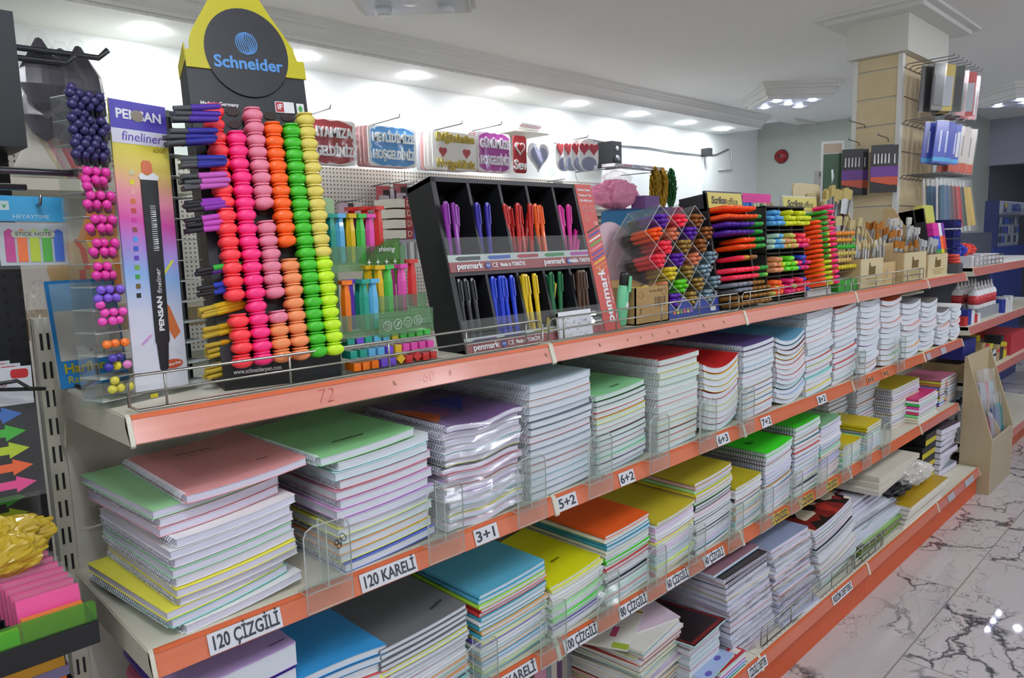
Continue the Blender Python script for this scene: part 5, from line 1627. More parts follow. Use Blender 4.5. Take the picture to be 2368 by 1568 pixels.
# ------------------------------------------------------------------ wooden boxes of paint brushes
PLY = mat('#cbbb93', 0.55)
PLY2 = mat('#c4a878', 0.6)
BURN = mat('#6a5418', 0.6)
boxes = [(3.50, 3.785, 1.282, 0.138, 'dark handled'), (3.80, 4.06, 1.315, 0.108, 'maroon handled'), (4.085, 4.435, 1.282, 0.150, 'amber tipped'), (4.475, 4.83, 1.282, 0.128, 'grey tipped')]
for k, (x0, x1, y, h, nm) in enumerate(boxes):
    w = x1 - x0
    r = thing('brush_box', 'plywood box with a burnt-in swan emblem holding %s brushes' % nm if k != 1 else 'lower tan plywood box with a yellow print holding maroon handled brushes', 'box', T(x0, y, Z1), 'plywood brush boxes')
    MB().box(0, w, 0, 0.006, 0, h).build('front_board', PLY2 if k == 1 else PLY, r)
    for nm2, bb in (('side_board', (0, 0.006, 0.006, 0.13)), ('side_board', (w - 0.006, w, 0.006, 0.13)), ('rear_board', (0.006, w - 0.006, 0.124, 0.13))):
        MB().box(bb[0], bb[1], bb[2], bb[3], 0, h + (0.05 if nm2 == 'rear_board' else 0)).build(nm2, PLY2, r)
    MB().box(0.006, w - 0.006, 0.006, 0.124, 0, 0.006).build('bottom_board', PLY2, r)
    if k != 1:
        s_ = w / 0.35
        cxn, cz = w * 0.49, h * 0.60
        sw = [(-0.052, -0.028), (0.046, -0.028), (0.052, 0.024), (0.0, 0.020), (-0.030, 0.026), (-0.030, 0.044), (-0.046, 0.046), (-0.050, 0.010)]
        MB().prism([(cxn + a * s_, cz + b_ * 0.8) for a, b_ in sw], -0.0012, 0.0, 'y').build('swan_emblem', BURN, r)
        for q_ in range(3):
            MB().box(w * (0.22 + 0.05 * q_), w * (0.80 - 0.04 * q_), -0.0008, 0, h * (0.30 - 0.09 * q_), h * (0.30 - 0.09 * q_) + 0.0035).build('burnt_line', mat('#a08a3a', 0.6), r)
    else:
        MB().box(w * 0.25, w * 0.35, -0.0008, 0, 0.02, 0.085).build('yellow_print', mat('#c9a83a', 0.6), r)
        MB().box(w * 0.50, w * 0.56, -0.0008, 0, 0.03, 0.075).build('grey_print', mat('#9a8f78', 0.6), r)


def brush_parts(kind):
    hb_, fe, br_ = MB(), MB(), MB()
    hb_.cyl((0, 0, 0), (0, 0, 0.12), 0.003, 0.0055, 8)
    w = {'flat': 2.6, 'fan': 3.6, 'round': 1.0}[kind]
    fe.cyl((0, 0, 0.108), (0, 0, 0.168), 0.0058, 0.0070, 10, sx=w, sy=1.0)
    if kind == 'round':
        br_.lathe([(0.006, 0.166), (0.0075, 0.178), (0.005, 0.196), (0.0, 0.208)], 10)
    else:
        br_.prism([(-0.0068 * w, 0.166), (0.0068 * w, 0.166), (0.0072 * w, 0.200), (0.0060 * w, 0.206), (-0.0060 * w, 0.206), (-0.0072 * w, 0.200)], -0.0055, 0.0055, 'y')
    return (hb_.mesh('handle', WHITEC), fe.mesh('ferrule', CHROME), br_.mesh('bristles', WHITEC))


BP = {k: brush_parts(k) for k in ('flat', 'fan', 'round')}
FERR = mat('#c9cacb', 0.22, 0.9)


def brushes(x0, x1, y, z, n, kind, hand, bris, where, sc_=1.0, spread=0.12):
    hp, fp, bp = BP[kind]
    for j in range(n):
        x = x0 + (x1 - x0) * (j + 0.5) / n
        M = T(x, y + rnd.uniform(-0.012, 0.012), z + rnd.uniform(-0.01, 0.012)) @ Matrix.Rotation(rnd.uniform(-spread, spread), 4, 'Y') @ Matrix.Rotation(rnd.uniform(-0.05, 0.12), 4, 'X') @ Matrix.Rotation(rnd.uniform(-0.5, 0.5), 4, 'Z') @ Matrix.Scale(sc_ * rnd.uniform(0.94, 1.05), 4)
        inst('paint_brush', [('handle', hp, mat(hand, 0.4)), ('ferrule', fp, FERR), ('bristles', bp, mat(bris, 0.8))], M, '%s paint brush, %s along %s' % (kind, first(j), where), 'brush', 'brushes ' + where)


# the stepped plywood stand behind the boxes
sb = thing('brush_stand', 'stepped plywood stand with two rounded boards behind the brush boxes', 'display stand', T(3.42, 1.42, Z1))
for x in (0.0, 0.62, 1.38):
    MB().prism([(0.0, 0.0), (0.22, 0.0), (0.22, 0.40), (0.16, 0.40), (0.10, 0.30), (0.04, 0.27), (0.0, 0.20)], x, x + 0.012, 'x').build('side_board', PLY2, sb)
for z in (0.0, 0.06, 0.13):
    MB().box(0.012, 1.38, 0.02 + z * 0.5, 0.10 + z * 0.5, z + 0.01, z + 0.02).build('step_board', PLY2, sb)
    MB().box(0.012, 1.38, 0.02 + z * 0.5, 0.026 + z * 0.5, z + 0.02, z + 0.09).build('step_front', PLY2, sb)
for x0, x1, zt, m_ in ((0.02, 0.33, 0.505, PLY), (0.37, 0.64, 0.488, PLY2)):
    MB().prism(rrect(x0, 0.12, x1, zt, 0.035), 0.165, 0.173, 'y').build('rounded_board', m_, sb)
HG, BLN, AMB = '#c2b280', '#b8a877', '#a8650f'
brushes(3.46, 3.76, 1.565, 1.545, 6, 'flat', '#d8c9a0', HG, 'the top step, under the rounded boards', 1.25, 0.05)
brushes(3.76, 4.00, 1.565, 1.58, 8, 'fan', '#3f1414', '#b3a05f', 'the top step, wide bristles', 1.3, 0.3)
brushes(3.46, 4.02, 1.49, 1.475, 10, 'flat', '#c9b98a', HG, 'the middle step, pale bristles', 1.1, 0.12)
brushes(4.08, 4.38, 1.49, 1.475, 7, 'flat', '#8f8f8f', AMB, 'the middle step, amber bristles', 1.0, 0.10)
brushes(4.40, 4.76, 1.49, 1.495, 7, 'flat', '#55555a', '#b9b6ae', 'the middle step, white bristles', 1.0, 0.10)
brushes(3.52, 4.00, 1.425, 1.44, 10, 'round', '#1a1a1c', HG, 'the bottom step, slim brushes', 1.0, 0.16)
brushes(4.06, 4.40, 1.43, 1.44, 7, 'flat', '#9a9a9c', AMB, 'the bottom step, amber bristles', 0.95, 0.10)
brushes(4.42, 4.80, 1.43, 1.44, 8, 'flat', '#606064', '#b4b3b0', 'the bottom step, grey bristles', 1.0, 0.10)
brushes(3.52, 3.77, 1.34, 1.390, 12, 'round', '#131315', '#c4b482', 'the front wooden box', 1.0, 0.16)
brushes(3.82, 4.05, 1.37, 1.375, 11, 'round', '#4a1420', '#c9c4b0', 'the lower tan box', 1.05, 0.28)
brushes(4.10, 4.42, 1.34, 1.385, 7, 'flat', '#6f8a92', AMB, 'the amber brush box', 0.92, 0.08)
brushes(4.49, 4.82, 1.34, 1.375, 8, 'flat', '#17171a', '#a9aaae', 'the grey tipped brush box', 0.98, 0.14)

# ------------------------------------------------------------------ sharpener tower and putty at the far end of the top shelf
tw = thing('clay_tower', 'dark plastic tower of coloured modelling clay at the end of the top shelf', 'display stand', frame((4.835, 1.36, Z1), (1, 0, 0), (0, 0.06, 0.36)))
MB().box(0.0, 0.014, 0.02, 0.40, -0.14, 0.0).box(0.245, 0.257, 0.0, 0.30, -0.14, 0.0).box(0.0, 0.257, 0.0, 0.06, -0.14, 0.0).box(0.0, 0.257, 0.0, 0.40, -0.14, -0.06).build('body', mat('#222326', 0.4), tw)
MB().prism(rrect(0.0, 0.31, 0.20, 0.42, 0.01), -0.05, -0.004, 'z').build('sign', mat('#bfc058', 0.4), tw)
ck = MB().prism(rrect(-0.028, -0.020, 0.028, 0.020, 0.006), -0.06, 0.012, 'z').mesh('clay_block', WHITEC)
for i, lst in enumerate((['#d8309a', '#d8309a', '#e4e4e6', '#7a3fa8'], ['#d8309a', '#d8309a', '#e4e4e6', '#6f3a9c'], ['#2f48c0', '#2f48c0', '#f0702a', '#d0413a'], ['#2f48c0', '#3a58d0', '#f0702a', '#d0413a'], ['#2f9a48', '#2f9a48', '#e0c81a', '#6a5a3a'], ['#2f9a48', '#3f78d8', '#4f88e0', '#55504a'])):
    for j, hx_ in enumerate(lst):
        o = place('clay_block', ck, None, tw.matrix_world @ Matrix.Translation((0.045 + 0.056 * j, 0.285 - 0.040 * i, 0.018)), mat(hx_, 0.4))
        tag(o, 'block of modelling clay, %s in the %s row of the dark tower' % (first(j), ordn(i)), 'modelling clay', 'clay blocks in the dark tower')
for k in range(3):
    o = MB().lathe([(0.0, 0), (0.034, 0), (0.036, 0.006), (0.034, 0.016), (0.0, 0.018)], 16).build('red_pot', mat('#d0402a', 0.4), None, T(5.035, 1.30 + 0.004 * k, Z1 + 0.06 + 0.019 * k))
    tag(o, 'flat red round pot in a low pile past the clay tower', 'pot', 'red pots past the clay tower')
o = MB().box(0, 0.09, 0, 0.12, 0, 0.06).build('grey_case', mat('#55565c', 0.4), None, T(4.985, 1.262, Z1))
tag(o, 'dark grey case at the very end of the top shelf under the red pots', 'case')
# ================================================================== the bottom deck
def slabbook(name, x, y, z, w, d, t, cover, label, cat='book', group=None, rz=0.0, page=None, tilt=0.0, pitch=0.0, bend=0.0):
    r = thing(name, label, cat, T(x, y, z, rz) @ Matrix.Rotation(tilt, 4, 'Y') @ Matrix.Rotation(pitch, 4, 'X'), group)
    fn = bendf('up', bend)
    ct = min(0.0012, t * 0.2)
    a, b, c = MB(), MB(), MB()
    sheet(a, 0.001, w - 0.001, 0.001, d - 0.001, ct, t - ct, fn, w, 4)
    a.build('page_block', page or PAPER, r)
    sheet(b, 0, w, 0, d, t - ct, t, fn, w, 4)
    b.build('front_cover', mat(cover, 0.35) if isinstance(cover, str) else cover, r)
    sheet(c, 0, w, 0, d, 0, ct, fn, w, 4)
    c.build('back_cover', mat(rnd.choice(TINTS), 0.45), r)
    return r


# kids' magazines at the near end
mc = ['#d8d9d0', '#e0ddd0', '#d9dbe0', '#c9cf9a', '#d9d5dd', '#b8423f', '#d8dcd8', '#cfd6b0', '#dddde0', '#3f3a2a', '#d8d0c0', '#e0e0e0', '#c8b8d0', '#d4d8dc', '#8f9a5a', '#b83a3a', '#d8d8d0', '#3a3428', '#d8b0b0', '#cfd0e0', '#d8d4c8', '#c04a4a', '#e0e0dc', '#d8d8d8', '#46407a']
z = Z4 + 0.0005
for k in range(25):
    t = rnd.uniform(0.0075, 0.0115)
    f = k / 24
    slabbook('magazine', 1.655 + 0.02 * f + rnd.uniform(-0.010, 0.010), 1.205 + rnd.uniform(-0.012, 0.012), z, 0.262 - 0.02 * f, 0.285, t, mc[24 - k],
             'childrens magazine, %s from the bottom of the leaning pile near the hundred-page label' % (first(k)), 'magazine', 'magazines piled on the bottom deck', rnd.uniform(-0.05, 0.05) + 0.10, CREAMPAPER)
    z += t
zt = z
mg = slabbook('magazine', 1.63, 1.22, zt + 0.006, 0.25, 0.27, 0.006, '#dcdbd2', 'white cartoon cover magazine lying askew on top of the leaning pile', 'magazine', None, 0.42, CREAMPAPER, 0.0)
for k, (x, y, w, d, hx) in enumerate(((0.0, 0.0, 0.03, 0.05, '#9ab03a'), (0.225, 0.0, 0.012, 0.27, '#a8842a'), (0.10, 0.14, 0.05, 0.03, '#c8981f'), (0.12, 0.18, 0.02, 0.06, '#4a3524'), (0.06, 0.05, 0.06, 0.02, '#c04a78'), (0.14, 0.06, 0.03, 0.03, '#8a8f8a'), (0.05, 0.16, 0.04, 0.07, '#7a9a3a'))):
    MB().box(x, x + w, y, y + d, 0.0062, 0.0066).build('cover_print', mat(hx, 0.4), mg)
slabbook('magazine', 1.72, 1.27, zt + 0.0005, 0.20, 0.24, 0.004, '#d8c4d4', 'pink and teal magazine poking out under the askew white one', 'magazine', None, -0.25, CREAMPAPER)
# dark album
al = slabbook('album', 1.885, 1.150, 0.345, 0.235, 0.30, 0.008, '#1d1213', 'black covered album with a red border lying across the sketch pads', 'album', None, 0.10, PAPER, 0.04, -0.03)
MB().box(0.004, 0.231, 0.004, 0.018, 0.0082, 0.0086).box(0.215, 0.231, 0.018, 0.29, 0.0082, 0.0086).box(0.004, 0.010, 0.018, 0.26, 0.0082, 0.0086).build('cover_border', mat('#6f1714', 0.4), al)
MB().box(0.03, 0.13, 0.20, 0.215, 0.0082, 0.0086).build('title_strip', mat('#a9a4a2', 0.5), al)
for k in range(9):
    slabbook('sketch_pad', 1.905 + rnd.uniform(-0.006, 0.006), 1.18, Z4 + 0.0005 + 0.0182 * k, 0.20, 0.30, 0.0178, '#c9ccd0', 'grey sketch pad, %s from the bottom of the pile under the black album' % first(k), 'sketch pad', 'sketch pads under the black album', 0.04)
# colouring books in front of the album
cbk = [('#3f9a4a', 'green'), ('#5a78d0', 'blue'), ('#b04a98', 'purple'), ('#e0e2e8', 'white'), ('#b3202a', 'red bordered')]
for k, (hx, nm) in enumerate(cbk):
    r = slabbook('colouring_book', 1.99 + 0.006 * k, 1.119 + 0.003 * k, Z4 + 0.0005 + 0.0085 * k, 0.175, 0.052, 0.008, hx, '%s colouring book in the low pile before the black album' % nm, 'book', 'low pile of colouring books', 0.02)
    if k == 4:
        MB().box(0.015, 0.115, 0.012, 0.040, 0.0081, 0.0085).box(0.130, 0.165, 0.012, 0.040, 0.0081, 0.0085).build('cover_print', mat('#d8d4cc', 0.5), r)
r = slabbook('colouring_book', 1.93, 1.125, Z4 + 0.0455, 0.20, 0.058, 0.007, '#9fb4d8', 'pale blue colouring book with purple spots on the low pile', 'book', None, 0.10)
for x, y in ((0.04, 0.02), (0.14, 0.035)):
    MB().prism(circ(x, y, 0.018, 0.010, 12), 0.0071, 0.0075, 'z').build('cover_print', mat('#5a50a8', 0.4), r)
r = slabbook('drawing_book', 1.60, 1.125, 0.1705, 0.24, 0.075, 0.030, '#8f1a18', 'dark red book lying in front of the magazines on the bottom deck', 'book', None, 0.0)
for k, hx in enumerate(['#c88aa8', '#8a8f9a', '#d8d4c8', '#6a4a78', '#b8b4ac', '#9a9fa8']):
    o = MB().box(0, 0.05, 0, 0.006, 0, 0.26).build('poster_folder', mat(hx, 0.5), None, T(1.42 + 0.035 * k, 1.40 + 0.01 * k, Z4, 0.05))
    tag(o, 'printed folder standing upright behind the magazines, %s of six' % first(k), 'folder', 'upright folders behind the magazines')


def bagged(k, x, y, z, w, d, t, hx, label, group, rz=0.0, coil=None, film=True, cat='sketch pad', name='sketch_pad', bend=0.0):
    r = slabbook(name, x, y, z, w, d, t * 0.92, hx, label, cat, group, rz, PAPER2, 0, 0, bend)
    if coil:
        c = MB()
        n_ = int(w / 0.011)
        for i in range(n_):
            xx = 0.012 + (w - 0.024) * i / (n_ - 1)
            c.tube([(xx, 0.004 + cos(a) * t * 0.45, t * 0.46 + sin(a) * t * 0.45) for a in [2 * pi * j / 8 for j in range(8)]], 0.0011, 4, closed=True)
        c.build('spiral_coil', RINGB if coil == 'black' else RINGW, r)
    if film:
        nz = [[rnd.uniform(-1, 1) for _ in range(10)] for _ in range(5)]

        def skin(u, v):
            xx = -0.004 + (w + 0.010) * u
            yy = -0.008 if v < 0.5 else d
            zz = (t * 0.955 if 0.25 < v < 0.75 else 0.0003) + 0.0003 * nz[int(v * 4)][int(u * 9)]
            return (xx, yy + 0.005 * nz[int(v * 4)][int(u * 9)], zz)
        MB().grid(skin, 10, 4).build('plastic_sleeve', FILM2, r)
    return r


# first pile: big coiled pads in sleeves
zt = Z4 + 0.0005
for k in range(15):
    t = 0.0205
    f = k / 14
    coil = 'black' if k in (13, 14) else ('white' if k in (12, 1, 3, 8) else None)
    bagged(k, 2.165 - 0.035 * f + rnd.uniform(-0.008, 0.008), 1.165 + 0.02 * f, zt, 0.30 + 0.01 * f, 0.40, t, '#c2c6d2' if k < 13 else '#262528', 'sleeved drawing pad, %s from the bottom of the big coiled pile by the sixty-page label' % first(k),
           'drawing pads in the big coiled pile', rnd.uniform(-0.02, 0.02), coil, k not in (13, 14), bend=-0.0)
    zt += t
r = slabbook('sketch_pad', 2.10, 1.21, zt + 0.002, 0.33, 0.38, 0.012, '#8f6a76', 'mauve covered pad with a green top edge on the big coiled pile', 'sketch pad', None, 0.02)
MB().box(0.02, 0.33, 0.10, 0.37, 0.0121, 0.0126).build('cover_print', mat('#2f6a3a', 0.5), r)
# second pile: clear folders
zt = Z4 + 0.0005
for k in range(17):
    t = 0.0168
    f = k / 16
    bagged(k, 2.475 + 0.02 * f + rnd.uniform(-0.012, 0.012), 1.145 + 0.05 * f + rnd.uniform(-0.01, 0.01), zt, 0.295 + 0.02 * f, 0.36, t, rnd.choice(['#b9bfce', '#c9ced8', '#aab4c8', '#c4cad4', '#8f9cb8']),
           'clear sleeved pad, %s from the bottom of the pile between coiled pads and white pads' % first(k), 'clear sleeved pads', rnd.uniform(-0.05, 0.05), 'black' if k in (2, 5) else None, True)
    zt += t
# third pile: white pads with a dark red cover on top
zt = Z4 + 0.0005
for k in range(18):
    t = 0.0118
    f = k / 17
    slabbook('white_pad', 2.885 - 0.02 * f + rnd.uniform(-0.006, 0.006), 1.165 + 0.03 * f + rnd.uniform(-0.006, 0.006), zt, 0.36 + 0.03 * f, 0.38, t, '#d9dadb' if k != 12 else '#17181a',
             'white drawing pad, %s from the bottom of the pile behind the wire guard' % first(k), 'drawing pad', 'white pads behind the wire guard', rnd.uniform(-0.03, 0.03), PAPER, 0, 0, 0.040)
    zt += t * 1.06
q = NT('pattern_cover')
c = q.coord('Generated')
vo = q.n('ShaderNodeTexVoronoi')
vo.inputs['Scale'].default_value = 4.5
q.l(c, vo.inputs['Vector'])
sp = q.n('ShaderNodeSeparateColor')
q.l(vo.outputs['Color'], sp.inputs[0])
rp = q.n('ShaderNodeValToRGB')
rp.color_ramp.interpolation = 'CONSTANT'
for i, (p_, hx) in enumerate(((0.0, '#1c1210'), (0.35, '#7a1d18'), (0.62, '#d4cbb0'), (0.8, '#20301c'), (0.9, '#a82a20'))):
    if i > 1:
        rp.color_ramp.elements.new(p_)
    rp.color_ramp.elements[i].position = p_
    rp.color_ramp.elements[i].color = lin(hx)
q.l(sp.outputs[0], rp.inputs[0])
q.l(rp.outputs[0], q.bsdf.inputs['Base Color'])
q.bsdf.inputs['Roughness'].default_value = 0.35
slabbook('white_pad', 2.865, 1.20, zt + 0.002, 0.40, 0.38, 0.014, q.m, 'pad with a dark red and cream triangle cover on the white pile', 'drawing pad', None, 0.0, PAPER, 0, 0, 0.042)
# green pads and the bagged pad with pencils
for k in range(5):
    r = slabbook('green_pad', 3.27 + 0.01 * k, 1.15 + rnd.uniform(-0.006, 0.006), Z4 + 0.0005 + 0.0125 * k, 0.52, 0.34, 0.012, ['#3a5a2a', '#7ab03a', '#4f7a2f', '#2f3a2a', '#86b848'][k], 'green edged pad, %s from the bottom behind the short guard' % first(k), 'pad', 'green edged pads', rnd.uniform(-0.02, 0.02), paper_mat('green_page_edge_%d' % k, '#7f9a4a', '#3a4a2a', 300))
zt = Z4 + 0.064
for k in range(7):
    bagged(k, 3.255 + rnd.uniform(-0.01, 0.015), 1.165 + 0.012 * k, zt, 0.56, 0.36, 0.017, '#cfd4de', 'bagged white block, %s from the bottom of the pile on the green pads' % first(k), 'bagged white blocks', rnd.uniform(-0.04, 0.04), 'black' if k == 3 else None, True)
    zt += 0.017
pd = bagged(9, 3.26, 1.24, zt + 0.002, 0.58, 0.34, 0.02, '#c6c8d4', 'bagged drawing pad printed with crossed blue and yellow pencils', None, 0.02)
for k, (a, hx) in enumerate(((0.15, '#2a6ab8'), (0.95, '#c8962a'))):
    MB().prism([(-0.10, -0.010), (0.08, -0.010), (0.11, 0.0), (0.08, 0.010), (-0.10, 0.010)], 0.0186, 0.0192, 'z').build('printed_pencil', mat(hx, 0.4), pd, T(0.26, 0.17, 0, a))
MB().box(0.10, 0.30, 0.10, 0.118, 0.0186, 0.0192).build('printed_title', mat('#9a4a68', 0.5), pd)
# wooden boards and paper bags
q = NT('pale_board')
c = q.coord('Object')
mp = q.n('ShaderNodeMapping')
mp.inputs['Scale'].default_value = (2, 30, 2)
q.l(c, mp.inputs[0])
q.l(q.mix(q.noise(mp.outputs[0], 2.0, 3).outputs[0], lin('#c6c0b2'), lin('#d9d4c6')), q.bsdf.inputs['Base Color'])
for k in range(3):
    o = MB().box(0, 0.55, 0, 0.30, 0, 0.024).build('pale_board', q.m, None, T(3.52 + 0.03 * k, 1.17 + 0.01 * k, 0.392 + 0.0245 * k, -0.03 * k + 0.04))
    tag(o, 'pale wooden board lying over the bagged blocks, %s of three from below' % first(k), 'board', 'pale boards')
for k in range(3):
    o = MB().box(0, 0.48, 0, 0.30, 0, 0.065).build('canvas_box', mat(['#b8b29c', '#c4bda8', '#d0cab8'][k], 0.7), None, T(3.86, 1.30, Z4 + 0.074 * k, 0.0))
    tag(o, 'cream canvas pack under the pale boards, %s from below' % first(k), 'pack', 'cream canvas packs')


def crumple(name, x, y, z, sx, sy, sz, m, label, cat='bag', seed=1, group=None, rough=1.0):
    r_ = random.Random(seed)
    ph = [r_.uniform(0, 6.28) for _ in range(8)]
    jit = [[r_.uniform(-1, 1) for _ in range(41)] for _ in range(25)]

    def f(u, v):
        a, b = u * 2 * pi, (v - 0.5) * pi
        j = jit[int(round(v * 24))][int(round(u * 40)) % 40]
        k_ = 1 + 0.10 * sin(3 * a + ph[0] + 2 * v) + 0.09 * sin(7 * a + ph[1] + 5 * v) + 0.07 * sin(13 * a + ph[2] - 9 * v) + 0.05 * sin(11 * v * 3 + ph[3]) + 0.09 * rough * j
        return (sx * cos(a) * cos(b) * k_, sy * sin(a) * cos(b) * k_, sz * (0.5 + 0.5 * sin(b) * (0.9 + 0.1 * k_)) + 0.03 * sz * rough * j)
    return tag(MB().grid(f, 40, 24, 0, rough < 0.5).build(name, m, None, T(x, y, z)), label, cat, group)


PBAG = mat('#cfcabf', 0.6)
crumple('paper_bag', 4.02, 1.175, 0.335, 0.16, 0.07, 0.10, FILM2, 'crumpled milky plastic bag hanging out under the pale boards', seed=3)
crumple('paper_bag', 4.18, 1.24, 0.292, 0.17, 0.09, 0.10, PBAG, 'crumpled cream paper bag above the yellow notebooks', seed=5)
crumple('black_bag', 3.90, 1.22, 0.30, 0.14, 0.06, 0.05, mat('#26282a', 0.35), 'dark crumpled bag beneath the milky plastic bag', seed=7)
for k in range(5):
    slabbook('yellow_notebook', 3.76 + 0.012 * k, 1.13 - 0.004 * k, Z4 + 0.0005 + 0.0205 * k, 0.62, 0.20, 0.020, '#b8961c' if k == 4 else '#8f9298', 'yellow covered notebook, %s from the bottom of the pile overhanging the deck' % first(k), 'notebook', 'yellow notebooks at the deck end', 0.0, CREAMPAPER)
for k in range(4):
    r = MB().box(0, 0.30, 0, 0.20, 0, 0.070).build('boxed_set', mat('#1a1a1c', 0.4), None, T(4.50 + 0.05 * (k % 2), 1.27, Z4 + 0.072 * k))
    tag(r, 'black and yellow boxed set, %s from the bottom by the wooden bin' % first(k), 'box', 'black and yellow boxed sets')
    MB().box(-0.001, 0.301, -0.001, 0.0, 0.006, 0.036).build('yellow_band', mat('#c3b51a', 0.4), r)
fr = thing('framed_print', 'dark print in a white frame lying behind the pale boards', 'frame', T(3.98, 1.36, 0.475, 0.0))
MB().box(0, 0.40, 0, 0.012, 0, 0.02).box(0, 0.40, 0.25, 0.262, 0, 0.02).box(0, 0.012, 0.012, 0.25, 0, 0.02).box(0.388, 0.40, 0.012, 0.25, 0, 0.02).build('frame_bar', mat('#d9dadb', 0.4), fr)
MB().box(0.012, 0.388, 0.012, 0.25, 0, 0.012).build('print', mat('#1c1512', 0.35), fr)
for k in range(8):
    bagged(k, 4.74 + rnd.uniform(-0.01, 0.01), 1.24, Z4 + 0.0005 + 0.036 * k, 0.30, 0.22, 0.035, rnd.choice(['#8f98a4', '#a8b2bc', '#5a4a58', '#9ab0c4', '#3a4860']), 'sleeved craft pack, %s from the bottom beside the wooden bin' % first(k), 'sleeved craft packs', rnd.uniform(-0.08, 0.08), None, True, 'pack', 'craft_pack')

# ------------------------------------------------------------------ the sloping plywood bin at the end of the gondola
PLYB = mat('#b5a583', 0.6)
bn = thing('craft_bin', 'sloping plywood floor bin full of bagged craft pieces at the end of the shelves', 'bin', T(5.10, 1.06, 0))
prof = [(0.0, 0.0), (0.17, 0.0), (0.17, 0.85), (0.155, 0.85), (0.0, 0.345)]
for x in (0.0, 0.53):
    MB().prism(prof, x, x + 0.018, 'x').build('side_board', PLYB, bn)
MB().box(0.018, 0.53, 0.0, 0.016, 0, 0.335).build('front_board', mat('#a89c85', 0.65), bn)
MB().box(0.018, 0.53, 0.158, 0.17, 0, 0.85).build('rear_board', PLYB, bn)
MB().box(0.018, 0.53, 0.016, 0.158, 0.18, 0.195).build('bottom_board', PLYB, bn)
MB().prism([(0.02, 0.195), (0.155, 0.195), (0.155, 0.60), (0.02, 0.36)], 0.27, 0.285, 'x').build('divider', PLYB, bn)
bagc = ['#9aa4b4', '#8f2440', '#b8b8c0', '#4a5f98', '#1f8a90', '#b4b9c4', '#7a6a78', '#a8b0ba', '#c04a58', '#9ab0b8']
for k in range(10):
    x, y = 5.165 + 0.095 * (k % 5), 1.105 + 0.065 * (k // 5)
    z = 0.26 + 0.17 * (k // 5) + rnd.uniform(0, 0.05)
    r = thing('craft_bag', 'clear bag of craft pieces, %s one standing in the plywood bin' % first(k), 'bag', T(x, y, z) @ Matrix.Rotation(rnd.uniform(-0.5, 0.5), 4, 'Z') @ Matrix.Rotation(-0.15, 4, 'X') @ Matrix.Scale(1.45, 4), 'craft bags in the plywood bin')
    MB().prism(rrect(-0.03, 0.01, 0.03, 0.13, 0.01), -0.008, 0.008, 'y').build('contents', mat(bagc[k], 0.5), r)
    MB().grid(lambda u, v: (-0.045 + 0.09 * u, -0.012 + 0.003 * sin(9 * u + 7 * v), 0.19 * v), 8, 8).grid(lambda u, v: (-0.045 + 0.09 * u, 0.012 + 0.003 * sin(8 * u + 5 * v), 0.19 * v), 8, 8).build('plastic_sleeve', FILM2, r)

# ------------------------------------------------------------------ the next gondola
for L, (z, xa) in enumerate(((1.392, 5.235), (1.022, 5.215), (0.665, 5.215), (0.15, 5.665))):
    for k in range(2):
        x0, x1 = (xa, 6.63) if k == 0 else (6.635, 7.75)
        r = thing('shelf', 'pink railed shelf of the next gondola past the bin, %s level, %s bay' % (ordn(L), ('first', 'second')[k]), 'shelf', (0, 0, 0), 'shelves of the next gondola')
        fy = 1.248 if L < 3 else 1.19
        MB().box(x0, x1, fy, 1.70, z - 0.024, z).build('deck', CREAM, r)
        MB().prism([(fy, z - 0.002), (fy - RS, z - RH - 0.008), (fy - RS + 0.004, z - RH - 0.011), (fy + 0.006, z - 0.004)], x0 + 0.004, x1, 'x').build('price_rail', FARRAIL if (k == 0 or L) else mat('#c9cbc9', 0.4), r)
        MB().prism([(fy - RS, z - RH - 0.008), (fy, z - 0.003), (1.70, z - 0.003), (1.70, z - 0.09)], x0, x0 + 0.004, 'x').build('bracket', CREAM, r)
        if L == 3:
            MB().box(x0, x1, fy + 0.01, fy + 0.02, 0, z - RH).build('kick_plate', mat('#a8502f', 0.5), r)
o = MB().box(5.67, 7.75, 1.71, 1.73, 0.0, 1.60).build('back_panel', mat('#4a4f60', 0.5))
tag(o, 'dark back panel of the next gondola', 'panel')
# battery stand
vs_ = thing('battery_stand', 'tall silver and blue battery display stand beyond the next gondola', 'display stand', T(8.54, 1.86, 1.445))
MB().box(0.0, 1.3, 0.0, 0.10, -1.445, 0.0).build('floor_stand', mat('#2a3a7a', 0.4), vs_)
MB().box(0.0, 0.03, -0.02, 0.10, 0.0, 0.46).build('side_post', mat('#1f2a5a', 0.4), vs_)
MB().box(0.03, 1.3, 0.06, 0.08, 0.0, 0.46).build('back', mat('#8f98a8', 0.4), vs_)
MB().prism([(0.0, 0.32), (-0.035, 0.33), (-0.045, 0.39), (-0.035, 0.45), (0.0, 0.46), (0.06, 0.46), (0.06, 0.32)], 0.02, 1.3, 'x').build('header', mat('#9ea6b4', 0.3, 0.3), vs_)
Mv = Matrix.Translation((0, -0.046, 0)) @ Matrix.Rotation(pi / 2, 4, 'X')
t = text('brand_lettering', 'VARTA', Mv @ Matrix.Translation((0.43, 0.39, 0.001)), 0.10, mat('#27408f', 0.4), vs_, bold=0.003)
fit(t, 0.75)
t.location.x += 0.16
MB().prism([(0.10, 0.35), (0.20, 0.35), (0.20, 0.43), (0.10, 0.43)], 0.0, 0.001, 'z').build('emblem_field', mat('#27408f', 0.4), vs_, Mv)
MB().prism([(0.105, 0.428), (0.195, 0.428), (0.15, 0.366)][::-1], 0.001, 0.002, 'z').build('emblem', mat('#d0b81a', 0.4), vs_, Mv)
MB().box(0.20, 0.80, 0, 0.003, 0.338, 0.345).build('small_print', mat('#6a7488', 0.4), vs_, Matrix.Translation((0, -0.046, 0)))
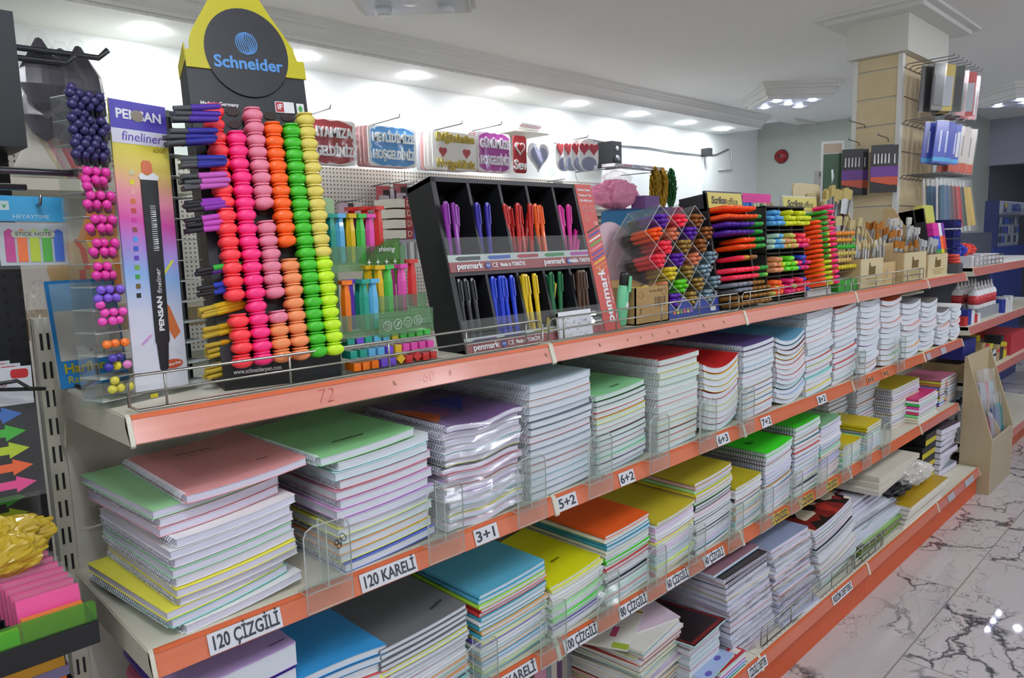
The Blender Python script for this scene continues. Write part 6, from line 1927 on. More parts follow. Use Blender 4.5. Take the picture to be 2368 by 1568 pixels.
bpk = MB().prism(rrect(-0.036, 0.0, 0.036, 0.070, 0.005), -0.004, 0.0, 'y').mesh('battery_pack', WHITEC)
for r_ in range(3):
    for c_ in range(9):
        o = place('battery_pack', bpk, None, vs_.matrix_world @ Matrix.Translation((0.12 + 0.13 * c_, 0.04, 0.23 - 0.095 * r_)), mat(rnd.choice(['#27408f', '#2f55b0', '#8f9aa8', '#3a4658']), 0.35))
        tag(o, 'battery blister card, %s along the %s row of the battery stand' % (first(c_), ordn(r_)), 'battery pack', 'battery cards on the stand')
# top level: wire tray, blue drawer tower, red pieces
wt = thing('wire_tray', 'low wire tray of white packets on the next gondola top shelf', 'tray', T(5.34, 1.262, 1.392))
for zz in (0.004, 0.032, 0.062):
    MB().tube([(0, 0, zz), (0.72, 0, zz)], 0.003, 5).build('rail', WIRE, wt)
for k in range(8):
    MB().tube([(0.72 * k / 7, 0.001, 0.0), (0.72 * k / 7, 0.001, 0.064)], 0.0025, 5).build('upright_wire', WIRE, wt)
for k in range(10):
    o = MB().box(-0.03, 0.03, 0, 0.12, 0, rnd.uniform(0.05, 0.075)).build('white_packet', mat(rnd.choice(['#d8d8dc', '#cfd0d8', '#d8c8cc', '#c9cdd8']), 0.45), None, T(5.38 + 0.07 * k, 1.285, 1.392))
    tag(o, 'white packet, %s along the low wire tray' % first(k), 'packet', 'white packets in the wire tray')
dt = thing('drawer_tower', 'dark blue plastic drawer tower at the start of the next gondola', 'drawer tower', T(5.22, 1.36, 1.392))
for k in range(5):
    MB().box(0, 0.16, 0, 0.16, 0.062 * k, 0.062 * k + 0.054).build('drawer', mat('#23265e', 0.3), dt)
    MB().box(0.05, 0.11, -0.012, 0.0, 0.062 * k + 0.02, 0.062 * k + 0.03).build('drawer_pull', mat('#2f3aa0', 0.3), dt)
for k in range(7):
    crumple('coloured_toy', 5.44 + 0.10 * (k % 4), 1.42 - 0.03 * (k // 4), 1.392 + 0.06 * (k // 4), 0.055, 0.05, 0.085, mat(['#3a48c0', '#c83a2a', '#d0401f', '#26282c', '#2f3fb0', '#d8402a', '#c8321f'][k], 0.4), 'small coloured plastic bundle, %s in the heap behind the wire tray' % first(k), 'toy', 20 + k, 'plastic bundles behind the wire tray')
# second level: glue bottles
gb, gc = MB(), MB()
gb.lathe([(0.0, 0), (0.034, 0.0), (0.036, 0.006), (0.036, 0.105), (0.026, 0.125), (0.014, 0.132)], 14)
GBB = gb.mesh('bottle_body', WHITEC)
gc.lathe([(0.015, 0.132), (0.016, 0.142), (0.009, 0.150), (0.005, 0.182), (0.0, 0.183)], 12)
GBC = gc.mesh('nozzle_cap', WHITEC)
gl = MB().lathe([(0.0365, 0.030), (0.0365, 0.090)], 14).mesh('red_band', WHITEC)
for k in range(12):
    x, y = 5.70 + 0.085 * (k % 6), 1.34 + 0.10 * (k // 6)
    inst('glue_bottle', [('bottle_body', GBB, mat('#d8d9dc', 0.4)), ('red_band', gl, mat('#b83038', 0.4)), ('nozzle_cap', GBC, mat('#e0e0e2', 0.4))], T(x, y, 1.022 + 0.07), 'white glue bottle with a red band, %s in the %s row past the bin' % (first(k % 6), ('front', 'rear')[k // 6]), 'bottle', 'glue bottles past the bin')
o = MB().box(5.64, 6.24, 1.30, 1.50, 1.022, 1.092).build('glue_crate', mat('#8f9298', 0.5))
tag(o, 'grey crate carrying the white glue bottles', 'crate')
for k in range(14):
    hx = rnd.choice(['#2337a0', '#b82a2a', '#1f2f8a', '#d8d8dc', '#c8c8cc', '#3a3f48'])
    o = MB().prism(rrect(-0.03, -0.03, 0.03, 0.03, 0.012), 0, rnd.uniform(0.05, 0.11), 'z').build('craft_pot', mat(hx, 0.4), None, T(5.27 + 0.075 * (k % 5) + (0.97 if k > 9 else 0), 1.30 + 0.09 * ((k // 5) % 2), 1.022))
    tag(o, 'small craft paint pot, %s of the group on the middle shelf past the bin' % first(k), 'pot', 'paint pots on the middle shelf')
# third level and base level goods
for L, z, n_ in ((2, 0.665, 15), (3, 0.15, 16)):
    for k in range(n_):
        x = (5.70 if L == 2 else 5.75) + 0.105 * (k % 8)
        y = 1.29 + 0.13 * (k // 8)
        hx = rnd.choice(['#d8d8dc', '#c9cdd4', '#b83038', '#27358f', '#c8b81f', '#d8dade', '#a8946a', '#d4d0c8', '#1f2228'])
        h = rnd.uniform(0.08, 0.20) if L == 2 else 0.20
        r = MB().box(-0.045, 0.045, 0, 0.11, 0, h).build('paint_carton' if L == 2 else 'varnish_tin', mat(hx if L == 2 else rnd.choice(['#c9ccd4', '#b8bcc8', '#d0d2d8']), 0.45), None, T(x, y, z))
        tag(r, '%s, %s in the %s row, %s shelf of the next gondola' % ('carton of paint' if L == 2 else 'pale varnish tin', first(k % 8), ('front', 'rear')[k // 8], 'third' if L == 2 else 'lowest'), 'carton' if L == 2 else 'tin', 'cartons on the third shelf' if L == 2 else 'varnish tins on the lowest shelf')
        MB().box(-0.0455, 0.0455, -0.001, 0.0, h * 0.55, h * 0.75).build('printed_band', mat(rnd.choice(['#27358f', '#b83038', '#26282c', '#c8b81f']), 0.45), r)
        if L == 3:
            MB().cyl((0, 0.055, h), (0, 0.055, h + 0.025), 0.03, 0.028, 12).build('lid', mat('#26282c', 0.4), r)
for k, (x, w, h, hx) in enumerate(((5.25, 0.30, 0.12, '#1f2a78'), (5.30, 0.22, 0.10, '#a8946a'), (6.55, 0.5, 0.16, '#b02f3a'))):
    o = MB().box(0, w, 0, 0.25, 0, h).build('long_carton', mat(hx, 0.5), None, T(x, 1.28, 0.665 if k else 0.80) if k != 1 else T(x, 1.28, 0.665))
    tag(o, ['dark blue carton stacked over the brown one past the bin', 'brown carton on the third shelf past the bin', 'long red carton along the third shelf of the next gondola'][k], 'carton')
# small boxed items behind the last stacks under our own top shelf
for k in range(22):
    hx = ['#2a2350', '#2a2350', '#2a2350', '#2a2350', '#332a60', '#332a60', '#3a3f98', '#4a55b0', '#b8bcd0', '#c9d0d8', '#8fa8c8', '#cfd4da', '#d0d4da', '#a8c0b0', '#c4c04a', '#d4d6dc', '#c8ccd4', '#d8dade', '#d4d6dc', '#d8dade', '#c9ccd4', '#d8dade'][k]
    o = MB().box(0, 0.040, 0, 0.05, 0, 0.068 + 0.006 * (k % 3)).build('small_box', mat(hx, 0.5), None, T(4.15 + 0.0415 * k, 1.50, Z2 + 0.29))
    tag(o, 'small upright box, %s along the row over the last notebook stacks' % first(k), 'box', 'small boxes over the last stacks')
o = MB().box(4.14, 5.07, 1.47, 1.69, Z2 + 0.275, Z2 + 0.288).build('inner_shelf', CREAM)
tag(o, 'narrow inner shelf over the last notebook stacks carrying small boxes', 'shelf')
# ================================================================== goods hanging on the pillar
HK = mat('#8a8c90', 0.3, 1.0)


def hook(p0, p1, label, group='pillar hooks'):
    p0, p1 = Vector(p0), Vector(p1)
    d = (p1 - p0).normalized()
    mb = MB().tube([p0, p0 + d * 0.02 + Vector((0, 0, 0.02)), p1, p1 + Vector((0, 0, 0.014))], 0.0035, 6)
    return tag(mb.build('display_hook', HK), label, 'hook', group)


def card(x, y, z, w, h, t, hx, M_extra, label, group, name='blister_pack', cat='blister pack', window=None, header=None, rot=0.0):
    """a flat pack hanging from its top edge; the pack faces along -x, thickness along y"""
    r = thing(name, label, cat, T(x, y, z, rot) @ M_extra, group)
    MB().box(-w / 2, w / 2, -t / 2, t / 2, -h, 0).build('backing_card', mat(hx, 0.4), r)
    if window:
        MB().prism(rrect(-w * 0.38, -h * 0.9, w * 0.38, -h * 0.25, 0.008), -t / 2 - 0.006, -t / 2, 'y').build('contents', mat(window, 0.35), r)
    if header:
        MB().box(-w / 2, w / 2, -t / 2 - 0.001, -t / 2, -h * 0.2, 0).build('header_strip', mat(header, 0.4), r)
    MB().box(-w / 2 - 0.004, w / 2 + 0.004, -t / 2 - 0.009, t / 2 + 0.002, -h - 0.004, 0.004).build('plastic_sleeve', FILM, r)
    return r


ry = lambda a: Matrix.Rotation(a, 4, 'Y')
TOPR = [('#3a3a34', '#23231f'), ('#b8a030', '#2a3a2a'), ('#2f3a30', '#b89830'), ('#3a3028', '#26221e'), ('#9a2420', '#6a1a18'), ('#b02a24', '#2a2a2c'), ('#c04038', '#8a2020'), ('#a82430', '#3a2a2a')]
for k in range(8):
    x = 5.56 + 0.098 * k
    yy = 1.58 - 0.03 * (k % 3)
    hook((x, 1.80, 2.735), (x, 1.50, 2.76), 'chrome hook, %s along the top row on the pillar' % first(k))
    for j in range(2):
        card(x + 0.002 * j, yy + 0.075 * j, 2.725, 0.075, 0.30, 0.008, TOPR[k][j], ry(0.05), '%s knife blister pack, %s from the pillar corner on the top hooks' % (('front', 'rear')[j], first(k)), 'knife packs on the top pillar hooks', window='#9aa0a6' if k % 2 else '#1c1c1e', header=None, rot=-0.75 - 0.12 * (k % 3))
for k in range(8):
    x = 5.56 + 0.094 * k
    hook((x, 1.80, 2.36), (x, 1.50, 2.385), 'chrome hook, %s along the middle row on the pillar' % first(k))
    blue = k < 4
    for j in range(2):
        r = card(x, 1.55 + 0.07 * j - 0.012 * (k % 2), 2.35, 0.072, 0.27 if blue else 0.33, 0.009, '#2f48b8' if blue else '#d3cdc4', ry(0.08), '%s hanging pack, %s %s from the pillar corner on the middle hooks' % (('front', 'rear')[j], first(k), 'blue' if blue else 'white and red'),
                 'packs on the middle pillar hooks', header=None, rot=-0.80 - 0.06 * (k % 3))
        MB().box(-0.037, 0.037, -0.0058, -0.0048, -0.262 if blue else -0.32, -0.235 if blue else -0.25).build('printed_band', mat('#3fa8e0' if blue else '#c8502f', 0.4), r)
        MB().box(-0.006, 0.006, -0.0058, -0.0048, -0.20, -0.06).build('printed_title', mat('#c8d0f0' if blue else '#8a8480', 0.4), r)
        if k == 3:
            MB().box(0.012, 0.032, -0.0062, -0.0056, -0.22, -0.05).build('barcode', mat('#d8dce0', 0.4), r)
LOWR = ['#2f5f78', '#2f5f88', '#4a4a58', '#7a1f24', '#b02430', '#2a3a30', '#c0a040', '#c8a848']
for k in range(8):
    x = 5.56 + 0.088 * k
    hook((x, 1.80, 1.99), (x, 1.50, 2.015), 'chrome hook, %s along the low row on the pillar' % first(k))
    for j in range(2):
        r = thing('tool_sleeve', '%s sleeved tool, %s along the low pillar hooks' % (('front', 'rear')[j], first(k)), 'tool', T(x, 1.545 + 0.08 * j, 1.98, -0.7) @ Matrix.Rotation(-0.06 - 0.02 * k, 4, 'Y'), 'sleeved tools on the low pillar hooks')
        MB().box(-0.006, 0.022, -0.006, 0.006, -0.33, -0.05).build('tool_body', mat(LOWR[k], 0.35), r)
        MB().box(-0.030, -0.020, -0.002, 0.002, -0.36, 0.0).build('white_strip', mat('#cfcfcc', 0.5), r)
        MB().box(-0.036, 0.034, -0.010, 0.009, -0.37, 0.005).build('plastic_sleeve', FILM, r)
# packs that hang towards the room end: green board, two brush sets, slim pack
hook((5.52, 2.03, 2.36), (5.24, 2.03, 2.385), 'empty long hook on the narrow side of the pillar')
gp = thing('green_pack', 'tall green and white palette knife pack hanging beside the pillar', 'pack', onX(1926, 330, 5.38).to_3d() and Matrix.Translation(onX(1926, 326, 5.38)) @ Matrix.Rotation(-pi / 2 + 0.55, 4, 'Z'))
MB().box(-0.075, 0.075, -0.006, 0.006, -0.50, 0.0).build('backing_card', mat('#d4d6d2', 0.4), gp)
MB().box(-0.060, 0.060, -0.0075, -0.006, -0.50, -0.09).build('green_print', mat('#2f5a38', 0.4), gp)
MB().box(-0.060, 0.060, -0.0075, -0.006, -0.085, -0.02).build('photo_print', mat('#b0a088', 0.4), gp)
MB().prism([(0.0, -0.30), (0.014, -0.25), (0.006, -0.20), (-0.006, -0.20)], -0.010, -0.0076, 'y').build('blade', mat('#e6e8ea', 0.2, 0.6), gp)
MB().box(-0.03, 0.03, -0.0082, -0.0076, -0.44, -0.37).build('barcode', mat('#b8c0b4', 0.5), gp)
for k, (px, py) in enumerate(((1972, 345), (2040, 335))):
    P = onX(px, py, 5.40)
    hook((5.52, P.y, P.z + 0.03), (5.32, P.y, P.z + 0.06), 'chrome hook carrying a %s brush set' % ('far', 'near')[k])
    for j in range(2):
        r = thing('brush_set', 'black pack of white tipped brushes with purple and orange band, %s on the %s hook' % (('front', 'rear')[j], ('far', 'near')[k]), 'brush set', Matrix.Translation(P + Vector((0.0 + 0.05 * j, -0.02 * j, 0))) @ Matrix.Rotation(-pi / 2 + 0.5, 4, 'Z'), 'brush sets on the pillar')
        MB().box(-0.066, 0.066, -0.006, 0.006, -0.32, 0.0).build('backing_card', mat('#1e1c20', 0.4), r)
        for i in range(5):
            MB().cyl((-0.045 + 0.022 * i, -0.010, -0.125), (-0.045 + 0.022 * i, -0.010, -0.06), 0.006, 0.004, 8).build('brush_tip', mat('#dcdcdc', 0.4), r)
        MB().box(-0.067, 0.067, -0.0125, -0.006, -0.215, -0.145).build('purple_band', mat('#6a2f92', 0.4), r)
        MB().prism([(-0.067, -0.245), (0.067, -0.275), (0.067, -0.20), (0.0, -0.217), (-0.067, -0.207)], -0.0122, -0.006, 'y').build('orange_band', mat('#c8502a', 0.4), r)
P = onX(1900, 395, 5.35)
r = thing('slim_pack', 'slim clear pack with a small black clip beyond the green pack', 'pack', Matrix.Translation(P) @ Matrix.Rotation(-pi / 2 + 0.5, 4, 'Z'))
MB().box(-0.05, 0.05, -0.004, 0.004, -0.26, 0.0).build('backing_card', mat('#b4b5b2', 0.5), r)
MB().box(-0.012, 0.012, -0.012, -0.004, -0.04, -0.01).build('clip', BLACK, r)

# ================================================================== the back wall
q = NT('pegboard')
c = q.coord('Object')
sp = q.n('ShaderNodeSeparateXYZ')
q.l(c, sp.inputs[0])
fx = q.math('SUBTRACT', q.math('FRACT', q.math('MULTIPLY', sp.outputs[0], 32.0)), 0.5)
fz = q.math('SUBTRACT', q.math('FRACT', q.math('MULTIPLY', sp.outputs[2], 32.0)), 0.5)
rr = q.math('ADD', q.math('MULTIPLY', fx, fx), q.math('MULTIPLY', fz, fz))
q.l(q.mix(q.math('LESS_THAN', rr, 0.05), lin('#d2ccc2'), lin('#6a645c')), q.bsdf.inputs['Base Color'])
q.bsdf.inputs['Roughness'].default_value = 0.55
for k in range(8):
    x0 = -1.2 + k * 1.0
    o = MB().box(x0, x0 + 0.992, 5.165, 5.19, 0.7, 2.245).build('pegboard', q.m)
    tag(o, 'cream perforated wall panel under the party signs, %s from the corner' % first(k), 'pegboard', 'perforated wall panels')
MB_ = MB()
# foam party signs, each in a clear bag on a hook
FO = mat('#e2e2e0', 0.7)


def sign(x0, x1, z0, z1, lines, back, ink, label, shape='burst', depth=1, hearts=False):
    w, h = x1 - x0, z1 - z0
    M = T((x0 + x1) / 2, 4.90, (z0 + z1) / 2)
    r = thing('party_sign', label, 'party sign', M)
    MB().prism(rrect(-w / 2, -h / 2, w / 2, h / 2, 0.03), 0.0, 0.010, 'y').build('foam_board', FO, r)
    if back:
        n_ = 28
        pts = []
        for i in range(n_):
            a = 2 * pi * i / n_
            k_ = 1.0 if i % 2 else 0.94
            cx_, cz_ = cos(a), sin(a)
            s_ = 1 / max(abs(cx_) ** 8 + abs(cz_) ** 8, 1e-6) ** 0.125
            pts.append((cx_ * s_ * w * 0.455 * k_, cz_ * s_ * h * 0.49 * k_))
        MB().prism(pts, -0.006, 0.0, 'y').build('colour_panel', mat(back, 0.6), r)
    for i, s_ in enumerate(lines):
        zc = h * (0.20 - 0.42 * i) if len(lines) == 2 else 0
        if hearts:
            zc = h * (0.33 - 0.68 * i)
        t = text('raised_lettering', s_, Matrix.Translation((0, -0.012, zc)) @ Matrix.Rotation(pi / 2, 4, 'X'), h * 0.30, mat(ink, 0.6), r, ext=0.006, bold=0.004)
        fit(t, w * 0.86, 1.6)
    if hearts:
        for sx_ in (-0.28, 0.26):
            MB().prism([(sx_ * w + 0.042 * 0.0625 * 16 * sin(a) ** 3, -0.01 + 0.0028 * (13 * cos(a) - 5 * cos(2 * a) - 2 * cos(3 * a) - cos(4 * a))) for a in [2 * pi * i / 24 for i in range(24)]], -0.008, 0.0, 'y').build('foam_heart', mat('#a8242e', 0.6), r)
    nzs = [[rnd.uniform(-1, 1) for _ in range(9)] for _ in range(9)]
    MB().grid(lambda u, v: (-w / 2 - 0.02 + (w + 0.04) * u, -0.035 + 0.010 * nzs[int(u * 8)][int(v * 8)], -h / 2 - 0.025 + (h + 0.075) * v), 16, 10).build('plastic_bag', FILM, r)
    for j in range(depth):
        o = MB().prism(rrect(-w / 2, -h / 2, w / 2, h / 2, 0.03), 0.0, 0.012, 'y').build('spare_sign', mat(rnd.choice(['#d8d4d0', '#d0a0a0', '#c8ccd4']), 0.6), None, T((x0 + x1) / 2 - 0.012 * (j + 1), 4.945 + 0.035 * j, (z0 + z1) / 2))
        tag(o, 'spare bagged sign hanging behind the %s, %s of them' % (label.split(' party')[0], first(j)), 'party sign', 'spare signs behind the ' + label.split(' party')[0])
    o = MB().tube([(x0 + w * 0.5, 5.19, z1 + 0.05), (x0 + w * 0.5, 4.80, z1 + 0.06), (x0 + w * 0.5, 4.79, z1 + 0.085)], 0.006, 6).build('display_hook', HK)
    tag(o, 'long chrome hook carrying the %s' % label.split(' party')[0], 'hook')


sign(2.62, 3.16, 2.235, 2.56, ['DÜNYAMIZA', 'HOŞGELDİNİZ'], '#9a1c22', '#d9dbdc', 'dark red welcome party sign half hidden by the highlighter stand', depth=3)
sign(3.27, 3.73, 2.245, 2.555, ['MEVLİDİMİZE', 'HOŞGELDİNİZ'], '#4a93d0', '#dfe6e8', 'sky blue welcome party sign hanging on the wall', depth=3)
sign(3.90, 4.39, 2.25, 2.565, ['Düğünümüze', 'Hoşgeldiniz'], None, '#b09a24', 'white wedding party sign with gold letters and red hearts', depth=4, hearts=True)
sign(4.40, 4.81, 2.255, 2.60, ['GÜNÜMÜZE', 'HOŞGELDİNİZ'], '#a8359a', '#dcd8e0', 'purple welcome party sign hanging on the wall', depth=2)


def heart(x, z, s_, hx, y, name, parent=None, th=0.012):
    return MB().prism([(x + s_ * 0.0625 * 16 * sin(a) ** 3, z + s_ * 0.0625 * (13 * cos(a) - 5 * cos(2 * a) - 2 * cos(3 * a) - cos(4 * a))) for a in [2 * pi * i / 30 for i in range(30)]], y, y + th, 'y').build(name, hx, parent)


r = thing('heart_sign', 'red and white foam heart sign beside the purple welcome sign', 'party sign', T(4.92, 4.90, 2.43))
MB().prism(rrect(-0.07, -0.17, 0.10, 0.17, 0.03), 0.0, 0.01, 'y').build('foam_board', mat('#a02028', 0.6), r)
heart(0.01, 0.06, 0.065, FO, -0.01, 'foam_heart', r)
heart(0.01, 0.06, 0.042, mat('#a02028', 0.6), -0.02, 'red_heart', r)
text('raised_lettering', 'Sev', Matrix.Translation((0.01, -0.008, -0.10)) @ Matrix.Rotation(pi / 2, 4, 'X'), 0.12, FO, r, ext=0.006, bold=0.003)
SILV = mat('#c0c4dc', 0.15, 0.9)
r = thing('foil_heart', 'silver foil heart in a clear bag on the back wall', 'foil balloon', T(5.14, 4.86, 2.43))
heart(0.0, 0.0, 0.15, FO, 0.0, 'foam_heart', r)
heart(0.0, -0.01, 0.115, SILV, -0.014, 'foil_face', r)
MB().grid(lambda u, v: (-0.19 + 0.38 * u, -0.04 + 0.008 * sin(9 * u + 5 * v), -0.21 + 0.42 * v), 10, 10).build('plastic_bag', FILM, r)
o = MB().tube([(5.72, 5.19, 2.62), (5.72, 4.74, 2.63), (5.72, 4.73, 2.65)], 0.006, 6).build('display_hook', HK)
tag(o, 'long chrome hook carrying the bunch of dusky red hearts', 'hook')
for k in range(4):
    r = thing('heart_wand', 'pair of dusky red hearts with foil below, %s of the bunch on the back wall' % first(k), 'foil balloon', T(5.62 + 0.07 * k, 4.96 - 0.05 * k, 2.505, 0.15 - 0.1 * k), 'heart bunch on the back wall')
    MB().prism(rrect(-0.13, -0.19, 0.13, 0.12, 0.10), 0.004, 0.012, 'y').build('foam_board', FO, r)
    heart(-0.065, 0.03, 0.062, mat('#a8303c', 0.5), -0.006, 'left_heart', r)
    heart(0.065, 0.03, 0.062, mat('#a8303c', 0.5), -0.006, 'right_heart', r)
    MB().prism(circ(0, -0.12, 0.10, 0.07, 20), -0.006, 0.004, 'y').build('foil_face', SILV, r)
for k in range(4):
    o = MB().box(0, 0.32, 0, 0.20, 0, 0.018).build('flat_pack', mat(['#d8d6d2', '#dcdad6', '#d0a8b0', '#d8d8d4'][k], 0.5), None, T(4.93 + 0.02 * k, 4.93, 2.655 + 0.020 * k, 0.1))
    tag(o, 'white flat pack lying above the heart signs, %s from below' % first(k), 'pack', 'flat packs above the heart signs')
o = MB().box(4.86, 5.34, 4.90, 5.20, 2.638, 2.650).build('wall_ledge', CREAM)
tag(o, 'small ledge on the wall carrying the flat packs', 'shelf')
for k in range(3):
    o = MB().box(0, 0.24, 0, 0.14, 0, 0.05).build('gift_bag_pack', mat(['#dcdcd8', '#d8d2b8', '#e0e0dc'][k], 0.5), None, T(0.75 + 0.3 * k, 4.90, 2.40))
    tag(o, 'pale gift bag pack on the wall hooks behind the fineliner tower, %s of three' % first(k), 'pack', 'pale gift bag packs')
o = MB().box(0.6, 1.8, 4.86, 5.20, 2.385, 2.398).build('wall_ledge', CREAM)
tag(o, 'long ledge on the wall carrying the pale gift bag packs', 'shelf')
# wall speaker, cable, conduit, clock-like bell
r = thing('wall_speaker', 'black box speaker on the back wall above the pink feathers', 'speaker', T(6.47, 5.05, 2.385))
MB().box(-0.085, 0.085, -0.10, 0.10, 0.0, 0.285).build('cabinet', mat('#1b1c1f', 0.5), r)
MB().lathe([(0.0, 0), (0.045, 0), (0.05, 0.008), (0.0, 0.009)], 18, 0, Matrix.Translation((0.0, -0.10, 0.09)) @ Matrix.Rotation(pi / 2, 4, 'X')).build('woofer', mat('#303236', 0.5), r)
MB().lathe([(0.0, 0), (0.022, 0), (0.025, 0.006), (0.0, 0.007)], 14, 0, Matrix.Translation((0.0, -0.10, 0.21)) @ Matrix.Rotation(pi / 2, 4, 'X')).build('tweeter', mat('#b8babc', 0.4), r)
MB().box(-0.03, 0.03, 0.10, 0.15, 0.10, 0.18).build('wall_bracket', BLACK, r)
pts = [onY(px, py, 5.185) for px, py in ((1360, 322), (1395, 328), (1440, 337), (1500, 342), (1560, 352), (1620, 358), (1655, 358), (1685, 345))]
tag(MB().tube(pts, 0.007, 6).build('speaker_cable', mat('#5a5f60', 0.6)), 'grey cable looping along the back wall from the speaker', 'cable')
pts = [onY(px, py, 5.185) for px, py in ((1690, 348), (1692, 392), (1662, 393))] 
tag(MB().tube(pts, 0.010, 6).build('wall_conduit', mat('#c9cdcd', 0.6)), 'white conduit bending down the back wall near the corner', 'conduit')
tag(MB().box(8.60, 8.63, 5.17, 5.20, 1.0, 2.75).build('wall_conduit', mat('#d4d8d8', 0.6)), 'straight white conduit standing up the back wall', 'conduit')
b_ = thing('alarm_bell', 'round red alarm bell on the grey far wall', 'bell', Matrix.Translation((10.09, onX(1808, 362, 10.1).y, onX(1808, 362, 10.1).z)) @ Matrix.Rotation(-pi / 2, 4, 'Y'))
MB().lathe([(0.0, 0.07), (0.04, 0.068), (0.085, 0.045), (0.10, 0.0)], 20).build('dome', mat('#8f1f22', 0.35), b_)
MB().lathe([(0.02, 0.07), (0.02, 0.08), (0.0, 0.082)], 10).build('boss', mat('#3a3a3c', 0.4), b_)
tag(MB().box(8.58, 8.66, 5.08, 5.20, 2.66, 2.76).build('wall_camera', mat('#26282c', 0.4)), 'small dark camera under the end of the soffit', 'camera')

# ------------------------------------------------------------------ the next counter behind the gondola
KB = mat('#a9a6a0', 0.6)
rc = thing('rear_counter', 'long low shelf unit in the next aisle, mostly hidden behind the gondola', 'shelf unit', T(2.3, 3.55, 0))
MB().box(0, 5.2, 0, 0.6, 1.50, 1.535).build('deck', CREAM, rc)
MB().box(0, 0.03, 0, 0.6, 0, 1.50).build('side_panel', CREAM, rc)
MB().box(5.17, 5.2, 0, 0.6, 0, 1.50).build('side_panel', CREAM, rc)
for k in range(4):
    P = onY(940, 545, 3.66)
    r = thing('dictionary', 'thick dictionary with a red spine marked D, %s from below behind the clear rack' % first(k), 'book', T(onY(913, 545, 3.66).x, 3.66, 1.66 + 0.062 * k), 'stack of dictionaries')
    MB().box(0, 0.088, 0, 0.20, 0.004, 0.056).build('page_block', CREAMPAPER, r)
    MB().box(0.085, 0.140, -0.002, 0.20, 0, 0.060).build('red_spine', mat('#96202a', 0.45), r)
    MB().box(0.140, 0.24, 0.0, 0.20, 0, 0.060).build('blue_cover', mat('#2f62b0' if k % 2 == 0 else '#3f78c8', 0.45), r)
    text('spine_letter', 'D', Matrix.Translation((0.112, -0.003, 0.030)) @ Matrix.Rotation(pi / 2, 4, 'X'), 0.05, mat('#d8c8b0', 0.5), r)
P = onY(940, 590, 3.66)
tag(MB().box(P.x - 0.14, P.x + 0.24, 3.64, 3.90, 1.535, 1.658).build('note_rack', mat('#9c9ea2', 0.5)), 'grey rack of small pads carrying the dictionaries', 'rack')
for k in range(6):
    o = MB().box(0, 0.03, 0, 0.02, 0, 0.105).build('small_pad', mat(rnd.choice(['#c4c6c8', '#b0b4b8', '#d0d0cc']), 0.5), None, T(P.x - 0.11 + 0.055 * k, 3.618, 1.536, 0.1))
    tag(o, 'grey coiled mini pad leaning on the rack under the dictionaries, %s of six' % first(k), 'notepad', 'mini pads under the dictionaries')
for k in range(13):
    P = onY(1440, 560, 3.7)
    o = MB().box(0, 0.33, 0, 0.24, 0, 0.024).build('sleeved_pack', mat(['#8a8886', '#a09c94', '#7a7674', '#b0aca4'][k % 4], 0.35), None, T(P.x - 0.20 + rnd.uniform(-0.015, 0.015), 3.66, 1.536 + 0.0255 * k, rnd.uniform(-0.06, 0.06)))
    tag(o, 'sleeved grey pack, %s from below in the stack beneath the pink feathers' % first(k), 'pack', 'sleeved packs beneath the pink feathers')
P = onY(1430, 430, 3.75)
crumple('feather_bag', P.x - 0.02, 3.76, 1.87, 0.23, 0.13, 0.24, mat('#f09cbe', 0.85), 'puffy bag of pale pink feathers on the grey packs', 'bag', 31)
crumple('feather_bag', P.x + 0.0, 3.77, 2.055, 0.13, 0.10, 0.13, FILM2, 'clear crinkled bag top above the pale pink feathers', 'bag', 33)
tag(MB().lathe([(0.0, 0), (0.15, 0.0), (0.155, 0.006), (0.15, 0.012), (0.0, 0.012)], 36).build('pink_disc', mat('#d86fae', 0.45), None, frame((P.x + 0.20, 3.93, 1.95), (1, 0.1, 0), (0, 0.1, 1))), 'bright pink round board behind the feather bag', 'board')
tag(MB().box(P.x + 0.19, P.x + 0.40, 3.62, 3.76, 1.868, 1.98).build('lilac_box', mat('#8a6aa8', 0.5)), 'lilac box beside the pale pink feathers', 'box')
for k in range(3):
    Q = onY(1515 + 18 * k, 440, 4.6)
    hx = ['#9a7a24', '#a8842a', '#2a5f34'][k]
    o = crumple('tinsel', Q.x, 4.6, 1.95, 0.062, 0.05, 0.40, mat(hx, 0.3, 0.7), '%s tinsel bunch hanging from the rail, %s' % (['gold', 'brighter gold', 'green'][k], ['first', 'middle one', 'last'][k]), 'tinsel', 90 + k, None, 3.0)
Q = onY(1500, 402, 4.6)
tag(MB().tube([(Q.x - 0.55, 4.6, 2.345), (Q.x + 0.35, 4.6, 2.345)], 0.008, 6).tube([(Q.x - 0.5, 4.6, 2.345), (Q.x - 0.5, 5.19, 2.345)], 0.008, 6).tube([(Q.x + 0.3, 4.6, 2.345), (Q.x + 0.3, 5.19, 2.345)], 0.008, 6).build('hanging_rail', HK), 'chrome rail standing off the wall with tinsel hanging from it', 'rail')
for k in range(6):
    o = MB().box(0, 0.15, 0, 0.16, 0, 0.03).build('garland_pack', mat(['#c9c4c4', '#c8a0a8', '#b8bcc4', '#d0ccd0', '#c4b0c4', '#c8c8cc'][k], 0.4), None, T(Q.x - 0.55 + 0.15 * k, 4.62, 2.356, 0.1))
    tag(o, 'flat garland pack lying along the tinsel rail, %s of six' % first(k), 'pack', 'garland packs on the tinsel rail')
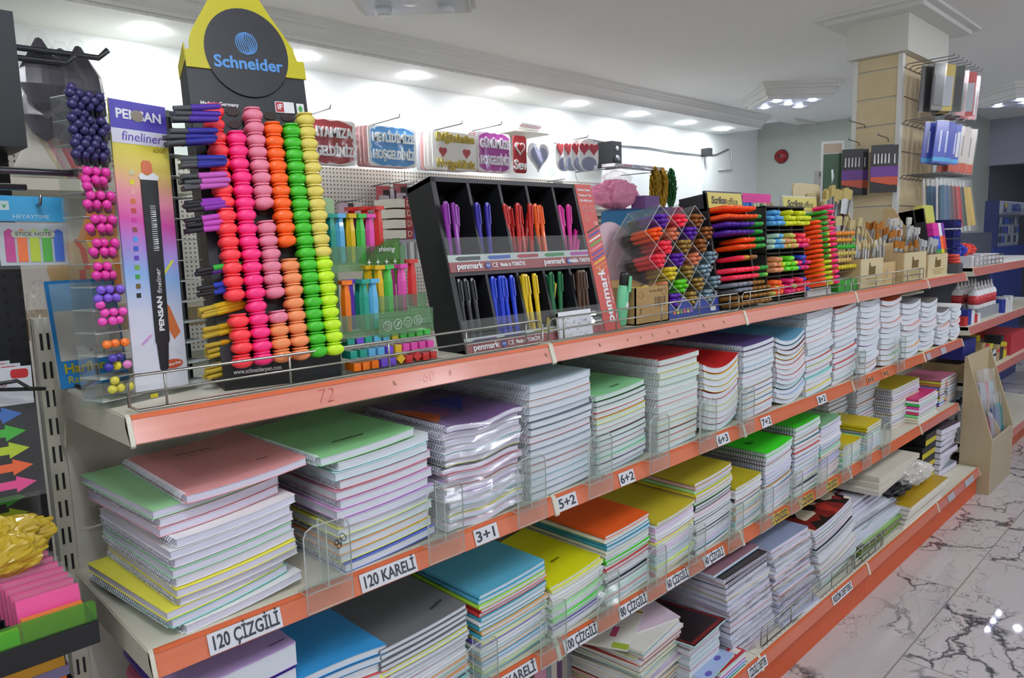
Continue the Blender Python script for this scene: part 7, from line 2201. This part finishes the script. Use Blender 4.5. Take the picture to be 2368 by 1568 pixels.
# small cards on the pegboard behind the clear rack
hc_ = ['#b83a44', '#c9b4c8', '#a83a44', '#d0aaa0', '#c9bfc8', '#c8a8b8', '#d8c8c0', '#b8b0b4']
for k in range(8):
    P = onY((885, 900, 925, 940, 955, 800, 820, 1290)[k], (430, 440, 425, 432, 426, 470, 468, 420)[k], 5.02)
    card(P.x, 5.02, P.z, 0.13, 0.30, 0.01, hc_[k], Matrix.Identity(4), 'small hanging card pack, %s on the pegboard behind the clear rack' % first(k), 'card packs on the pegboard', window='#a880b0' if k % 2 else '#b8a8b0')
    tag(MB().tube([(P.x, 5.165, P.z + 0.01), (P.x, 4.92, P.z + 0.02)], 0.005, 6).build('display_hook', HK), 'short hook on the pegboard, %s behind the clear rack' % first(k), 'hook', 'pegboard hooks')
# mint card behind the yellow highlighters
r = thing('mint_card', 'rounded mint green back card behind the pale yellow highlighters', 'card', T(0.915, 1.63, Z1, 0.0))
MB().prism(rrect(-0.05, 0.0, 0.062, 0.38, 0.012), 0.0, 0.003, 'y').build('card', mat('#a8cf9a', 0.5), r)
MB().prism([(-0.02, 0.25), (0.0, 0.25), (0.045, 0.31), (0.035, 0.325), (-0.005, 0.275)], -0.001, 0.0, 'y').build('printed_pen', mat('#7fa878', 0.5), r)
MB().prism([(-0.05, 0.14), (0.05, 0.14), (0.0, 0.24)], -0.001, 0.0, 'y').build('printed_triangle', mat('#b0c83a', 0.5), r)

# ================================================================== the left hand rack
PBLK = NT('black_pegboard')
q = PBLK
c = q.coord('Object')
sp = q.n('ShaderNodeSeparateXYZ')
q.l(c, sp.inputs[0])
fx = q.math('SUBTRACT', q.math('FRACT', q.math('MULTIPLY', sp.outputs[0], 40.0)), 0.5)
fz = q.math('SUBTRACT', q.math('FRACT', q.math('MULTIPLY', sp.outputs[2], 40.0)), 0.5)
rr = q.math('ADD', q.math('MULTIPLY', fx, fx), q.math('MULTIPLY', fz, fz))
q.l(q.mix(q.math('LESS_THAN', rr, 0.03), lin('#1b1c1f'), lin('#050505')), q.bsdf.inputs['Base Color'])
q.bsdf.inputs['Roughness'].default_value = 0.5
o = MB().box(-0.75, 0.318, 1.722, 1.745, 0.0, 1.84).build('black_rack', q.m)
tag(o, 'black perforated rack back to the near side of the slotted upright', 'rack')
o = MB().box(-0.70, 0.328, 1.60, 1.74, 1.824, 2.062).build('black_header', mat('#1d2024', 0.5))
tag(o, 'black header box high on the perforated rack at the frame edge', 'sign box')
for k, (z, L_) in enumerate(((1.757, 0.342), (1.735, 0.275))):
    o = MB().tube([(-0.5, 1.35 + 0.03 * k, z + 0.004), (L_, 1.35 + 0.03 * k, z)], 0.0055, 8).build('rail_bar', HK)
    tag(o, ('upper', 'lower')[k] + ' chrome bar reaching in from the frame edge over the sticky note pack', 'rail')
# sticky note pack
SN = T(0.2925, 1.44, 1.722, 0.0) @ Matrix.Rotation(0.02, 4, 'Y') @ Matrix.Diagonal((0.60, 0.7, 0.74, 1))
r = thing('sticky_note_pack', 'sticky note pack with a blue header hanging at the frame edge', 'sticky notes', SN)
MB().box(-0.085, 0.077, -0.002, 0.001, -0.052, 0.004).build('header_card', mat('#3a9fd0', 0.4), r)
t = text('header_lettering', 'HEYAYTIME', Matrix.Translation((-0.005, -0.0025, -0.042)) @ Matrix.Rotation(pi / 2, 4, 'X'), 0.013, mat('#bcd8e4', 0.4), r)
fit(t, 0.09)
MB().prism(rrect(-0.078, -0.028, -0.055, -0.008, 0.002), -0.0026, -0.002, 'y').build('leaf_badge', mat('#b9d0cf', 0.4), r)
MB().prism([(-0.0665, -0.025), (-0.073, -0.014), (-0.067, -0.018), (-0.060, -0.014)][::-1], -0.003, -0.0026, 'y').build('leaf_emblem', mat('#3f8a5a', 0.4), r)
MB().box(-0.085, 0.077, 0.0, 0.004, -0.150, -0.055).build('pad_card', mat('#b8c0c4', 0.5), r)
for k, hx in enumerate(['#c0308a', '#f0702a', '#b8cf1a', '#3fae2a', '#2f68c8']):
    x = -0.072 + 0.0292 * k
    MB().prism([(x, -0.142), (x + 0.023, -0.142), (x + 0.023, -0.075), (x + 0.0115, -0.068), (x, -0.075)], -0.002, 0.0, 'y').build('sticky_strip', mat(hx, 0.5), r)
MB().prism(rrect(-0.056, -0.088, 0.048, -0.073, 0.0072), -0.003, -0.0022, 'y').build('title_pill', mat('#b4c0a8', 0.5), r)
t = text('title_lettering', 'STICK NOTE', Matrix.Translation((-0.004, -0.0036, -0.0805)) @ Matrix.Rotation(pi / 2, 4, 'X'), 0.0125, mat('#3a4038', 0.5), r)
fit(t, 0.085)
MB().box(-0.088, 0.080, -0.006, 0.006, -0.158, -0.052).build('plastic_sleeve', FILM, r)
MB().tube([(0.02, 0.40, -0.02), (0.012, -0.03, -0.015), (0.014, -0.035, 0.006)], 0.004, 8).build('hook_tip', HK, r)
# arrow flag packs
for k, (dx, dy, dz) in enumerate(((0, 0, 0), (-0.012, 0.018, 0.004), (-0.024, 0.036, 0.008), (0.004, 0.10, -0.145))):
    M = T(0.228 + dx, 1.49 + dy, 1.418 + dz) @ Matrix.Rotation(0.02, 4, 'Y')
    r = thing('arrow_flag_pack', ['black card of five neon arrow flags, foremost of the hanging bunch', 'second card of arrow flags just behind the foremost', 'third card of arrow flags at the back of the bunch', 'lower card of arrow flags behind the yellow bags'][k], 'page flags', M)
    MB().box(-0.075, 0.048, 0.0, 0.002, -0.205, -0.042).build('black_card', mat('#18191b', 0.45), r)
    MB().box(-0.075, 0.045, -0.001, 0.003, -0.046, 0.020).build('header_card', mat('#c9cdd2', 0.4), r)
    MB().prism(rrect(0.014, 0.0, 0.040, 0.016, 0.005), -0.0016, -0.001, 'y').build('red_flash', mat('#b8262a', 0.4), r)
    t = text('header_lettering', 'OKI Memo', Matrix.Translation((-0.028, -0.0016, -0.008)) @ Matrix.Rotation(pi / 2, 4, 'X'), 0.013, mat('#8a3038', 0.4), r)
    fit(t, 0.07)
    for i, hx in enumerate(['#2f68b8', '#35b02a', '#b8d01a', '#f2682a', '#f04a94']):
        z = -0.062 - 0.031 * i
        x0, x1 = -0.068 + 0.002 * i, 0.026 + 0.003 * i
        MB().prism([(x0, z - 0.007), (x1 - 0.030, z - 0.007), (x1 - 0.030, z - 0.0145), (x1, z), (x1 - 0.030, z + 0.0145), (x1 - 0.030, z + 0.007), (x0, z + 0.007)], -0.002, 0.0, 'y').build('arrow_flag', mat(hx, 0.5), r)
    MB().box(-0.078, 0.052, -0.005, 0.004, -0.212, -0.040).build('plastic_sleeve', FILM, r)
o = MB().tube([(0.20, 1.46, 1.415), (0.245, 1.455, 1.418), (0.262, 1.455, 1.402), (0.285, 1.455, 1.398)], 0.0035, 6).tube([(0.19, 1.48, 1.408), (0.24, 1.47, 1.402), (0.285, 1.455, 1.398)], 0.0035, 6).tube([(0.20, 1.48, 1.412), (0.20, 1.722, 1.412)], 0.0035, 6).build('display_hook', mat('#1b1c1f', 0.4))
tag(o, 'black wire hook carrying the bunch of arrow flag packs', 'hook')
# yellow bags, pink pads, neon tray
for k in range(4):
    crumple('yellow_bag', 0.205 + 0.022 * (k % 2) - 0.01 * k, 1.53 - 0.025 * k, 1.085 + 0.012 * (k % 3), 0.062, 0.028, 0.075, mat('#c9ac2a', 0.25, 0, 0.6, 0.6), 'shiny crinkled yellow bag above the pink pads, %s of the bunch' % first(k), 'bag', 50 + k, 'yellow bags above the pink pads')
for k in range(9):
    y = 1.365 + 0.0165 * k
    r = thing('pink_pad', 'neon pink sticky pad in film, %s from the front of the leaning row' % first(k), 'sticky notes', T(0.286 - 0.0035 * k, y, 0.998 + 0.006 * k) @ Matrix.Rotation(-0.25, 4, 'X'), 'row of neon pink sticky pads')
    MB().box(-0.092, 0.0, 0.0, 0.0105, 0.0, 0.070).build('pad', mat('#f2459a' if k == 0 else '#d83a86', 0.45), r)
    MB().box(-0.094, 0.002, -0.0008, 0.0125, -0.001, 0.078).build('plastic_sleeve', FILM, r)
tr_ = thing('neon_tray', 'black tray with a clear neon green lip holding the pink pads', 'tray', T(0.0, 1.345, 0.975))
MB().box(-0.35, 0.300, 0.0, 0.20, 0.0, 0.006).box(-0.35, 0.300, -0.008, 0.0, -0.006, 0.034).box(0.294, 0.300, 0.0, 0.20, 0.0, 0.036).build('tray_body', mat('#191a1c', 0.45), tr_)
MB().prism(rrect(-0.35, 0.030, 0.300, 0.070, 0.008), -0.004, -0.002, 'y').build('neon_lip', NEONAC, tr_)
for k, (x, hx) in enumerate(((0.195, '#e8843a'), (0.105, '#c6d01a'), (0.02, '#d8cf9a'))):
    o = MB().box(0, 0.088 if k == 0 else 0.085, 0, 0.015, 0, 0.050 if k else 0.062).build('orange_pad' if k == 0 else 'note_pad', mat(hx, 0.5), None, T(x, 1.347, 0.9815))
    tag(o, ['orange sticky pad behind the neon lip under the pink pads', 'lime sticky pad behind the neon lip', 'pale straw pad behind the neon lip at the frame edge'][k], 'sticky notes')
for k, hx in enumerate(['#a8b02a', '#d89a1f', '#8a80a8', '#e8702a', '#b8b83a', '#d87a70']):
    o = MB().box(-0.30, 0.262 - 0.005 * (k % 2), 0, 0.10, 0, 0.018).build('card_pack', mat(hx, 0.5), None, T(0, 1.40, 0.938 - 0.0185 * k))
    tag(o, 'coloured card pack under the black tray, %s from the top' % first(k), 'card', 'coloured card packs under the black tray')
o = MB().box(-0.35, 0.29, 1.39, 1.72, 0.80, 0.826).build('rack_shelf', mat('#191a1c', 0.45))
tag(o, 'black shelf carrying the coloured card packs at the frame edge', 'shelf')
# activity book on a little easel at the end of the top shelf
r = thing('activity_book', 'blue and white activity book standing on a wire easel behind the fineliner tower', 'book', frame((0.340, 1.60, Z1 + 0.002), (1, 0.12, 0), (0, 0.03, 0.21)))
MB().box(0, 0.125, 0, 0.208, -0.010, -0.001).build('page_block', PAPER, r)
MB().box(-0.001, 0.126, -0.001, 0.209, -0.001, 0.0005).build('cover', mat('#2f86c8', 0.35), r)
MB().box(0.006, 0.122, 0.052, 0.203, 0.0005, 0.001).build('cover_picture', mat('#c4c4bc', 0.4), r)
MB().box(0.006, 0.122, 0.150, 0.203, 0.001, 0.0013).build('cover_sky', mat('#8ab4d4', 0.4), r)
YL = mat('#c8b51a', 0.4)
t = text('title_lettering', 'Harfler &', Matrix.Translation((0.058, 0.036, 0.0012)), 0.026, YL, r, bold=0.0006)
fit(t, 0.098)
t = text('title_lettering', 'Rakamlar', Matrix.Translation((0.050, 0.014, 0.0012)), 0.020, YL, r)
for k in range(6):
    text('printed_letter', 'aAb4c9'[k], Matrix.Translation((0.05 + 0.012 * k, 0.062 + 0.006 * (k % 3), 0.0014)), 0.010, mat(rnd.choice(['#c86a6a', '#5a8a4a', '#4a5a98']), 0.5), r)
ea = thing('wire_easel', 'small black wire easel under the activity book', 'easel', T(0.345, 1.56, Z1))
MB().tube([(0.02, 0.0, 0.005), (0.05, 0.0, 0.02), (0.10, 0.0, 0.02), (0.10, 0.03, 0.02)], 0.0035, 6).build('front_wire', BLACK, ea)
MB().tube([(0.05, 0.0, 0.02), (0.045, -0.01, 0.045)], 0.0035, 6).build('hook_wire', BLACK, ea)
MB().tube([(0.02, 0.0, 0.005), (0.02, 0.09, 0.004)], 0.0035, 6).build('foot_wire', BLACK, ea)
# grey hats and party hats on the rails at the back left
for k in range(2):
    Pa, Pb = onY(55, 116 + 28 * k, 3.4), onY(228 - 75 * k, 134 + 12 * k, 3.4)
    o = MB().tube([Pa - Vector((0.6, 0, 0)), Pb, Pb + Vector((0.03, -0.03, 0.03))], 0.012, 8).build('hanging_rail', mat('#55585c', 0.35, 0.8))
    tag(o, 'grey rail with bagged balloons, %s of two behind the black header' % first(k), 'rail', 'balloon rails')
for k in range(6):
    P = onY((95, 150, 195, 110, 165, 210)[k], (150, 170, 160, 215, 225, 230)[k], 3.45)
    r = thing('balloon_pack', 'smoky grey bagged balloon, %s of the cluster behind the black header' % first(k), 'balloon', T(P.x, 3.45 + 0.03 * k, P.z - 0.02), 'smoky balloons')
    MB().lathe([(0.0, -0.16), (0.05, -0.13), (0.085, -0.06), (0.08, 0.0), (0.04, 0.07), (0.012, 0.12), (0.0, 0.125)], 9, 0, None, 1.0, 0.5, smooth=False).build('balloon_body', mat(['#4a4552', '#57515e', '#403b4a'][k % 3], 0.25, 0.1), r)
    MB().lathe([(0.0, -0.19), (0.06, -0.15), (0.10, -0.06), (0.095, 0.02), (0.05, 0.09), (0.02, 0.15)], 11, 0, None, 1.0, 0.5, smooth=False).build('plastic_bag', FILM, r)
ph_ = ['#d8d4c8', '#dcd0b0', '#e0b0b8', '#d8c8c8', '#e0606a', '#e87a8a', '#d8909a', '#f0707a']
for k in range(8):
    P = onY(85 + 14 * k, 410, 3.6)
    h = 0.22 + 0.02 * k
    o = MB().lathe([(0.10, 0.0), (0.055, h * 0.4), (0.02, h * 0.75), (0.0, h)], 20, 0, None, 1.0, 0.07).build('party_hat', mat(ph_[k], 0.5), None, T(P.x, 3.60 + 0.02 * k, P.z))
    tag(o, 'party hat, %s from the frame edge in the white to pink row behind the rack' % first(k), 'party hat', 'white to pink party hats')
P = onY(120, 418, 3.6)
o = MB().box(P.x - 0.7, P.x + 0.55, 3.45, 3.95, P.z - 0.05, P.z - 0.003).build('hat_shelf', CREAM)
tag(o, 'cream shelf under the white to pink party hats', 'shelf')
o = MB().box(P.x - 0.7, P.x + 0.55, 3.95, 3.97, 0.0, P.z + 0.10).build('hat_partition', mat('#cfc9bd', 0.5))
tag(o, 'perforated cream panel behind the party hats', 'panel')
for k in range(3):
    P = onY(172 + 2 * k, 545, 2.2)
    o = MB().prism([(-0.08, 0), (0.08, 0.02), (0.08, 0.16), (0.05, 0.18)], 0, 0.02, 'y').build('orange_sign', mat('#c97a1a', 0.5), None, T(P.x + 0.03, 2.22 + 0.03 * k, onY(175, 660, 2.2).z - 0.069) @ Matrix.Diagonal((1, 1, 1.8, 1)))
    tag(o, 'orange folded card behind the fineliner tower, %s of three' % first(k), 'card', 'orange folded cards')
for k in range(4):
    P = onY(170 + 14 * k, 640, 2.2)
    o = MB().lathe([(0.0, -0.09), (0.05, -0.05), (0.06, 0.0), (0.045, 0.05), (0.0, 0.08)], 14).build('wooden_egg', mat(['#b89a6a', '#c0442f', '#a88a5a', '#c8a030'][k], 0.5), None, T(P.x, 2.2, P.z + 0.02))
    tag(o, 'painted wooden egg, %s in the row behind the activity book' % first(k), 'ornament', 'wooden eggs behind the activity book')
P = onY(175, 660, 2.2)
o = MB().box(P.x - 0.4, P.x + 0.4, 2.05, 2.4, P.z - 0.12, P.z - 0.07).build('egg_shelf', mat('#8f7a58', 0.6))
tag(o, 'brown shelf under the painted wooden eggs and orange cards', 'shelf')
crumple('clear_bag', 0.336, 1.66, 1.478, 0.026, 0.03, 0.10, FILM, 'crinkled clear bag hanging over the head of the slotted upright', 'bag', 77)
